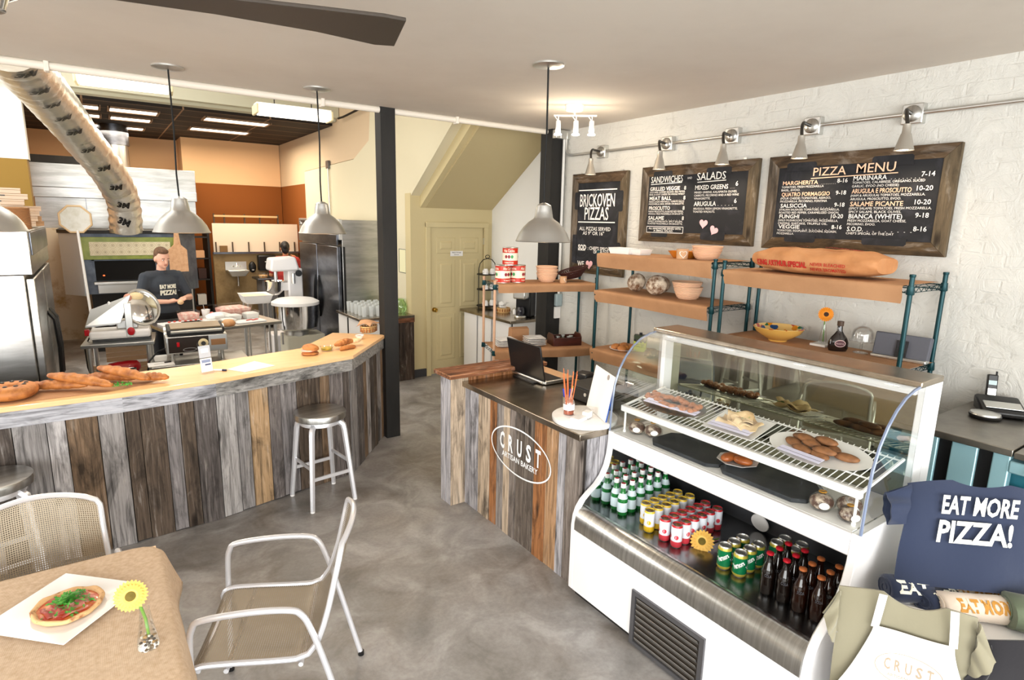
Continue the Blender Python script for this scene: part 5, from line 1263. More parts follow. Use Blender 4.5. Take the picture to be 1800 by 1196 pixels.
def ginger():
    t = thing('soda_can', 'x', 'can', (0, 0, 0), 0, 'green ginger ale cans in the case')
    r, h = .033, .122
    b = MB(); b.k = 2; b.lathe([(0, .003), (.025, 0), (.028, .004)], 22, cap=(1, 0)); b.k = 1; b.lathe([(.028, .004), (r, .012), (r, .02)], 22, cap=(0, 0)); b.k = 0; b.lathe([(r, .02), (r, .100)], 22, cap=(0, 0)); b.k = 1; b.lathe([(r, .100), (r, .104), (.029, .113)], 22, cap=(0, 0)); b.k = 2; b.lathe([(.029, .113), (.027, .119)], 22, cap=(0, 0))
    for a0 in (0, 2.1, 4.2):
        b.k = 3; textmap(b, 'Vernors', .024, lambda x, y: ((r+.0008)*sin((x*.82-y*.57)/r+a0), -(r+.0008)*cos((x*.82-y*.57)/r+a0), .056+x*.57+y*.82), .035, w=.062)
    b.obj('can_body', [mat('ginger_green', '#12794a', .25, .2), mat('ginger_gold', '#c2b34a', .3, .3), STEELS, PAPERW], t)
    MB().lathe([(.027, .119), (.0285, .122), (.0255, .122), (.0245, .117), (0, .117)], 22, cap=(0, 1)).bx(0, -.004, .1185, .013, .02, .0015).obj('can_lid', STEELS, t)
    return t
gg = ginger(); gg.rotation_euler = (0, 0, R(-60))
first = True
for y, x0, n, nm in ((1.520, 2.345, 3, 'column nearest the flower'), (1.440, 2.352, 3, 'column nearest the cola bottles'), (1.400, 2.585, 2, 'back cluster behind the cola, flower side'), (1.322, 2.600, 2, 'back cluster behind the cola, shirt side')):
    for k in range(n):
        lb = 'green ginger ale can, %s, %s' % (rowlab(k), nm)
        if first: gg.location = (x0, y, .50); gg['label'] = lb; first = False
        else: dup(gg, (x0+.070*k, y, .50), -60+8*k, lb)
COLA = mat('dark_cola_glass', '#120906', .05, coat=.7); AMBER = mat('amber_soda_glass', '#260e05', .05, trans=.2, coat=.7)
def soda(gm, capc, grp):
    t = thing('soda_bottle', 'x', 'bottle', (0, 0, 0), 0, grp)
    MB().lathe([(0, 0), (.027, 0), (.031, .006), (.031, .05), (.029, .07), (.031, .085), (.031, .105), (.024, .13), (.0145, .155), (.0125, .185), (.014, .19)], 22).obj('glass_body', gm, t)
    b = MB()
    textmap(b, 'COLA' if capc == '#c8202f' else 'SODA', .014, lambda x, y: (.0316*sin(x/.0316), -.0316*cos(x/.0316), .088+y), .02, w=.03)
    b.obj('raised_lettering', mat('glass_relief_%s' % ('cola' if capc == '#c8202f' else 'soda'), '#6a6a70', .15, .3), t, smooth=0)
    MB().lathe([(.0135, .186), (.0165, .188), (.0160, .196), (.012, .199), (0, .1995)], 20).obj('crown_cap', mat('crown_%s' % ('red' if capc == '#c8202f' else 'copper'), capc, .3, .3), t)
    return t
ca = soda(COLA, '#c8202f', 'cola bottles with red caps'); ca.rotation_euler = (0, 0, R(-60))
cols(ca, [(1.292, 2.342, 3, 'column beside the ginger ale'), (1.218, 2.349, 3, 'column beside the copper caps')], .50, .073, 'dark cola bottle with red cap, %s, %s')
am = soda(AMBER, '#c4713f', 'amber bottles with copper caps')
am.rotation_euler = (0, 0, R(-60))
cols(am, [(1.143, 2.346, 3, 'column beside the red caps'), (1.066, 2.350, 3, 'column by the shirt end panel')], .50, .073, 'amber soda bottle with copper cap, %s, %s')
for o in [q for q in bpy.data.objects if q.name.startswith('soda_bottle') and q.parent is None]: o.rotation_euler = (0, 0, R(-60))
t = thing('cut_flower', 'loose orange gerbera flower lying between the cans', 'flower', (2.40, 1.69, .50))
flower(t, (0, 0, .035), .062, YEP, OLC, n=20, face=(-.75, -.4, .6)); MB().tube([(0, 0, .03), (.05, .01, .015), (.14, .0, .008)], .004, 6).obj('stem', STEM, t)
o = MB(T(0, 0, .055, ry=75)).lathe([(0, 0), (.05, 0), (.052, .006), (.035, .008), (0, .008)], 32).obj('round_sign', CERAM); o.location = (2.79, 1.62, .50); tag(o, 'round white plaque leaning at the back of the drinks well', 'plaque')

# ------------------------------------------------------------------ pastries in the case
def slate(y0, y1, lbl):
    c = .045; x0, x1 = 2.362, 2.605
    P_ = [(x0+c, y0), (x1-c, y0), (x1, y0+c), (x1, y1-c), (x1-c, y1), (x0+c, y1), (x0, y1-c), (x0, y0+c)]
    o = MB().prism(P_, .954, .974).obj('slate_board', SLATE, bev=.003); tag(o, lbl, 'serving board', 'slate boards in the case')
slate(1.64, 2.07, 'black slate board on the case deck, end near bagged granola by counter'); slate(1.195, 1.632, 'black slate board on the case deck, end near the shirts')
t = thing('round_plate', 'white plate of fried pastries standing on black slate', 'plate', (2.50, 1.60, .975))
MB().lathe([(0, 0), (.06, 0), (.10, .016), (.102, .019), (.06, .006), (0, .005)], 8).obj('plate_body', CERAM, t, smooth=20)
FRY = mat('fried_pastry', '#a4551f', .35, noise=(14, '#5e2710', .4, .7), coat=.3, bump=(22, .5, .005))
for k, (x, y) in enumerate(((-.035, .03), (.03, .035), (-.015, -.035), (.04, -.025))):
    b = MB(); b.ell((0, 0, .022), (.05, .03, .022), 14, 8); o = b.obj('fried_pastry', FRY); o.location = (2.50+x, 1.60+y, .981+.004*(k % 2)); o.rotation_euler = (0, 0, R(50*k))
    tag(o, ['brown fried pastry at the front of slate plate', 'brown fried pastry at the back, granola side of slate plate', 'brown fried pastry at the front, shirt side of slate plate', 'brown fried pastry at the back, shirt side of slate plate'][k], 'pastry', 'fried pastries on the slate plate')
GRAN = mat('granola_mix', '#5d4236', .6, noise=(34, '#d9c8b4', .45, .65), bump=(40, .8, .008))
def granola(loc, rz, lbl, s=1):
    t = thing('granola_bag', lbl, 'bag', loc, rz, 'clear bags of granola in the case')
    b = MB(); b.ell((0, 0, .036*s), (.048*s, .04*s, .034*s), 14, 9); b.obj('granola_fill', GRAN, t)
    b = MB(); rs = []
    for z, r in ((0.002, .035), (.02, .051), (.045, .052), (.068, .035), (.08, .012), (.09, .014), (.115, .030)):
        rs.append([(r*s*cos(2*pi*j/18)*(1+.10*sin(5*2*pi*j/18+z*60)), r*s*.86*sin(2*pi*j/18)*(1+.10*cos(4*2*pi*j/18)), z*s) for j in range(18)])
    b.rings(rs, cap=(1, 0)); b.obj('clear_wrap', PLASTICCLEAR, t, smooth=60)
    MB().tube([(.014*s*cos(2*pi*j/12), .012*s*sin(2*pi*j/12), .082*s) for j in range(12)], .003, 5, closed=True).obj('tie', mat('gold_tie', '#c08a2e', .4, .5) if 'gold_tie' not in bpy.data.materials else bpy.data.materials['gold_tie'], t)
    b = MB(T(0, -.0445*s, .035*s, rx=90)); b.add([(.02*cos(2*pi*i/20), .015*sin(2*pi*i/20), .001) for i in range(20)], [tuple(range(20))]); b.obj('sticker', PAPERW, t, smooth=0)
granola((2.42, 2.20, .954), -50, 'clear bag of granola at the corner of deck by counter'); granola((2.46, 2.115, .954), -40, 'clear bag of granola beside the slate, counter end')
granola((2.41, 1.135, .954), -50, 'clear bag of granola beside the slate, shirt end'); granola((2.48, 1.055, .954), -45, 'clear bag of granola with white sticker, middle of shirt end', 1.05); granola((2.41, 1.02, .954), -30, 'clear bag of granola at front corner of shirt end', .85)
TILT = R(-9.9)
def zs(x): return 1.105+(x-2.385)/.345*.06+.005
def tilted(name, lbl, cat, x, y, rz=0, grp=None):
    t = thing(name, lbl, cat, (x, y, zs(x)), rz, grp); t.rotation_euler = (0, TILT, R(rz)); return t
def on_shelf(o, x, y, h, rz):
    o.location = (x-h*.17, y, zs(x)+h); o.rotation_euler = (0, TILT, R(rz))
t = tilted('oval_platter', 'dark oval platter of nut brittle on the wire shelf', 'platter', 2.535, 2.05)
MB(Matrix.Diagonal((1, 1.75, 1, 1))).lathe([(0, 0), (.085, 0), (.115, .010), (.117, .013), (.08, .005), (0, .004)], 36).obj('platter_body', mat('smoked_platter', '#6b6a62', .1, coat=.5), t)
BRIT = mat('caramel_brittle', '#a9673a', .35, noise=(30, '#4b2313', .5, .66), bump=(30, .9, .008), coat=.3)
rr = random.Random(4)
bn = 0
for row, dx in ((0, .045), (1, -.045)):
    for k in range(9):
        b = MB(); 
        for q in range(5): b.ell((rr.uniform(-.012, .012), rr.uniform(-.012, .012), .012+rr.uniform(0, .012)), (.017, .019, .015), 8, 6)
        o = b.obj('brittle_cluster', BRIT, smooth=60); on_shelf(o, 2.535+dx*(1-abs(k-4)/9)+rr.uniform(-.006, .006), 2.05+.158-k*.0385, .006, 40*k)
        tag(o, '%s nut brittle cluster from the counter, %s row on the dark platter' % (ORD[k], 'back' if row == 0 else 'front'), 'sweet', 'nut brittle clusters on the dark platter')
def strip(x, y, w, d, lbl, rz):
    o = MB().box(-d/2, d/2, -w/2, w/2, 0, .0012); o.k = 1; o.box(-d*.12, -d*.07, -w/2, w/2, .0013, .0016); o = o.obj('paper_strip', [mat('lilac_paper', '#dcd8f0', .8) if 'lilac_paper' not in bpy.data.materials else bpy.data.materials['lilac_paper'], mat('dark_print_line', '#41405a', .8) if 'dark_print_line' not in bpy.data.materials else bpy.data.materials['dark_print_line']], None, smooth=0)
    on_shelf(o, x, y, .028, rz); tag(o, lbl, 'paper', 'paper strips on the wire shelf')
strip(2.485, 2.02, .33, .055, 'pale paper strip lying over the nut brittle platter', 6)
t = tilted('square_tray', 'white square tray of flatbreads with greens on the wire shelf', 'tray', 2.545, 1.645, 4)
def sq(kx, ky, z): return [(-kx, -ky, z), (kx, -ky, z), (kx, ky, z), (-kx, ky, z)]
MB().rings([sq(.085, .10, 0), sq(.115, .135, .014), sq(.117, .137, .017), sq(.11, .13, .016), sq(.08, .095, .005)]).obj('tray_body', CERAM, t, bev=.002)
FLAT = mat('pale_flatbread', '#e3c79c', .7, noise=(9, '#b58a58', .5, .72))
for k, (x, y, a) in enumerate(((.0, .04, 10), (.02, -.03, 60), (-.01, -.05, 110), (.03, .01, 35))):
    def ff(u, v, k=k): return ((u-.5)*.11, (v-.5)*.12, .012*sin(u*6+k)+.008*sin(v*7+2*k)+.012)
    b = MB().shell(ff, 10, 10, .003); o = b.obj('folded_flatbread', FLAT, smooth=70); on_shelf(o, 2.545+x, 1.645+y, .012+.006*k, a)
    tag(o, ['folded flatbread on the counter side of tray', 'folded flatbread at the back of tray', 'folded flatbread on the platter side of tray', 'folded flatbread on top of the others'][k], 'flatbread', 'flatbreads on the square tray')
b = MB(); rr = random.Random(8)
for k in range(26):
    a = rr.uniform(0, 6.3); l = rr.uniform(.012, .03); x, y = rr.uniform(-.02, .02), rr.uniform(-.035, .035)
    b.add([(x, y, .03), (x+l*.5*cos(a)-.004*sin(a), y+l*.5*sin(a)+.004*cos(a), .036), (x+l*cos(a), y+l*sin(a), .034), (x+l*.5*cos(a)+.004*sin(a), y+l*.5*sin(a)-.004*cos(a), .034)], [(0, 1, 2, 3)])
o = b.obj('herb_sprig', LEAF, smooth=0); on_shelf(o, 2.60, 1.66, .008, 0); tag(o, 'green herb sprigs scattered on the flatbreads', 'herbs')
strip(2.47, 1.64, .22, .05, 'pale paper strip at the front of flatbread tray', 3)
t = tilted('oval_platter', 'large white oval platter of brown cookies on the wire shelf', 'platter', 2.555, 1.245)
MB(Matrix.Diagonal((1, 1.62, 1, 1))).lathe([(0, 0), (.10, 0), (.135, .012), (.137, .015), (.09, .006), (0, .005)], 44).obj('platter_body', CERAM, t)
COOK = mat('brown_cookie', '#8a5a35', .6, noise=(20, '#4d2c17', .42, .68), bump=(26, .8, .006))
for k, (x, y, h, a) in enumerate(((.05, .10, .008, 80), (-.01, .11, .008, 60), (.06, .02, .008, 100), (.0, .035, .024, 70), (-.045, .05, .008, 75), (.03, -.05, .008, 50), (-.03, -.04, .024, 95), (.045, -.01, .03, 85), (-.05, -.03, .008, 70), (.0, -.12, .008, 100), (.02, .07, .028, 75))):
    b = MB(); b.ell((0, 0, .013), (.027, .054, .016), 14, 8); o = b.obj('oval_cookie', COOK); on_shelf(o, 2.555+x, 1.245+y, h, a-90)
    tag(o, ['brown oval cookie at the back, tray end of platter', 'brown oval cookie at the tray end, middle', 'brown oval cookie at the back of platter', 'brown oval cookie resting on top, middle', 'brown oval cookie at the front, tray end', 'brown oval cookie near back, shirt end', 'brown oval cookie on top, toward the front', 'brown oval cookie on top, toward the back', 'brown oval cookie at the front of platter', 'brown oval cookie alone at the shirt end', 'brown oval cookie on top, tray end'][k], 'cookie', 'brown cookies on the white platter')
strip(2.45, 1.27, .20, .045, 'pale paper strip at the front of cookie platter', -4)

# ------------------------------------------------------------------ shirts on the stand beside the case
st_ = thing('display_stand', 'low white stand of folded shirts at the end of case', 'display stand', (2.5, .5, 0))
MB().prism([(2.13, .86), (2.42, .50), (2.62, -.1), (3.3, -.1), (3.3, .72), (3.02, .87)], 0, .70).obj('stand_body', WHITEP, st_, world=True, smooth=0)
def fabric(name, col): return mat(name, col, .9, sheen=.3, bump=(7, .25, .02))
NAVY = fabric('navy_jersey', '#222c45'); OLIVEG = fabric('grey_olive_jersey', '#857f69'); CREAMJ = fabric('cream_jersey', '#e6d6c4'); BLACKJ = fabric('black_jersey', '#17151a'); GREENJ = fabric('olive_green_jersey', '#5c6650')
def tee(name, lbl, O, U, D, Wd, Hh, m, wav=.012, seed=0, sleeves=((-.10, .10, -.05, .21), (.10, .10, .05, .21)), dip=.025):
    """a hanging tee: O = top shoulder corner, U across, D down; sheet body with a folded flap for each sleeve"""
    t = thing(name, lbl, 'shirt', O)
    O = Vector(O); U = Vector(U).normalized(); D = Vector(D).normalized(); Nn = U.cross(D).normalized()
    if Nn.dot(Vector((0, 0, 2.12))-O) < 0: Nn = -Nn
    def wave(x, y): return wav*(sin(x*21+seed)*.5+sin(x*13-y*9+seed*2)*.6+.5*sin(y*16+x*6))*(.25+min(1, y/.2))
    def P_(x, y, b=0): return O+U*x+D*y+Nn*(wave(x, y)+b)
    def body(u, v):
        y0 = .03*abs(2*u-1)**2+dip*max(0, 1-((u-.55)/.22)**2)
        return P_(u*Wd, y0+(Hh-y0)*v, .014*(1-(2*u-1)**4)-(.02*(1-v)**6))
    MB().shell(body, 36, 24, .008).obj('shirt_body', m, t, smooth=70)
    for x0, sp in ((0, sleeves[0]), (Wd, sleeves[1])):
        if not sp: continue
        ox, oy, hx, hy = sp
        def sl(u, v):     # u from the armhole outwards, v from shoulder to armpit
            top = (x0+ox*u, .03+(oy-.03)*u); bot = (x0+hx*u, .19+(hy-.19)*u)
            x = top[0]*(1-v)+bot[0]*v; y = top[1]*(1-v)+bot[1]*v
            return P_(x, y, .012+.030*sin(pi*v)*(.35+.65*u)+.006*sin(v*14+u*3))
        MB().shell(sl, 10, 14, .006).obj('sleeve', m, t, smooth=70)
        def sb(u, v):
            p = sl(u, v); return p-Nn*(.010+.060*sin(pi*v)*(.3+.7*u))
        MB().shell(sb, 10, 14, .004).obj('sleeve_back', m, t, smooth=70)
    return t, P_
for o_, c_ in (): pass
def localise(t):    # bodies above are written in world coordinates
    Mi = WM[t.name].inverted()
    for ch in t.children: ch.data.transform(Mi)
def backing(name, O, U, D, w, h):
    O = Vector(O); U = Vector(U).normalized(); D = Vector(D).normalized(); Nn = U.cross(D).normalized()
    if Nn.dot(Vector((0, 0, 2.12))-O) < 0: Nn = -Nn
    q = [O+U*x+D*y-Nn*k for k in (.022, .034) for x, y in ((.05, .06), (w, .06), (w, h), (.05, h))]
    MB().add(q, [(0, 1, 2, 3), (7, 6, 5, 4), (0, 4, 5, 1), (1, 5, 6, 2), (2, 6, 7, 3), (3, 7, 4, 0)]).obj(name, WHITEP, st_, world=True, smooth=0)
backing('back_board', (2.60, .895, 1.15), (.74, -.68, 0), (-.40, -.14, -.82), .42, .50)
backing('front_board', (2.045, .862, .90), (.47, -.78, 0), (.10, .02, -.9), .34, .85)
t, PN = tee('navy_shirt', 'navy shirt printed eat more pizza draped at the back of the stand', (2.60, .895, 1.15), (.74, -.68, 0), (-.40, -.14, -.82), .47, .42, NAVY, .010, 1, ((-.085, .075, -.055, .20), (.12, .12, .06, .22)))
b = MB(); textmap(b, 'EAT MORE', .068, lambda x, y: PN(.25+x, .135-y, .034), .03, w=.275); textmap(b, 'PIZZA!', .080, lambda x, y: PN(.245+x, .245-y, .036), .03, w=.27)
b.obj('printed_lettering', mat('pale_print', '#efeede', .8), t, smooth=0); localise(t)
t, PG = tee('olive_grey_shirt', 'grey olive shirt hanging at the front of the stand under apron', (2.045, .862, .90), (.47, -.78, 0), (.10, .02, -.9), .40, .52, OLIVEG, .010, 2, ((-.045, .14, .0, .25), (.06, .16, .0, .24)), .04)
localise(t)
ap = thing('apron', 'white bib apron with brown oval logo hung over grey olive shirt', 'apron', (2.1, .7, .5))
def apf(u, v):
    w0 = .115+.10*min(1, v/.55)**1.4
    return PG(.225+(u-.5)*2*w0, .125+v*.50, .034+.012*sin(u*9+v*3)*v)
m = MB().shell(apf, 24, 20, .003); m.obj('apron_body', mat('white_cotton', '#efefef', .9, bump=(9, .2, .01)), ap, world=True, smooth=70)
for s_ in (-1, 1):
    m = MB().shell(lambda u, v: PG(.225+s_*(.112-.012*(1-v))+(u-.5)*.024, -.01+v*.14, .034), 2, 8, .002); m.obj('neck_strap', bpy.data.materials['white_cotton'], ap, world=True, smooth=70)
m = MB(); q = [PG(.225+.10*cos(2*pi*i/40), .27+.062*sin(2*pi*i/40), .048) for i in range(40)]+[PG(.225+.097*cos(2*pi*i/40), .27+.059*sin(2*pi*i/40), .048) for i in range(40)]
m.add(q, [(i, (i+1) % 40, 40+(i+1) % 40, 40+i) for i in range(40)])
for k, ch_ in enumerate('CRUST'): textmap(m, ch_, .042, lambda x, y, k=k: PG(.225-.062+.031*k+x, .283-y, .048), .02, w=.019)
textmap(m, 'ARTISAN BAKERY', .011, lambda x, y: PG(.225+x, .308-y, .048), .02, w=.12)
m.obj('printed_logo', mat('brown_print', '#a4927c', .8), ap, world=True, smooth=0)
t, PK = tee('black_shirt', 'black shirt hanging at the corner of the stand beside apron', (2.33, .50, .80), (.70, -.70, 0), (-.05, -.05, -.9), .40, .55, BLACKJ, .010, 3, ((-.07, .16, -.02, .26), None)); localise(t)
def roll(name, lbl, c, U, L, r, m, txt, tm, grp):
    t = thing(name, lbl, 'shirt', c, 0, grp)
    U = Vector(U).normalized(); Zv = Vector((0, 0, 1)); Sv = U.cross(Zv).normalized()
    if Sv.dot(Vector((0, 0, 2.12))-Vector(c)) < 0: Sv = -Sv
    def pt(x, a, rr): return U*x+Sv*(rr*cos(a)*1.15)+Zv*(r*.92+rr*.92*sin(a))
    b = MB(); rs = []
    for x, k in ((-L/2, .25), (-L/2+.002, .55), (-L/2, .8), (-L/2+.004, 1), (-L/4, 1.03), (0, .98), (L/4, 1.03), (L/2-.004, 1), (L/2, .8), (L/2-.002, .55), (L/2, .25)):
        rs.append([pt(x, 2*pi*j/20, r*k*(1+.03*sin(j+x*40))) for j in range(20)])
    b.rings(rs); b.obj('rolled_body', m, t, smooth=70)
    for e in (-1, 1):
        sp = [pt(e*(L/2+.001), a*.5, r*(.15+.035*a)) for a in range(22)]; q = MB().tube(sp, .003, 5); q.obj('rolled_edge', m, t)
    b = MB(); sg = 1 if U.cross(Zv).dot(Sv) > 0 else -1
    textmap(b, txt, r*.85, lambda x, y: pt(x*sg*-1 if False else x*(1 if U.x > 0 else -1), .75+(y-r*.4)/r, r*1.06), .05, w=L*.72)
    b.obj('printed_lettering', tm, t, smooth=0)
PRW = bpy.data.materials['pale_print']; PRG = mat('gold_print', '#c9903f', .7)
UD = (.76, -.65, 0)
roll('rolled_shirt', 'rolled navy shirt with pale print touching the case side', (2.47, .80, .70), UD, .16, .052, NAVY, 'EAT', PRW, 'rolled shirts on the stand')
roll('rolled_shirt', 'rolled navy shirt with striped pale print beside cream rolls', (2.545, .715, .70), (.9, -.2, 0), .20, .042, NAVY, 'MORE', PRW, 'rolled shirts on the stand')
roll('rolled_shirt', 'rolled cream shirt with gold print, the one nearer navy shirt', (2.68, .665, .70), UD, .27, .05, CREAMJ, 'EAT MORE', PRG, 'rolled shirts on the stand')
roll('rolled_shirt', 'rolled cream shirt with gold print, the one nearer apron', (2.57, .60, .70), UD, .27, .05, CREAMJ, 'EAT MORE', PRG, 'rolled shirts on the stand')
roll('rolled_shirt', 'rolled dark green shirt at back of the stand with pale print', (2.90, .55, .70), (.6, -.8, 0), .28, .072, GREENJ, 'EAT', PRW, 'rolled shirts on the stand')
roll('rolled_shirt', 'rolled dark green shirt above the black shirt with pale print', (2.70, .42, .70), (.6, -.8, 0), .28, .066, GREENJ, 'EAT M', PRW, 'rolled shirts on the stand')

# ------------------------------------------------------------------ on the dining table (cloth top at .753)
t = thing('square_plate', 'large white square plate under the pizza', 'plate', (-.215, 2.385, .755), 46)
MB().rings([sq(.11, .11, 0), sq(.165, .165, .012), sq(.167, .167, .016), sq(.16, .16, .015), sq(.105, .105, .005)]).obj('plate_body', CERAM, t, bev=.003)
pz = thing('pizza', 'small pizza topped with ham and heap of arugula', 'pizza', (-.205, 2.375, .762))
rr = random.Random(3)
b = MB(); nn = 48
rad = [.105*(1+.03*sin(3*2*pi*j/nn)+.015*sin(11*2*pi*j/nn)) for j in range(nn)]
b.rings([[(rad[j]*k*cos(2*pi*j/nn), rad[j]*k*sin(2*pi*j/nn), z*(1+.12*sin(7*2*pi*j/nn+k*4))) for j in range(nn)] for k, z in ((.9, .001), (1, .008), (1.0, .016), (.95, .021), (.88, .018), (.82, .011), (.4, .010))])
b.obj('crust', mat('charred_crust', '#e3b680', .65, noise=(26, '#8a4a20', .54, .72), bump=(30, .5, .005)), pz, smooth=70)
b = MB().lathe([(0, .0115), (.06, .0125), (.088, .0125), (.090, .011)], 32, cap=(0, 0)); b.obj('tomato_sauce', mat('tomato_sauce', '#c93a16', .35, noise=(30, '#ea8f45', .46, .64), coat=.3), pz)
for k in range(4):
    a = k*1.55+.4; r_ = .046
    def hm(u, v, a=a): x = (u-.5)*.05; y = (v-.5)*.075; return (r_*cos(a)+x*cos(a)-y*sin(a), r_*sin(a)+x*sin(a)+y*cos(a), .016+.004*sin(u*9)+.003*sin(v*8+a))
    MB().shell(hm, 8, 8, .0015).obj('ham_slice', mat('cured_ham', '#b04a3e', .4, noise=(20, '#dd9a88', .45, .68)) if k == 0 else bpy.data.materials['cured_ham'], pz, smooth=70)
b = MB()
for k in range(220):
    a = rr.uniform(0, 6.3); d = abs(rr.gauss(0, .03)); x, y = d*cos(a)+.004, d*sin(a)*1.15; h = .018+.036*math.exp(-(d/.035)**2)*rr.uniform(.3, 1)
    q = rr.uniform(0, 6.3); l = rr.uniform(.015, .03); w = l*.22; dz = rr.uniform(-.004, .010)
    ca_, sa_ = cos(q), sin(q)
    pts = [(0, 0, 0), (.3*l, w*.5, dz*.3), (.45*l, w*.25, dz*.5), (.7*l, w, dz*.8), (l, 0, dz), (.7*l, -w, dz*.8+.002), (.45*l, -w*.25, dz*.5), (.3*l, -w*.5, dz*.3)]
    b.add([(x+px*ca_-py*sa_, y+px*sa_+py*ca_, h+pz_) for px, py, pz_ in pts], [tuple(range(8))])
o = b.obj('arugula', mat('arugula_leaf', '#3d8f2c', .5, noise=(40, '#67b84a', .4, .7)), pz, smooth=0); o['kind'] = 'stuff'
t = thing('bud_vase', 'tapered glass bud vase with pebbles and yellow gerbera on the burlap', 'vase', (.012, 2.02, .754))
MB().lathe([(0, .001), (.030, .001), (.032, .012), (.020, .085), (.014, .13), (.015, .14)], 22, cap=(1, 0)).obj('glass_body', CLEAR, t)
rr = random.Random(2); PEB = [mat('pebble_%s' % n_, c_, .4) for n_, c_ in (('grey', '#6f6a62'), ('pale', '#c9c2b4'), ('dark', '#3c3833'), ('ochre', '#9a7a4c'))]
for k in range(34):
    a = rr.uniform(0, 6.3); z = .008+.038*k/34; rmax = .029-.012*(z/.05); d = rmax*math.sqrt(rr.random())*.85
    MB().ell((d*cos(a), d*sin(a), z), (rr.uniform(.004, .007), rr.uniform(.004, .006), rr.uniform(.003, .005)), 8, 5).obj('pebble', PEB[k % 4], t)
MB().tube([(.004, 0, .03), (.0, .0, .10), (-.012, -.004, .16), (-.026, -.012, .195)], .0045, 8).obj('stem', STEM, t)
flower(t, (-.032, -.02, .205), .048, YEP, OLC, n=26, face=(-.10, -1, .42))

# ------------------------------------------------------------------ on the bar (top at 1.032)
ZB = 1.033
o = MB().prism([(-.62, 4.30), (-.05, 4.305), (.16, 4.38), (.30, 4.52), (-.10, 4.70), (-.62, 4.68)], ZB, ZB+.0015).obj('paper_sheet', KRAFT); tag(o, 'brown paper sheet under the breads on the bar', 'paper')
def baguette(lbl, p0, p1, r, k=0, grp='baguettes on the bar'):
    p0, p1 = Vector(p0), Vector(p1); L = (p1-p0).length; n = 40
    d = (p1-p0).normalized(); b = MB(); rs = []
    q = d.to_track_quat('X', 'Z').to_matrix()
    for i in range(n+1):
        u = i/n; e = (math.sin(pi*min(max(u*.96+.02, 0), 1)))**.38
        c = p0+(p1-p0)*u+Vector((0, 0, .008*sin(pi*u)))
        s_ = (u*6+k) % 1
        rg = []
        for j in range(18):
            a = 2*pi*j/18; rr_ = r*e*(1+.05*sin(u*37+k))
            # slanting cuts on the upper side
            sl = ((u*5.5+.16*cos(a)*2) % 1)
            if sin(a) > .1: rr_ *= 1-.16*math.exp(-((sl-.5)/.13)**2)*sin(a)
            rg.append(c+q @ Vector((0, rr_*1.1*cos(a), rr_*.88*sin(a))))
        rs.append(rg)
    b.rings(rs); o = b.obj('baguette', BREAD, smooth=70); o.data.transform(Matrix.Translation(-p0)); o.location = p0
    return tag(o, lbl, 'bread', grp)
baguette('baguette raised across others nearest the steel fridge', (-.33, 4.53, 1.128), (-.01, 4.33, 1.068), .036, 0)
baguette('baguette raised across others in front of red mixer', (-.075, 4.62, 1.125), (.19, 4.38, 1.070), .036, .4)
baguette('baguette lying beneath two others behind green sprig', (-.14, 4.66, 1.066), (.12, 4.46, 1.066), .033, .7)
baguette('short baguette end pointing to the menu holder', (.13, 4.47, 1.064), (.30, 4.385, 1.064), .031, .2)
baguette('flat floured bread lying beneath first baguette', (-.46, 4.56, 1.066), (-.14, 4.42, 1.066), .034, .55)
b = MB(); nu = 36
rs = []
for i in range(15):
    a = 2*pi*i/15; rs.append([((.075+.052*cos(a)*(1+.06*sin(5*2*pi*j/nu)))*cos(2*pi*j/nu), (.075+.052*cos(a)*(1+.06*sin(5*2*pi*j/nu)))*sin(2*pi*j/nu), .042+.042*sin(a)) for j in range(nu)])
b.rings(rs, loop=True); b.ell((0, 0, .038), (.06, .06, .03), 14, 8)
b.k = 1
for k in range(9): b.ell((.07*cos(k*.7+.2), .07*sin(k*.7+.2), .082), (.013, .012, .008), 10, 6)
o = b.obj('round_olive_loaf', [BREAD, mat('black_olive', '#1c120e', .3)], smooth=70); o.location = (-.50, 4.43, ZB+.002); tag(o, 'round braided loaf with black olives at the fridge end of bar', 'bread')
b = MB(); rr = random.Random(6)
for k in range(40):
    x, y = rr.uniform(-.03, .06), rr.uniform(-.04, .04); a = rr.uniform(0, 6.3); l = rr.uniform(.012, .026)
    b.add([(x, y, .012), (x+l*.5*cos(a)-.006*sin(a), y+l*.5*sin(a)+.006*cos(a), .02+rr.uniform(0, .01)), (x+l*cos(a), y+l*sin(a), .016), (x+l*.5*cos(a)+.006*sin(a), y+l*.5*sin(a)-.006*cos(a), .014)], [(0, 1, 2, 3)])
b.tube([(-.03, 0, .006), (.02, .01, .008), (.06, -.01, .012)], .002, 5)
o = b.obj('herb_sprig', LEAF, smooth=0); o.location = (.03, 4.37, 1.040); tag(o, 'green parsley sprig lying between baguettes', 'herbs')
t = thing('menu_holder', 'clear acrylic holder with printed cards on the bar', 'card holder', (.55, 4.53, ZB), 20)
b = MB(rot(rx=-8)); b.box(-.045, .045, .0, .004, 0, .215); b.obj('acrylic_back', PLASTICCLEAR, t)
MB().box(-.048, .048, -.04, .035, 0, .004).obj('acrylic_foot', PLASTICCLEAR, t)
b = MB(rot(rx=-8)); b.box(-.040, .040, -.004, -.001, .004, .10); b.k = 1; b.box(-.030, .030, -.0055, -.004, .07, .09); b.k = 2; b.box(-.010, .030, -.0055, -.004, .05, .06); b.obj('lower_card', [PAPERW, mat('blue_grey_print', '#8a98b8', .7), mat('dark_blue_print', '#3d4a72', .7)], t, smooth=0)
b = MB(rot(rx=-8)); b.box(-.040, .040, -.003, -.001, .105, .19); b.k = 1; b.box(-.026, .026, -.0045, -.003, .14, .17); b.obj('upper_card', [mat('grey_card', '#c2c6cc', .7), PAPERW], t, smooth=0)
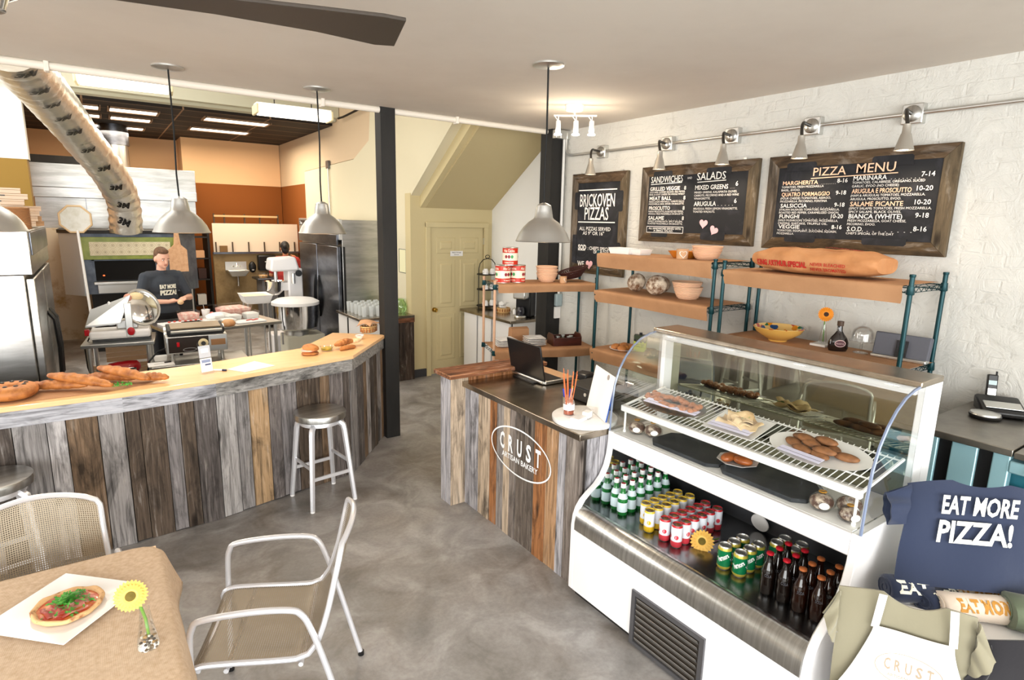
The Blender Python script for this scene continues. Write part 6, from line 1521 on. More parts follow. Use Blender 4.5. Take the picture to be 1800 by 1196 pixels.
t = thing('marker_pen', 'black and white marker pen lying beside the clear holder', 'pen', (.62, 4.54, ZB), -35)
MB().cyl((-.03, 0, .006), (.035, 0, .006), .006, n=10).obj('barrel', PAPERW, t); MB().cyl((.03, 0, .006), (.06, 0, .006), .0068, n=10).obj('cap', mat('navy_cap', '#22264a', .4), t)
o = MB().prism([(.68, 4.55), (.77, 4.40), (1.00, 4.50), (.90, 4.72)], ZB, ZB+.001).obj('paper_sheet', PAPERW); tag(o, 'white paper sheet lying flat on the bar', 'paper')
t = thing('sandwich', 'ham sandwich in a dark roll on the bar', 'sandwich', (1.33, 4.75, ZB), 25)
b = MB(); dome(b, (0, 0, 0), .068, .030, 18); b.obj('bottom_bun', BREAD, t, smooth=60)
b = MB()
for k in range(5):
    a = k*1.2; b.add([(.062*cos(a+i*.5)*(1 if i < 4 else .2), .055*sin(a+i*.5), .032+.006*sin(i*2+k)) for i in range(5)], [tuple(range(5))])
b.ell((-.01, 0, .036), (.068, .058, .012), 16, 6); b.obj('ham_filling', mat('pink_ham', '#e2a08f', .5, noise=(18, '#f0d3bd', .45, .7)), t)
b = MB(T(.01, .005, .040, rx=12)); dome(b, (0, 0, 0), .066, .038, 18); b.obj('top_bun', BREAD, t, smooth=60)
t = thing('glass_dish', 'small glass dish of yellow pickles on the bar', 'dish', (1.49, 4.835, ZB))
MB().lathe([(0, 0), (.045, 0), (.055, .035), (.058, .036), (.052, .034), (.042, .006), (0, .006)], 24).obj('dish_body', CLEAR, t)
MB().lathe([(0, .007), (.043, .007), (.049, .024), (0, .028)], 20).obj('pickles', mat('yellow_pickles', '#c9a62e', .3, noise=(40, '#7d8a2a', .45, .65), bump=(40, .8, .008)), t)
baguette('split roll lying on another beside the pickle dish', (1.56, 4.83, 1.072), (1.74, 4.89, 1.080), .032, .3, 'rolls beside the pickle dish')
o = MB().ell((0, 0, .018), (.06, .035, .02), 16, 8).obj('bread_half', BREADP); o.location = (1.765, 4.90, 1.060); o.rotation_euler = (0, 0, R(25)); tag(o, 'pale cut bread half beside the split roll', 'bread')
b = MB(); b.rings([[(x, y*.5, z) for x, y in ((-.085, -.05), (.085, -.06), (.09, .05), (-.03, .08))] for z in (0, .03)]); o = b.obj('sandwich_half', BREAD, bev=.012); o.location = (1.64, 4.79, ZB); o.rotation_euler = (0, 0, R(20)); tag(o, 'brown wedge sandwich half beneath the split roll', 'sandwich')
t = thing('salsa_bowl', 'small white bowl of red salsa on the bar', 'bowl', (1.90, 5.17, ZB))
MB().lathe([(0, 0), (.02, 0), (.036, .022), (.040, .036), (.036, .034), (.02, .006), (0, .006)], 20).obj('bowl_body', CERAM, t); MB().lathe([(0, .012), (.030, .020), (.034, .027), (0, .032)], 16).obj('salsa', mat('red_salsa', '#9c3418', .4, noise=(60, '#d06a3a', .45, .65), bump=(60, .8, .006)), t)
t = thing('bread_basket', 'small woven basket lined with brown napkin at the end of bar', 'basket', (2.10, 5.45, ZB), 40)
b = MB()
for k in range(4): b.tube([((.085+.006*k)*cos(2*pi*j/24), (.055+.005*k)*sin(2*pi*j/24), .008+.018*k) for j in range(24)], .007, 6, closed=True)
b.k = 1
for j in range(16):
    a = 2*pi*j/16; b.bx(.097*cos(a), .066*sin(a), .036, .012, .012, .05)
b.obj('woven_body', [mat('honey_wicker', '#d7b076', .6), mat('brown_wicker_check', '#a4683a', .6)], t)
def nap(u, v): x = (u-.5)*.22; y = (v-.5)*.15; return (x, y, .085+.035*math.exp(-((x+.02)/.07)**2)-.05*abs(y)*8*abs(v-.5)+.012*sin(u*9+v*4))
MB().shell(nap, 16, 12, .002).obj('napkin', mat('peach_napkin', '#c99a74', .9), t, smooth=70)
# ------------------------------------------------------------------ the open kitchen
KST = mat('kitchen_stainless', '#bcbcba', 0.30, 1.0, noise=((2, 2, 14), '#a3a3a0', 0.4, 0.62), bump=((1.5, 1.5, 1.5), .12, .03))
DKST = mat('dark_stainless', '#5d6068', 0.28, 1.0, noise=((2, 2, 6), '#82868f', 0.4, 0.65))
# steel fridge behind the bar
t = thing('reach_in_fridge', 'tall stainless fridge behind the bar under the stacked pizza boxes', 'fridge', (-.86, 6.4, 0))
MB().box(-1.28, -.47, 5.62, 7.45, .12, 1.66).obj('cabinet', KST, t, world=True, bev=.006)
MB().box(-1.30, -.415, 5.60, 7.48, 1.66, 1.985).obj('header', KST, t, world=True, bev=.006)
MB().box(-.414, -.405, 5.68, 7.40, 1.80, 1.97).obj('header_panel', DKST, t, world=True, bev=.003)
for y0, y1, hy in ((5.66, 6.52, 6.44), (6.56, 7.42, 6.64)):
    d = MB().box(-.468, -.415, y0, y1, .16, 1.63).obj('door', KST, t, world=True, bev=.008)
    MB().tube([(-.415, hy, .62), (-.37, hy, .70), (-.36, hy, .95), (-.37, hy, 1.20), (-.415, hy, 1.28)], .018, 8).obj('door_handle', BLACK, t, world=True)
for x in (-1.2, -.55):
    for y in (5.75, 7.3): MB().cyl((x, y, 0), (x, y, .12), .03, n=12).obj('foot', STEELS, t, world=True)
# pizza boxes on it
PB1 = mat('pizza_box_board', '#c79a70', .85)
PBE = mat('pizza_box_edge', '#e9d3ba', .85)
def pizza_box(loc, rz, lbl):
    t = thing('pizza_box', lbl, 'box', loc, rz, 'pizza boxes on the steel fridge')
    b = MB().box(-.17, .17, -.17, .17, 0, .026); b.k = 1; b.box(-.1702, .1702, -.1706, -.1698, .001, .025)
    b.obj('tray', [PB1, PBE], t, smooth=0)
    b = MB().box(-.171, .171, -.171, .171, .027, .040); b.k = 1; b.box(-.1712, .1712, -.1716, -.1708, .028, .0395); b.k = 2; b.box(-.04, .04, -.1722, -.171, .022, .03)
    b.obj('lid', [PB1, PBE, BLACK], t, smooth=0)
HT = ['bottom', 'second', 'third', 'fourth', 'fifth', 'sixth', 'top']
for k in range(7): pizza_box((-.62+.015*(k % 3), 5.96, 2.0+.0415*k) if k else (-.62, 5.96, 2.0), 4+3*(k % 2), '%s pizza box of the tall stack, cut by picture edge' % HT[k])
for k in range(4): pizza_box((-.56, 6.55+.01*(k % 2), 2.0+.0415*k), -6+5*k, '%s pizza box of the low stack behind the paper plates' % ['bottom', 'second', 'third', 'top'][k])
t = thing('paper_plate_stack', 'tall stack of kraft paper plates standing before the pizza boxes', 'plates', (-.47, 5.70, 1.99))
b = MB()
pr = []
for k in range(18): pr += [(.075, .004+.0085*k), (.082, .009+.0085*k)]
b.lathe([(0, 0), (.07, 0)]+pr+[(.06, .16), (0, .155)], 28); b.obj('plates', CARD, t)
o = MB().box(-.10, .10, -.05, .05, 0, .022).obj('takeout_carton', CARD, bev=.003); o.location = (-.36-.11, 5.86, 1.987); o.location = (-.53, 5.83, 1.987); tag(o, 'flat brown carton at the edge of fridge top', 'carton')
# black double-door fridge, right
t = thing('reach_in_fridge', 'dark double door fridge with curved black handles beside the black column', 'fridge', (3.03, 8.9, 0))
MB().box(2.73, 3.36, 7.98, 9.90, .14, 2.10).obj('cabinet', KST, t, world=True, bev=.006)
MB().box(2.69, 2.74, 7.98, 9.90, 1.83, 2.11).obj('header', STEELS, t, world=True, bev=.006)
MB().box(2.665, 2.69, 8.02, 9.86, 1.76, 1.90).obj('grille', DKST, t, world=True, bev=.004)
b = MB().box(2.686, 2.692, 9.55, 9.86, 2.0, 2.08); b.k = 1; b.M = WALLX(2.685, 9.83, 2.02); b.text('True', 0, 0, .045, bold=.03); b.obj('badge', [DKST, PAPERW], t, world=True, smooth=0)
for y0, y1, hy in ((8.02, 8.93, 8.87), (8.96, 9.86, 9.03)):
    MB().box(2.67, 2.72, y0, y1, .16, 1.74).obj('door', DKST, t, world=True, bev=.01)
    b = MB(); n = 12
    b.rings([[(2.655-.03*sin(pi*i/n), hy+(-.06*sin(pi*i/n) if hy < 8.95 else .06*sin(pi*i/n))*k, .66+.62*i/n) for k in (0, 1)]+[(2.672, hy+(-.06*sin(pi*i/n) if hy < 8.95 else .06*sin(pi*i/n))*k, .66+.62*i/n) for k in (1, 0)] for i in range(n+1)])
    b.obj('door_handle', BLACK, t, world=True)
for y in (8.1, 9.8): MB().cyl((2.8, y, 0), (2.8, y, .14), .03, n=12).obj('foot', STEELS, t, world=True)
MB().box(2.735, 2.76, 7.955, 7.985, .2, 1.74).obj('door_hinge_rail', BLACK, t, world=True)
# glass counter next to it
t = thing('glass_counter', 'white cabinet with steel top and dark plank end, holding drinking glasses', 'counter', (3.0, 7.5, 0))
MB().box(2.63, 3.365, 7.12, 7.94, .08, .85).obj('cabinet', WHITEP, t, world=True, bev=.003)
MB().box(2.60, 3.365, 7.07, 7.95, .85, .885).obj('worktop', DARKSTEEL, t, world=True, bev=.004)
MB().box(2.615, 2.63, 7.54, 7.55, .10, .84).obj('door_gap', BLACK, t, world=True)
b = MB(); planks(b, (2.90, 7.11), (3.365, 7.11), 0, .80, .07, .12, rnd=random.Random(3)); b.obj('plank_cladding', planks_mat('dark_brown_boards', ['#4f4138', '#3c322b', '#5e4c3d', '#453a33'], (26, 26, 2.6), .6), t, world=True, smooth=0)
MB().box(2.88, 3.365, 7.075, 7.11, .79, .85).obj('wood_edge', WOODL, t, world=True)
gl = thing('drinking_glass', 'x', 'glass', (0, 0, 0), 0, 'drinking glasses on the white cabinet')
MB().lathe([(0, 0), (.028, 0), (.034, .135), (.0315, .135), (.026, .008), (0, .008)], 16).obj('glass_body', mat('drinking_glass', '#eef3f4', .08, alpha=.38, coat=.4), gl)
first = True
for r_ in range(5):
    for c_ in range(5):
        x, y = 2.72+.095*c_, 7.20+.14*r_
        lb = 'clear drinking glass, %s row from the bar, %s from the white cabinet side' % (ORD[r_], ORD[c_])
        if first: gl.location = (x, y, .886); gl['label'] = lb; first = False
        else: dup(gl, (x, y, .886), 0, lb)
t = thing('green_jug', 'round green glass jug behind the black column', 'jug', (3.285, 7.34, .886), 200)
GJ = glass('green_jug_glass', (.62, .80, .52), .10)
MB().lathe([(0, .002), (.05, .002), (.085, .05), (.09, .09), (.06, .15), (.05, .17), (.058, .19)], 28, cap=(1, 0)).obj('jug_body', GJ, t)
MB().tube([(.055, 0, .165), (.10, 0, .175), (.125, 0, .13), (.10, 0, .075), (.088, 0, .06)], .011, 8).obj('handle', GJ, t)
t = thing('framed_notice', 'thin black framed notice on the cream wall beside door', 'framed notice', (3.365, 7.43, 1.41))
FM = WALLX(3.3685, 7.54, 1.415)
MB(FM).box(.006, .214, .006, .312, .001, .004).obj('paper', mat('pale_yellow_paper', '#eae6bd', .8), t, world=True, smooth=0)
b = MB(FM)
for q in ((0, .22, 0, .006), (0, .22, .312, .318), (0, .006, 0, .318), (.214, .22, 0, .318)): b.box(q[0], q[1], q[2], q[3], 0, .008)
b.obj('frame', BLACK, t, world=True, smooth=0)

# coffee station by the storage door
t = thing('coffee_counter', 'white cupboards with steel top carrying the coffee machine', 'counter', (4.4, 6.6, 0))
MB().box(4.14, 4.615, 5.92, 7.08, .08, .885).obj('cabinet', BLACKM, t, world=True)
for y0, y1 in ((6.73, 7.06), (6.37, 6.69), (5.93, 6.33)): MB().box(4.115, 4.14, y0, y1, .09, .88).obj('cupboard_door', WHITEP, t, world=True, bev=.003)
MB().box(4.15, 4.61, 5.895, 5.92, .09, .88).obj('end_panel', WHITEP, t, world=True)
MB().box(4.08, 4.617, 5.87, 7.12, .885, .92).obj('worktop', DARKSTEEL, t, world=True, bev=.004)
t = thing('coffee_machine', 'black and silver coffee machine on the steel worktop', 'coffee machine', (4.46, 6.12, .921), -60)
MB().box(-.10, .11, -.04, .17, 0, .34).obj('machine_body', BLACK, t, bev=.015)
MB().box(-.09, .09, -.16, -.03, .24, .345).obj('brew_head', STEELS, t, bev=.02)
MB().lathe([(0, 0), (.075, 0), (.08, .012), (.07, .028), (0, .03)], 24, c=(0, -.11, 0)).obj('drip_base', STEELS, t)
MB().lathe([(0, .032), (.045, .032), (.055, .07), (.048, .12), (.03, .14)], 20, c=(0, -.10, 0), cap=(1, 0)).obj('carafe', mat('dark_carafe', '#2a2a33', .08, coat=.5), t)
t = thing('cup_tower', 'three tier black wire tower of white cups by the door', 'cup stand', (4.44, 6.98, .921))
for s_ in (-1, 1):
    MB().tube([(s_*.14, 0, 0), (s_*.14, 0, .56), (s_*.12, 0, .63), (s_*.07, 0, .68), (0, 0, .695)], .006, 6).obj('upright', IRON, t)
MB().tube([(.035*cos(2*pi*k/16), 0, .72+.022*sin(2*pi*k/16)) for k in range(16)], .005, 5, closed=True).obj('finial', IRON, t)
for z in (.03, .26, .47): MB().lathe([(0, z), (.145, z), (.15, z+.008), (.145, z+.012), (0, z+.008)], 28).obj('tier', IRON, t)
cupm = thing('coffee_cup', 'x', 'cup', (0, 0, 0), 0, 'white cups on the wire tower')
MB().lathe([(0, .075), (.025, .075), (.040, .045), (.042, .0), (.039, 0), (.036, .045), (0, .070)], 20).obj('cup_body', CERAM, cupm)
MB().tube([(.040, 0, .02), (.062, 0, .025), (.066, 0, .045), (.055, 0, .058), (.036, 0, .056)], .005, 6).obj('handle', CERAM, cupm)
first = True
for z, nm in ((.484, 'top'), (.274, 'middle'), (.044, 'bottom')):
    for x, y, w in ((-.06, -.05, 'bar side'), (.05, -.05, 'machine side')):
        lb = 'upturned white cup on the %s tier of wire tower, %s' % (nm, w)
        if first: cupm.location = (4.44+x, 6.98+y, .921+z); cupm['label'] = lb; cupm.rotation_euler = (0, 0, R(200)); first = False
        else: dup(cupm, (4.44+x, 6.98+y, .921+z), 200 if x < 0 else -20, lb)
t = thing('sugar_basket', 'small wicker basket of white packets before the coffee machine', 'basket', (4.44, 6.56, .921))
b = MB().lathe([(0, 0), (.085, 0), (.09, .06), (.083, .06), (.08, .006), (0, .006)], 24); b.k = 1
for k in range(16): a = 2*pi*k/16; b.bx(.088*cos(a), .088*sin(a), .03, .012, .012, .035)
b.obj('woven_body', [bpy.data.materials['honey_wicker'], bpy.data.materials['brown_wicker_check']], t)
b = MB(); rr = random.Random(9)
for k in range(12): b.M = T(rr.uniform(-.04, .04), rr.uniform(-.04, .04), .06+.006*k, rr.uniform(-30, 30), rr.uniform(-30, 30), rr.uniform(0, 180)); b.box(-.035, .035, -.022, .022, -.003, .003)
o_ = b.obj('packets', PAPERW, t, smooth=0); o_['kind'] = 'stuff'
for k, (x, y) in enumerate(((4.53, 6.36), (4.47, 6.33))):
    t = thing('creamer_jar', ['small steel lidded creamer against the wall', 'small glass creamer in front of steel one'][k], 'jar', (x, y, .921))
    MB().lathe([(0, 0), (.03, 0), (.034, .05), (.026, .065)], 18, cap=(1, 0)).obj('jar_body', STEELS if k == 0 else CERAM, t); MB().lathe([(.028, .063), (.02, .078), (.006, .085), (0, .092)], 14).obj('lid', STEELS, t)

# brick oven, hood and flue
t = thing('pizza_oven', 'large slate grey pizza oven with green tiled panel', 'oven', (.43, 11.2, 0))
SL = mat('slate_grey_panel', '#4c5563', .45, .3, noise=((6, 6, 6), '#6b7482', .4, .7)); SLL = mat('pale_grey_panel', '#a9b3bd', .5, .2)
foot = [(-.21, 10.8), (1.06, 10.8), (1.33, 11.15), (1.33, 12.2), (-.46, 12.2), (-.46, 11.15)]
MB().prism([(x, y) for x, y in foot], .92, 1.82).obj('oven_body', SL, t, world=True, smooth=0)
MB().prism([(-.225, 10.785), (-.215, 10.79), (-.465, 11.14), (-.475, 11.135)], .90, 1.82).obj('side_panel', SLL, t, world=True, smooth=0)
MB().prism([(-.24, 10.77), (1.09, 10.77), (1.36, 11.13), (1.36, 12.22), (-.49, 12.22), (-.49, 11.13)], 1.82, 1.87).obj('top_plate', BLACKM, t, world=True, smooth=0)
b = MB().box(-.21, 1.04, 10.755, 10.80, 1.44, 1.77); b.obj('green_panel', mat('olive_green_tile', '#7d8a26', .35, noise=(8, '#949f3d', .4, .7)), t, world=True, bev=.004)
def deco():
    m = mat('patterned_cream_tile', '#dccfae', .4); nt = m.node_tree; N = nt.nodes; L = nt.links
    tc = N.new('ShaderNodeTexCoord'); sp = N.new('ShaderNodeSeparateXYZ'); L.new(tc.outputs['Object'], sp.inputs[0])
    def mth(op, a, c=None):
        n = N.new('ShaderNodeMath'); n.operation = op
        if isinstance(a, float): n.inputs[0].default_value = a
        else: L.new(a, n.inputs[0])
        if c is not None:
            if isinstance(c, float): n.inputs[1].default_value = c
            else: L.new(c, n.inputs[1])
        return n.outputs[0]
    def cell(o_, s_): return mth('SUBTRACT', mth('FRACT', mth('MULTIPLY', o_, s_)), .5)
    u, v = cell(sp.outputs['X'], 1/.10), cell(sp.outputs['Z'], 1/.10)
    r_ = mth('SQRT', mth('ADD', mth('MULTIPLY', u, u), mth('MULTIPLY', v, v)))
    rp_ = N.new('ShaderNodeValToRGB'); rp_.color_ramp.interpolation = 'CONSTANT'; e = rp_.color_ramp.elements
    for i, (p_, c) in enumerate(((0, '#a2936e'), (.09, '#e0d4b4'), (.18, '#b7a57c'), (.24, '#e4d9ba'), (.40, '#cdbd95'), (.46, '#e4d9ba'))):
        q = e[i] if i < 2 else e.new(p_); q.position = p_; q.color = lin(c)
    L.new(r_, rp_.inputs[0]); L.new(rp_.outputs[0], N['Principled BSDF'].inputs['Base Color']); return m
MB().box(-.11, .93, 10.745, 10.757, 1.50, 1.70).obj('patterned_tiles', deco(), t, world=True, smooth=0)
b = MB(); b.box(-.08, .72, 10.79, 10.81, 1.12, 1.42); b.obj('oven_mouth', mat('mouth_black', '#060505', .9), t, world=True, smooth=0)  # flat black plate in place of an open oven mouth
MB().ell((.03, 10.788, 1.20), (.014, .004, .010), 10, 6).obj('embers', mat('glowing_embers', (1, .12, .03, 1), .6, emit=2), t, world=True)
for q in ((-.10, -.07, 1.10, 1.44), (.71, .74, 1.10, 1.44), (-.10, .74, 1.42, 1.45)): MB().box(q[0], q[1], 10.775, 10.80, q[2], q[3]).obj('mouth_frame', SL, t, world=True)
MB().box(-.10, .74, 10.62, 10.80, 1.075, 1.115).obj('hearth_shelf', STEELS, t, world=True, bev=.006)
MB().box(-.06, .60, 10.775, 10.80, .93, 1.06).obj('access_panel', STEELS, t, world=True, bev=.004)
MB().box(-.15, 1.2, 11.0, 12.2, 0, .92).obj('base', BLACKM, t, world=True)
MB().lathe([(.235, 0), (.235, .05), (.22, .06), (0, .06)], 28, c=(.37, 10.86, 1.83)).obj('flue_collar', STEELS, t, world=True)
sbox('wall_kitchen_plinth', mat('stained_plaster', '#d8cfbc', .85, noise=(4, '#a98e62', .52, .72)), -.95, -.15, 12.3, 12.6, 0, 1.86)
sbox('trim_2', mat('pale_kitchen_tile', '#cfd0cf', .4), .9, 1.36, 12.25, 12.35, 0, 1.2)
t = thing('extraction_hood', 'wide stainless extraction hood above and behind the oven', 'hood', (.4, 12.7, 1.9))
MB().box(-.78, 1.56, 12.35, 13.2, 2.52, 2.90).obj('hood_canopy', KST, t, world=True, bev=.006); MB().box(-.78, 1.56, 12.33, 13.2, 2.36, 2.52).obj('hood_lip', KST, t, world=True, bev=.006)
MB().box(-.78, 1.56, 12.60, 12.65, 1.86, 2.36).obj('backsplash', KST, t, world=True); MB().box(-.78, .25, 12.38, 13.2, 2.90, 3.02).obj('black_top', BLACKM, t, world=True)
for x in (-.1, .6, 1.2): MB().box(x-.004, x+.004, 12.595, 12.60, 1.88, 2.36).obj('seam', DKST, t, world=True)
t = thing('oven_flue', 'round dark steel flue pipe rising through black ceiling', 'flue', (.40, 12.75, 2.9))
MB().cyl((.40, 12.75, 2.90), (.40, 12.75, 3.30), .20, n=24).obj('lower_pipe', STEEL, t, world=True); MB().cyl((.40, 12.75, 3.28), (.40, 12.75, 3.62), .22, n=24).obj('upper_pipe', DKST, t, world=True)
# peels
t = thing('pizza_peel', 'long white handled pizza peel with octagonal head standing by oven', 'peel', (-.21, 10.3, 0))
c = .19; oc = [(c*cos(R(22.5+45*k))*1.0, c*sin(R(22.5+45*k))) for k in range(8)]
M_ = T(-.225, 10.28, 2.03, rx=90)
MB(M_).prism(oc, 0, .012).obj('peel_head', mat('pale_peel_face', '#dcdad2', .4, noise=(7, '#c3bda9', .4, .7)), t, world=True, smooth=0)
b = MB(M_); b.tube([(x, y, .004) for x, y in oc], .016, 6, closed=True); b.obj('peel_rim', mat('pale_peel_wood', '#d7b88e', .6), t, world=True)
MB().cyl((-.215, 10.27, 1.88), (-.155, 10.25, .02), .017, n=10).obj('peel_handle', PAPERW, t, world=True)
t = thing('pizza_peel', 'short wooden pizza peel leaning on the oven beside person', 'peel', (1.02, 10.65, 1.2))
b = MB(T(1.02, 10.66, 1.24, rx=86)); b.prism([(-.13, 0), (.13, 0), (.13, .34), (.05, .42), (.03, .62), (-.03, .62), (-.05, .42), (-.13, .34)], 0, .014); b.obj('peel_board', mat('peach_peel_wood', '#dcae85', .6, noise=((18, 2, 18), '#c8946a', .4, .7)), t, world=True, bev=.003)
# hand sink wall
sbox('wall_sink_lower', mat('stained_beige_wall', '#a98f66', .8, noise=(3, '#77603e', .45, .75)), 1.79, 3.37, 12.55, 12.65, 0, 1.42)
t = thing('white_wall_board', 'wide white board above the hand sink', 'wall board', (2.6, 12.5, 1.42))
MB().box(1.80, 3.365, 12.52, 12.55, 1.44, 1.98).obj('board', mat('warm_white_board', '#e9d6be', .6), t, world=True, smooth=0)
MB().box(1.78, 3.365, 12.44, 12.55, 1.405, 1.44).obj('ledge', DKST, t, world=True)
for k in range(6): MB().box(1.83+.29*k, 1.85+.29*k, 12.49, 12.52, 1.44, 1.63).obj('bracket', mat('dark_wood_bracket', '#4b3a28', .7) if k == 0 else bpy.data.materials['dark_wood_bracket'], t, world=True)
o = MB().box(1.90, 2.03, 12.45, 12.52, 1.441, 1.56).obj('brown_box', mat('brown_crate', '#7d5c34', .7)); tag(o, 'small brown box on the ledge above hand sink', 'box')
t = thing('hanging_rail', 'pale wooden rail mounted above the white board', 'rail', (2.5, 12.9, 2.1))
MB().box(1.85, 3.0, 12.565, 12.62, 2.10, 2.135).obj('rail', mat('pale_rail_wood', '#c9a878', .6), t, world=True)
for x in (1.84, 2.02, 2.38, 2.66, 3.0): MB().box(x, x+.025, 12.58, 12.62, 1.42, 2.16).obj('rail_post', bpy.data.materials['dark_wood_bracket'], t, world=True)
t = thing('hand_sink', 'small steel hand sink with tap on the beige wall', 'sink', (2.17, 12.45, .95))
b = MB(T(2.17, 12.40, 0)); b.rings([sq(.12, .10, .98), sq(.185, .15, 1.08), sq(.19, .155, 1.10), sq(.17, .135, 1.10), sq(.11, .09, 1.01)]); b.obj('basin', STEELS, t, world=True, bev=.01)
MB().box(1.98, 2.36, 12.53, 12.55, 1.08, 1.25).obj('splashback', STEELS, t, world=True)
MB().tube([(2.17, 12.53, 1.15), (2.17, 12.50, 1.22), (2.17, 12.44, 1.22), (2.17, 12.41, 1.17)], .012, 8).obj('spout', CHROME, t, world=True)
for s_ in (-1, 1): MB().cyl((2.17+s_*.06, 12.53, 1.15), (2.17+s_*.06, 12.48, 1.165), .014, n=8).obj('tap_handle', CHROME, t, world=True)
MB().tube([(2.17, 12.40, .98), (2.17, 12.40, .80), (2.17, 12.44, .77), (2.17, 12.54, .79)], .022, 10).obj('drain_pipe', CHROME, t, world=True)
t = thing('soap_dispenser', 'oval black soap dispenser beside the hand sink', 'dispenser', (2.47, 12.5, 1.1))
b = MB(); b.ell((2.46, 12.50, 1.14), (.07, .05, .11), 16, 10); b.obj('dispenser_body', BLACK, t, world=True); MB().box(2.44, 2.48, 12.44, 12.46, 1.08, 1.10).obj('push_lever', mat('grey_lever', '#a9a9a9', .4), t, world=True)
t = thing('towel_dispenser', 'large black paper towel dispenser on the beige wall', 'dispenser', (2.72, 12.5, 1.1))
MB().box(2.56, 2.90, 12.40, 12.55, 1.07, 1.37).obj('dispenser_body', BLACK, t, world=True, bev=.02); MB().box(2.68, 2.77, 12.396, 12.40, 1.24, 1.255).obj('badge', PAPERW, t, world=True)
# prep furniture right of the oven
t = thing('storage_shelf', 'dark shelf unit in the gap between oven and sink', 'shelving', (1.6, 13, 0))
for x in (1.42, 1.74): MB().box(x-.02, x+.02, 12.66, 13.3, 0, 1.9).obj('shelf_side', BLACKM, t, world=True)
for z in (.4, .9, 1.3, 1.7): MB().box(1.42, 1.74, 12.66, 13.3, z, z+.02).obj('shelf', BLACKM, t, world=True)
for k, (x, z, w, h, c, l_) in enumerate(((1.58, 1.321, .16, .14, '#dba77c', 'pale box on the dark shelf near hand sink, top one'), (1.6, .921, .14, .2, '#3a1f17', 'dark brown box on the dark shelf near hand sink'), (1.56, .421, .15, .2, '#e8e4dd', 'white tub on the dark shelf near hand sink'))):
    o = MB().box(-w/2, w/2, -.1, .1, 0, h).obj('storage_box', mat('shelf_box_%s' % ['peach', 'brown', 'white'][k], c, .6), bev=.006); o.location = (x, 12.8, z); tag(o, l_, 'box', 'boxes on the dark shelf')
o = MB().box(-.06, .06, -.05, .05, 0, .17).obj('yellow_tub', mat('yellow_tub', '#d9b64a', .5), bev=.006); o.location = (1.22, 12.31, 1.202); tag(o, 'yellow tub on the pale tiled corner past oven', 'tub')
t = thing('back_counter', 'grey steel cabinet with white plates in front of sink wall', 'counter', (2.85, 11.95, 0))
MB().box(2.50, 3.30, 11.9, 12.4, .08, .93).obj('cabinet', mat('grey_cabinet', '#77777a', .5), t, world=True, bev=.004); MB().box(2.42, 3.34, 11.86, 12.42, .93, .965).obj('worktop', DKST, t, world=True, bev=.004)
t = thing('plastic_bowl', 'clear plastic bowl of orange food on the grey cabinet', 'bowl', (2.545, 12.0, .966))
MB().lathe([(0, 0), (.07, 0), (.10, .09), (.104, .092), (.096, .09), (.066, .006), (0, .006)], 24).obj('bowl_body', PLASTICCLEAR, t); MB().lathe([(0, .008), (.07, .008), (.085, .055), (0, .065)], 18).obj('orange_food', mat('orange_food', '#d99a4a', .6, noise=(30, '#efe0c0', .45, .65)), t)
t = thing('cup_stack', 'tall stack of clear plastic cups beside white plates', 'cups', (2.72, 11.98, .966))
b = MB(); pr = []
for k in range(14): pr += [(.042, .03+.018*k), (.046, .042+.018*k)]
b.lathe([(0, 0), (.034, 0)]+pr+[(0, .28)], 18); b.obj('cups', PLASTICCLEAR, t)
for k in range(12):
    o = MB().lathe([(0, 0), (.07, 0), (.115, .012), (.116, .015), (.07, .006), (0, .006)], 24).obj('dinner_plate', CERAM); o.location = (2.93+.004*(k % 2), 12.0, .966+.0165*k); tag(o, '%s white plate up in the tall stack behind white mixer' % ORD[k] if k < 11 else 'white plate on top of tall stack behind white mixer', 'plate', 'white plates on the grey cabinet')
# mixers
t = thing('planetary_mixer', 'white planetary mixer with steel bowl next to the dark fridge', 'mixer', (2.36, 9.6, 0))
b = MB(); b.rings([[(2.12+dx, 9.45+dy, z) for dx, dy in ((0, 0), (.42, 0), (.42, .36), (0, .36))] for z in (1.30, 1.36)]+[[(2.14, 9.47, 1.50), (2.50, 9.47, 1.52), (2.50, 9.79, 1.52), (2.14, 9.79, 1.50)]]); b.obj('mixer_head', WHITE, t, world=True, bev=.03)
MB().box(2.38, 2.60, 9.50, 9.80, .30, 1.34).obj('column', WHITE, t, world=True, bev=.02); MB().box(2.10, 2.62, 9.44, 9.84, .0, .32).obj('base', WHITE, t, world=True, bev=.02)
MB().lathe([(0, .93), (.06, .93), (.13, 1.0), (.145, 1.14), (.15, 1.145), (.138, 1.14), (0, 1.0)], 28, c=(2.20, 9.62, 0)).obj('mixing_bowl', CHROME, t, world=True)
MB().box(2.24, 2.40, 9.52, 9.56, 1.0, 1.12).obj('bowl_arm', WHITE, t, world=True); MB().cyl((2.22, 9.62, 1.31), (2.22, 9.62, 1.05), .025, n=10).obj('whisk_shaft', STEELS, t, world=True); MB().cyl((2.44, 9.44, 1.27), (2.44, 9.44, 1.11), .03, n=12).obj('guard_rod', STEELS, t, world=True)
MB().lathe([(0, 0), (.05, 0), (.05, .02), (0, .02)], 16).obj('dial', BLACK, t); [c for c in t.children if c.name.startswith('dial')][0].location = (.16, -.17, 1.27); [c for c in t.children if c.name.startswith('dial')][0].rotation_euler = (R(90), 0, 0)
t = thing('spiral_mixer', 'big spiral dough mixer with wide steel bowl and cream base', 'mixer', (2.28, 8.7, 0))
MB().lathe([(0, .52), (.18, .52), (.29, .58), (.31, .72), (.31, .90), (.32, .91), (.30, .90), (0, .80)], 40, c=(2.24, 8.62, 0)).obj('mixing_bowl', CHROME, t, world=True)
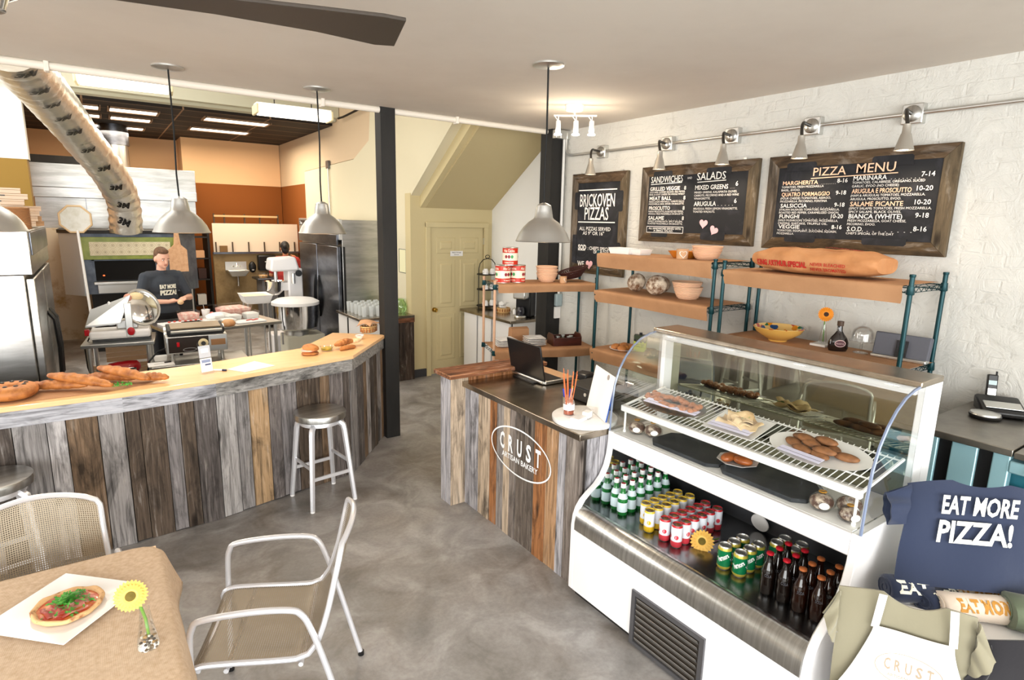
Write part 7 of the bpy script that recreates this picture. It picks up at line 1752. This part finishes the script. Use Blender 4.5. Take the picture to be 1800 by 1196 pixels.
MB().lathe([(.325, .905), (.325, .945), (.25, .985), (.10, 1.0), (0, 1.0)], 40, c=(2.24, 8.62, 0)).obj('bowl_cover', WHITEP, t, world=True)
MB().box(2.06, 2.60, 8.46, 8.86, .03, .47).obj('base', mat('cream_enamel', '#d9d6c4', .4), t, world=True, bev=.02)
MB().cyl((2.24, 8.62, .46), (2.24, 8.62, .54), .16, n=24).obj('bowl_drive', STEELS, t, world=True); MB().cyl((2.0, 8.45, .37), (2.0, 8.45, .54), .014, n=8).obj('lever', STEELS, t, world=True)
for x in (2.10, 2.56): MB().cyl((x, 8.5, 0), (x, 8.5, .04), .03, n=10).obj('caster', BLACK, t, world=True)
MB().lathe([(0, 0), (.02, 0), (.03, .02), (0, .025)], 12, c=(2.14, 8.45, .20)).cyl((2.14, 8.45, .18), (2.14, 8.44, .08), .014, n=8).obj('plug_and_lead', RUBBER, t, world=True)
t = thing('dough_tub', 'white rectangular dough tub on thin legs beyond the spiral mixer', 'tub', (2.0, 9.3, 0))
b = MB(T(1.86, 9.38, .86)); b.rings([sq(.16, .2, 0), sq(.20, .24, .12), sq(.21, .25, .125), sq(.19, .23, .12), sq(.15, .19, .02)]); b.obj('tub_body', WHITEP, t, world=True, bev=.006)
MB(T(1.86, 9.38, .88)).box(-.16, .16, -.2, .2, 0, .08).obj('flour', mat('cream_dough', '#efe2c4', .9), t, world=True, bev=.01)
for x in (1.72, 2.0):
    for y in (9.22, 9.54): MB().cyl((x, y, 0), (x, y, .86), .014, n=8).obj('leg', STEELS, t, world=True)
# work tables
def wtable(lbl, x, y, w, d, h, rz, shelf=None, name='work_table'):
    t = thing(name, lbl, 'table', (x, y, 0), rz)
    MB().box(-w/2, w/2, -d/2, d/2, h-.035, h).obj('tabletop', STEEL, t, bev=.006)
    for sx in (-1, 1):
        for sy in (-1, 1):
            l = MB().cyl((sx*(w/2-.06), sy*(d/2-.06), .04), (sx*(w/2-.06), sy*(d/2-.06), h-.035), .021, n=12).obj('leg', STEELS, t)
            MB().lathe([(.014, 0), (.018, .04), (0, .042)], 10, c=(sx*(w/2-.06), sy*(d/2-.06), 0)).obj('foot', STEELS, l)
    if shelf: MB().box(-w/2+.05, w/2-.05, -d/2+.05, d/2-.05, shelf-.02, shelf).obj('undershelf', STEELS, t, bev=.004)
    return t
wtable('long steel prep table in front of the person', 1.03, 7.62, 1.22, .95, .90, 13)
wtable('small steel table carrying the meat slicer', .10, 7.22, .62, .56, .85, -6, shelf=.28)
wtable('low steel stand carrying the sandwich press', .74, 6.56, .86, .46, .70, -2, shelf=.25)
# slicer
t = thing('meat_slicer', 'white meat slicer with red knobs and sloping tray', 'slicer', (.10, 7.2, .851), -4); t.scale = (1.05, 1, 1.28)
MB().box(-.24, .26, -.14, .14, .02, .085).obj('base', WHITE, t, bev=.02); MB().box(-.22, .26, -.10, .12, 0, .022).obj('rubber_mat', BLACK, t)
b = MB(); b.add([(-.26, -.12, .13), (.02, -.14, .15), (.12, -.10, .36), (-.22, .06, .24), (-.26, -.12, .118), (.02, -.14, .138), (.12, -.10, .348), (-.22, .06, .228)], [(0, 1, 2, 3), (7, 6, 5, 4), (0, 4, 5, 1), (1, 5, 6, 2), (2, 6, 7, 3), (3, 7, 4, 0)]); b.obj('sloping_tray', STEELS, t, smooth=0)
b = MB(T(.20, -.02, .24, ry=62, rz=-70)); b.lathe([(0, 0), (.13, 0), (.14, .008), (.13, .016), (.05, .03), (0, .03)], 32); b.obj('blade', CHROME, t)
b = MB(T(.20, .0, .24, ry=62, rz=-70)); b.lathe([(.145, -.01), (.16, 0), (.16, .03), (.145, .03)], 32, cap=(0, 0)); b.obj('blade_guard', STEELS, t)
MB().box(.06, .12, -.155, -.135, .03, .30).obj('gauge_plate', STEELS, t, bev=.004)
MB(T(.10, -.16, .075, rx=90)).lathe([(.032, -.02), (.034, .0), (.026, .014), (0, .016)], 20).obj('red_knob', RED, t, label='round red knob'); MB().box(-.275, -.235, -.10, -.05, .05, .10).obj('red_button', RED, t, bev=.006)
MB(T(0, -.05, .22, ry=20)).lathe([(0, 0), (.015, 0), (.02, .02), (0, .03)], 10, c=(.04, 0, 0)).obj('carriage_knob', RED, t); MB().lathe([(0, .12), (.03, .12), (.012, .30), (0, .31)], 12, c=(-.06, -.03, 0)).obj('carriage_handle', WHITEP, t)
MB().box(-.02, .16, -.06, .06, .085, .16).obj('carriage', STEELS, t, bev=.01)
MB().tube([(-.24, .0, .04), (-.29, -.05, -.05), (-.28, -.10, -.2), (-.22, -.14, -.42), (-.2, -.14, -.6)], .006, 6).obj('power_cord', RUBBER, t)
b = MB(); b.ell((.26, 7.22, 1.27), (.085, .06, .055), 16, 10); b.k = 1; b.ell((.20, 7.19, 1.27), (.04, .05, .045), 12, 8)
o = b.obj('cooked_meat', [mat('cream_meat_rind', '#e6cfa0', .5), mat('pink_meat', '#d99a84', .5)], smooth=70); tag(o, 'joint of cream and pink meat on top of the slicer', 'meat')
# sandwich press
t = thing('sandwich_press', 'stainless electric sandwich press with black control panel', 'sandwich press', (.72, 6.58, .701), -2)
MB().box(-.27, .27, -.15, .18, .09, .26).obj('press_body', STEELS, t, bev=.008)
b = MB().box(-.25, .10, -.153, -.148, .10, .25); b.obj('control_panel', mat('dark_brown_panel', '#2a211c', .3), t, bev=.003)
MB(T(.05, -.155, .18, rx=90)).lathe([(0, 0), (.045, 0), (.045, .004), (.028, .006), (.026, .02), (0, .022)], 24).obj('dial', mat('cream_dial', '#d9c9a0', .4), t); MB(T(.05, -.175, .18, rx=90)).lathe([(0, 0), (.022, 0), (.02, .012), (0, .013)], 16).obj('dial_knob', BLACK, t)
MB().box(-.18, -.155, -.160, -.152, .16, .205).obj('rocker_switch', RED, t, bev=.002)
b = MB(WALLY(-.07, -.1545, .125)); b.add([(.06*cos(2*pi*i/28), .018*sin(2*pi*i/28), 0) for i in range(28)]+[(.054*cos(2*pi*i/28), .014*sin(2*pi*i/28), 0) for i in range(28)], [(i, (i+1) % 28, 28+(i+1) % 28, 28+i) for i in range(28)]); b.obj('oval_badge', STEELS, t, smooth=0)
MB().box(.12, .25, -.152, -.149, .15, .21).obj('drip_drawer', mat('copper_reflect', '#c9966a', .3, .8), t)
MB().box(-.24, .24, -.13, .15, .26, .275).obj('lower_plate', BLACKM, t); MB(T(0, .15, .29, rx=4)).box(-.25, .25, -.30, .0, .0, .055).obj('upper_plate', BLACKM, t, bev=.008)
MB(T(0, .15, .345, rx=4)).box(-.22, .22, -.27, -.03, 0, .01).obj('top_cover', mat('bronze_cover', '#7a6a50', .35, .7), t)
MB().tube([(-.22, -.13, .30), (-.22, -.19, .31), (.22, -.19, .31), (.22, -.13, .30)], .014, 8).obj('press_handle', STEELS, t)
for s_ in (-1, 1): MB().lathe([(.07, -.012), (.07, .012)], 20).obj('hinge_disc', STEELS, t, mods=(('SOLIDIFY', {'thickness': .02}),)); 
for c_, s_ in zip([c for c in t.children if c.name.startswith('hinge_disc')], (-1, 1)): c_.location = (s_*.26, .12, .25); c_.rotation_euler = (0, R(90), 0)
for sx in (-.22, .22):
    for sy in (-.11, .14): MB().cyl((sx, sy, 0), (sx, sy, .09), .016, n=10).obj('leg', STEELS, t)
MB().tube([(-.25, .05, .12), (-.34, .0, .10), (-.42, -.06, .02), (-.46, -.10, -.2), (-.46, -.1, -.5)], .008, 6).obj('power_cord', RUBBER, t)
o = MB().box(-.11, .11, -.08, .08, 0, .012).obj('cutting_board', WHITEP, bev=.004); o.location = (.42, 6.50+.2, .7015); o.location = (.39, 6.43, .7015); tag(o, 'small white cutting board with knife beside sandwich press', 'cutting board')
t = thing('kitchen_knife', 'dark knife lying on the small white board', 'knife', (.39, 6.43, .714), 15)
MB().box(-.06, .03, -.008, .008, 0, .002).obj('blade', STEELS, t); MB().box(.03, .09, -.008, .008, 0, .012).obj('handle', BLACK, t, bev=.003)
o = MB().rings([sq(.05, .03, 0), sq(.06, .04, .05), sq(.055, .035, .05), sq(.045, .028, .01)]).obj('white_carton', PAPERW, bev=.003); o.location = (.40, 6.62, .7015); tag(o, 'open white paper carton behind the small white board', 'carton')
t = thing('stand_mixer', 'glossy red stand mixer under the slicer table with white cloth', 'mixer', (.12, 7.05, .281))
MB().box(-.13, .11, -.07, .07, 0, .03).obj('base', RED, t, bev=.02); b = MB(); b.rings([[(.05+dx, dy, z) for dx, dy in ((0, -.045), (.06, -.045), (.06, .045), (0, .045))] for z in (.02, .15, .25)]); b.obj('column', RED, t, bev=.015)
b = MB(Matrix.Translation((-.005, 0, .30)) @ rot(ry=90) @ Matrix.Diagonal((1, 1.0, 1, 1))); b.lathe([(0, -.165), (.03, -.16), (.05, -.14), (.062, -.06), (.066, .03), (.06, .10), (.03, .13), (0, .135)], 24); b.obj('motor_head', RED, t)
b = MB(Matrix.Translation((-.005, 0, .285)) @ rot(ry=90)); b.lathe([(.0665, -.05), (.0685, .03), (.0625, .09)], 24, cap=(0, 0)); b.obj('chrome_band', CHROME, t)
MB().lathe([(0, .20), (.03, .20), (.028, .24), (0, .24)], 14, c=(-.10, 0, 0)).obj('beater_hub', RED, t)
MB().lathe([(0, .03), (.05, .03), (.085, .10), (.09, .17), (.085, .17), (0, .06)], 24, c=(-.04, 0, 0)).obj('bowl', STEEL, t)
def tw(u, v): return (-.11+.20*u+.01*sin(v*9), -.10-.012*sin(u*11)+.0*v, .20-.19*v+.01*sin(u*7))
MB().shell(tw, 14, 10, .004).obj('cloth_cover', PAPERW, t, smooth=70)
for k in range(3):
    b = MB()
    for q in range(5): b.box(-.20, .20, -.012, .012, .0+.052*q, .045+.052*q)
    o = b.obj('wooden_crate', mat('pale_crate_slats', '#d8b58f', .7) if k == 0 else bpy.data.materials['pale_crate_slats'], None, smooth=0)
    d_ = [(.02, 7.46, .281), (.30, 7.44, .281), (.16, 7.52, .55)][k]
    for s_ in (-.19, .19): o.data
    o.location = d_; tag(o, ['slatted pale crate behind the red mixer, slicer side', 'slatted pale crate behind the red mixer, press side', 'slatted pale crate stacked highest beneath the slicer'][k], 'crate', 'crates under the slicer table')
# things on the prep table (top at .90)
ZP = .901
def tub(loc, w, d, h, m, lbl, rz=13, fill=None, name='food_tub'):
    t = thing(name, lbl, 'tub', loc, rz)
    MB().rings([sq(w*.42, d*.42, 0), sq(w*.49, d*.49, h*.95), sq(w*.5, d*.5, h*.96), sq(w*.5, d*.5, h), sq(w*.46, d*.46, h), sq(w*.40, d*.40, .006)]).obj('tub_body', m, t, bev=.004)
    if fill: MB().rings([sq(w*.40, d*.40, .007), sq(w*.45, d*.45, h*.7), sq(w*.3, d*.3, h*.85)]).obj('contents', fill, t, smooth=60)
    return t
PINKF = mat('pink_meat_fill', '#e2a79a', .5, noise=(26, '#f3ddd0', .45, .65)); REDF = mat('tomato_pieces', '#c8392c', .4, noise=(40, '#e87a62', .45, .65))
tub((.80, 7.83, ZP), .22, .16, .11, PLASTICCLEAR, 'clear tub of pink tomato sauce before the person', fill=PINKF)
tub((1.30, 7.90, ZP), .38, .26, .15, PLASTICCLEAR, 'large clear bin of wrapped pink meat on prep table', fill=PINKF)
tub((1.44, 7.60, ZP), .17, .14, .10, PLASTICCLEAR, 'square clear tub at the end of prep table', fill=mat('white_food_fill', '#ecebe6', .6))
tub((1.24, 7.58, ZP), .18, .13, .085, PLASTICCLEAR, 'low clear tub beside square one on prep table', fill=bpy.data.materials['white_food_fill'])
tub((.78, 7.30, ZP), .19, .14, .06, BLACK, 'black pan of olives behind sandwich press', fill=mat('dark_olive_fill', '#2b2523', .5, noise=(50, '#6a5f56', .5, .7)))
tub((.97, 7.36, ZP), .18, .14, .06, PLASTICCLEAR, 'clear pan of sliced onions behind sandwich press', fill=bpy.data.materials['white_food_fill'])
tub((1.15, 7.42, ZP), .18, .14, .06, PLASTICCLEAR, 'clear pan between onions and bread bun on prep table', fill=bpy.data.materials['white_food_fill'])
t = thing('plastic_cup', 'white plastic cup holding a spoon on prep table', 'cup', (.99, 7.86, ZP))
MB().lathe([(0, 0), (.036, 0), (.048, .11), (.045, .11), (.033, .006), (0, .006)], 20).obj('cup_body', WHITEP, t); MB().cyl((0, 0, .02), (-.02, .03, .17), .004, n=6).obj('spoon', STEELS, t)
o = MB().box(-.26, .26, -.11, .11, 0, .015).obj('cutting_board', WHITEP, bev=.004); o.location = (.74, 7.60, ZP); o.rotation_euler = (0, 0, R(13)); tag(o, 'white cutting board with tomato pieces before the person', 'cutting board')
rr = random.Random(12)
for k in range(7):
    o = MB().ell((0, 0, .008), (.016, .011, .009), 10, 6).obj('tomato_piece', REDF); o.location = (.58+.055*k, 7.60+rr.uniform(-.03, .05)+.012*k, ZP+.0155); tag(o, '%s tomato piece along the board before the person' % ORD[k], 'tomato', 'tomato pieces on the cutting board')
o = MB().box(-.17, .17, -.10, .10, 0, .015).obj('cutting_board', WHITEP, bev=.004); o.location = (1.38, 7.40, ZP); o.rotation_euler = (0, 0, R(13)); tag(o, 'white cutting board of red pepper strips at table end', 'cutting board')
for k in range(6):
    o = MB().ell((0, 0, .006), (.022, .007, .006), 10, 6).obj('pepper_strip', REDF); o.location = (1.36+.022*k, 7.38+.02*(k % 3), ZP+.0155); o.rotation_euler = (0, 0, R(rr.uniform(-30, 40))); tag(o, '%s red pepper strip on the board at table end' % ORD[k], 'pepper', 'red pepper strips')
b = MB(); dome(b, (0, 0, 0), .075, .075, 20); o = b.obj('bread_roll', mat('pale_gold_crust', '#d9a878', .55, noise=(9, '#b97a48', .45, .7)), smooth=70); o.location = (1.13, 7.22, ZP); tag(o, 'big pale round roll beside the sandwich press', 'bread')
t = thing('wrapped_parcel', 'white paper parcel piled on the clear tubs of prep table', 'parcel', (1.10, 7.68, ZP))
b = MB(); rs = []
for i, (z, k) in enumerate(((0, .9), (.03, 1.05), (.06, 1.0), (.085, .6), (.095, .2))): rs.append([(.13*k*cos(2*pi*j/16)*(1+.12*sin(3*j+i)), .08*k*sin(2*pi*j/16)*(1+.12*cos(5*j+i)), z) for j in range(16)])
b.rings(rs); b.obj('parcel_body', PAPERW, t, smooth=30)
t = thing('red_gloves', 'pair of red wrapped items beside the plastic cup', 'package', (1.10, 7.90, ZP))
for x in (-.04, .05):
    b = MB(); b.ell((x, 0, .035), (.035, .06, .035), 12, 8); b.obj('red_wrap', mat('coral_wrap', '#dc5a54', .4) if x < 0 else bpy.data.materials['coral_wrap'], t)
# ------------------------------------------------------------------ people
SKIN = mat('skin', '#e3ad94', .5); HAIR = mat('brown_hair', '#5a3f2c', .7, noise=(60, '#7a5a40', .4, .7)); TEE = mat('charcoal_tee', '#3b4048', .9); PANT = mat('black_trousers', '#17171b', .9)
def person(lbl, loc, rz, arms, hair, hairc, tshirt, skin, bow=8, txt=None, holds=None):
    t = thing('person', lbl, 'person', loc, rz)
    b = MB()
    RM = lambda v=.009, s_=3: (('REMESH', {'mode': 'VOXEL', 'voxel_size': v, 'use_smooth_shade': True}), ('SMOOTH', {'factor': .5, 'iterations': s_}))
    def torso(b, k):
        b.ell((0, 0, .96), (.165+k, .115+k, .13)); b.ell((0, 0, 1.10), (.160+k, .112+k, .16)); b.ell((0, .0, 1.27), (.185+k, .115+k, .16))
        b.cap((-.14, .0, 1.385), .062+k, (.14, .0, 1.385), .062+k)
    torso(b, 0)
    for s_ in (-1, 1):
        b.cap((s_*.09, 0, .90), .095, (s_*.10, .0, .50), .062); b.cap((s_*.10, 0, .50), .060, (s_*.105, .02, .09), .042); b.cap((s_*.105, .02, .045), .042, (s_*.115, -.14, .03), .03)
    b.cap((0, .01, 1.38), .062, (0, -.012, 1.50), .054)
    Hm = Matrix.Translation((0, -.015, 1.49)) @ rot(rx=bow)
    b.M = Hm
    b.ell((0, -.004, .135), (.073, .093, .105), 18, 12); b.ell((0, -.030, .065), (.058, .062, .062), 14, 10); b.cap((0, -.072, .032), .022, (0, -.06, .04), .026)
    b.cap((0, -.094, .125), .010, (0, -.110, .088), .0145); b.cap((-.035, -.082, .132), .012, (.035, -.082, .132), .012)
    for s_ in (-1, 1): b.ell((s_*.076, .005, .105), (.012, .022, .032), 10, 8)
    b.M = Matrix()
    hands = []
    for sh, el, wr, hd in arms:
        b.cap(sh, .052, el, .042); b.cap(el, .042, wr, .027)
        w = Vector(wr); h = Vector(hd); d = (h-w).normalized(); up = Vector((0, 0, 1)); sd = d.cross(up).normalized(); nn = sd.cross(d)
        b.cap(w, .025, w+d*.05, .030)
        for i, (o_, l) in enumerate(((-.027, .060), (-.009, .070), (.009, .066), (.026, .052))):
            p0 = w+d*.068+sd*o_; p1 = p0+d*l*.5-nn*.008; p2 = p1+d*l*.32-nn*.024
            b.cap(p0, .0105, p1, .0095, 8); b.cap(p1, .0095, p2, .008, 8)
        sg = 1 if sh[0] < 0 else -1
        p0 = w+d*.03+sd*sg*.026; p1 = p0+sd*sg*.022+d*.03; p2 = p1+d*.03-sd*sg*.004-nn*.008
        b.cap(p0, .014, p1, .011, 8); b.cap(p1, .011, p2, .009, 8)
    b.obj('body', skin, t, smooth=180, mods=RM(.0075, 2))
    b = MB(); torso(b, .014)
    for sh, el, wr, hd in arms:
        m_ = Vector(sh).lerp(Vector(el), .72); b.cap(sh, .070, m_, .064)
    b.cap((0, .005, 1.36), .085, (0, .0, 1.425), .068)
    b.obj('tee_shirt', tshirt, t, smooth=180, mods=RM(.010, 3))
    b = MB(); b.ell((0, 0, .93), (.182, .130, .11))
    for s_ in (-1, 1): b.cap((s_*.09, 0, .88), .108, (s_*.10, .0, .50), .078); b.cap((s_*.10, 0, .50), .076, (s_*.105, .02, .10), .062)
    b.obj('trousers', PANT, t, smooth=180, mods=RM(.012, 3))
    for s_ in (-1, 1):
        b = MB(); b.ell((s_*.112, -.06, .035), (.05, .14, .036), 14, 8); b.obj('shoe', BLACK, t)
    b = MB(Hm); 
    if hair == 'short':
        b.ell((0, .022, .168), (.079, .088, .085), 18, 12); b.ell((-.008, -.035, .212), (.062, .058, .036), 14, 8); b.ell((0, .045, .11), (.076, .060, .085), 14, 10)
    else:
        b.ell((0, .010, .15), (.084, .098, .10), 18, 12); b.ell((0, .06, .09), (.07, .06, .09), 14, 10); b.ell((0, .10, .14), (.045, .045, .05), 12, 8)
    ho = b.obj('hair', hairc, t, smooth=180, mods=(('REMESH', {'mode': 'VOXEL', 'voxel_size': .008, 'use_smooth_shade': True}), ('SMOOTH', {'factor': .5, 'iterations': 2})))
    b = MB(Hm)
    for s_ in (-1, 1): b.ell((s_*.030, -.0885, .118), (.012, .006, .006), 10, 6)
    b.k = 1
    for s_ in (-1, 1): b.ell((s_*.030, -.0945, .118), (.005, .002, .005), 8, 6); b.cap((s_*.018, -.097, .137), .004, (s_*.045, -.088, .137), .003, 6)
    b.obj('eyes_and_brows', [PAPERW, hairc], t)
    b = MB(Hm); b.ell((0, -.091, .058), (.022, .006, .006), 12, 6); b.obj('mouth', mat('lips', '#b86a5c', .5) if 'lips' not in bpy.data.materials else bpy.data.materials['lips'], t)
    if txt:
        b = MB()
        def ch(x, y): 
            q = x/.20; return (x, -.134*math.sqrt(max(0, 1-q*q))-.006, 1.245+y)
        textmap(b, 'EAT MORE', .045, ch, .06, w=.19); textmap(b, 'PIZZA!', .052, lambda x, y: ch(x, y-.075), .06, w=.19)
        b.obj('shirt_lettering', PRW, t, smooth=0)
    return t
p1_ = person('person with short brown hair in dark printed shirt working at the prep table', (.60, 8.32, 0), 22,
       (((-.195, 0, 1.375), (-.285, -.02, 1.10), (-.07, -.25, 1.10), (.02, -.29, 1.12)), ((.195, 0, 1.375), (.28, -.06, 1.11), (.11, -.27, 1.13), (.03, -.32, 1.12))), 'short', HAIR, TEE, SKIN, 14, True)
o = MB(); o.ell((0, 0, .02), (.035, .03, .03), 12, 8); o = o.obj('dough_ball', BREADP); o.location = (.60+.02*cos(R(22))+.345*sin(R(22)), 8.32+.02*sin(R(22))-.345*cos(R(22)), 1.075); tag(o, 'small pale ball of dough held in the hands of person', 'dough')
SK2 = mat('tan_skin', '#b97a55', .5); H2 = mat('black_hair', '#17110f', .6); RT = mat('red_work_shirt', '#a8322e', .9)
person('person with dark tied hair in red seen from behind at the sink wall', (2.84, 11.45, 0), 170,
       (((-.195, 0, 1.375), (-.30, -.10, 1.20), (-.20, -.26, 1.38), (-.16, -.30, 1.45)), ((.195, 0, 1.375), (.27, -.05, 1.10), (.16, -.26, 1.05), (.14, -.34, 1.06))), 'tied', H2, RT, SK2, 5)
for o in bpy.data.objects:
    if o.parent is None and o.type == 'EMPTY' and o.name.startswith('person') and 'dark tied' in o['label']: o.scale = (.97, .97, .97)

pipe('wall_conduit', [(3.345, 10.38, 3.02), (3.345, 10.35, 2.2), (3.345, 10.33, 1.5)], .014, STEELS, 'thin pale conduit running down cream kitchen wall')
MB().box(3.33, 3.365, 10.32, 10.44, 2.95, 3.08).obj('junction_box', DKST, bpy.data.objects['wall_conduit'], world=True)
pipe('dark_pipe', [(3.30, 9.62, 3.665), (3.30, 9.40, 3.66), (3.30, 8.5, 3.69), (3.36, 8.3, 3.70)], .016, IRON, 'short dark pipe high on the beige kitchen wall')
t = thing('power_cable', 'pair of black power cables hanging at the end of rack counter', 'cable', (3.76, 1.40, 1.3))
for k in (0, .03): MB().tube([(3.78, 1.405-k, 1.33), (3.74, 1.39-k, 1.30), (3.72, 1.385-k, 1.1), (3.74+k, 1.38-k, .8), (3.70, 1.37-k, .4), (3.75, 1.36-k, .01)], .005, 6).obj('cord', RUBBER, t, world=True)
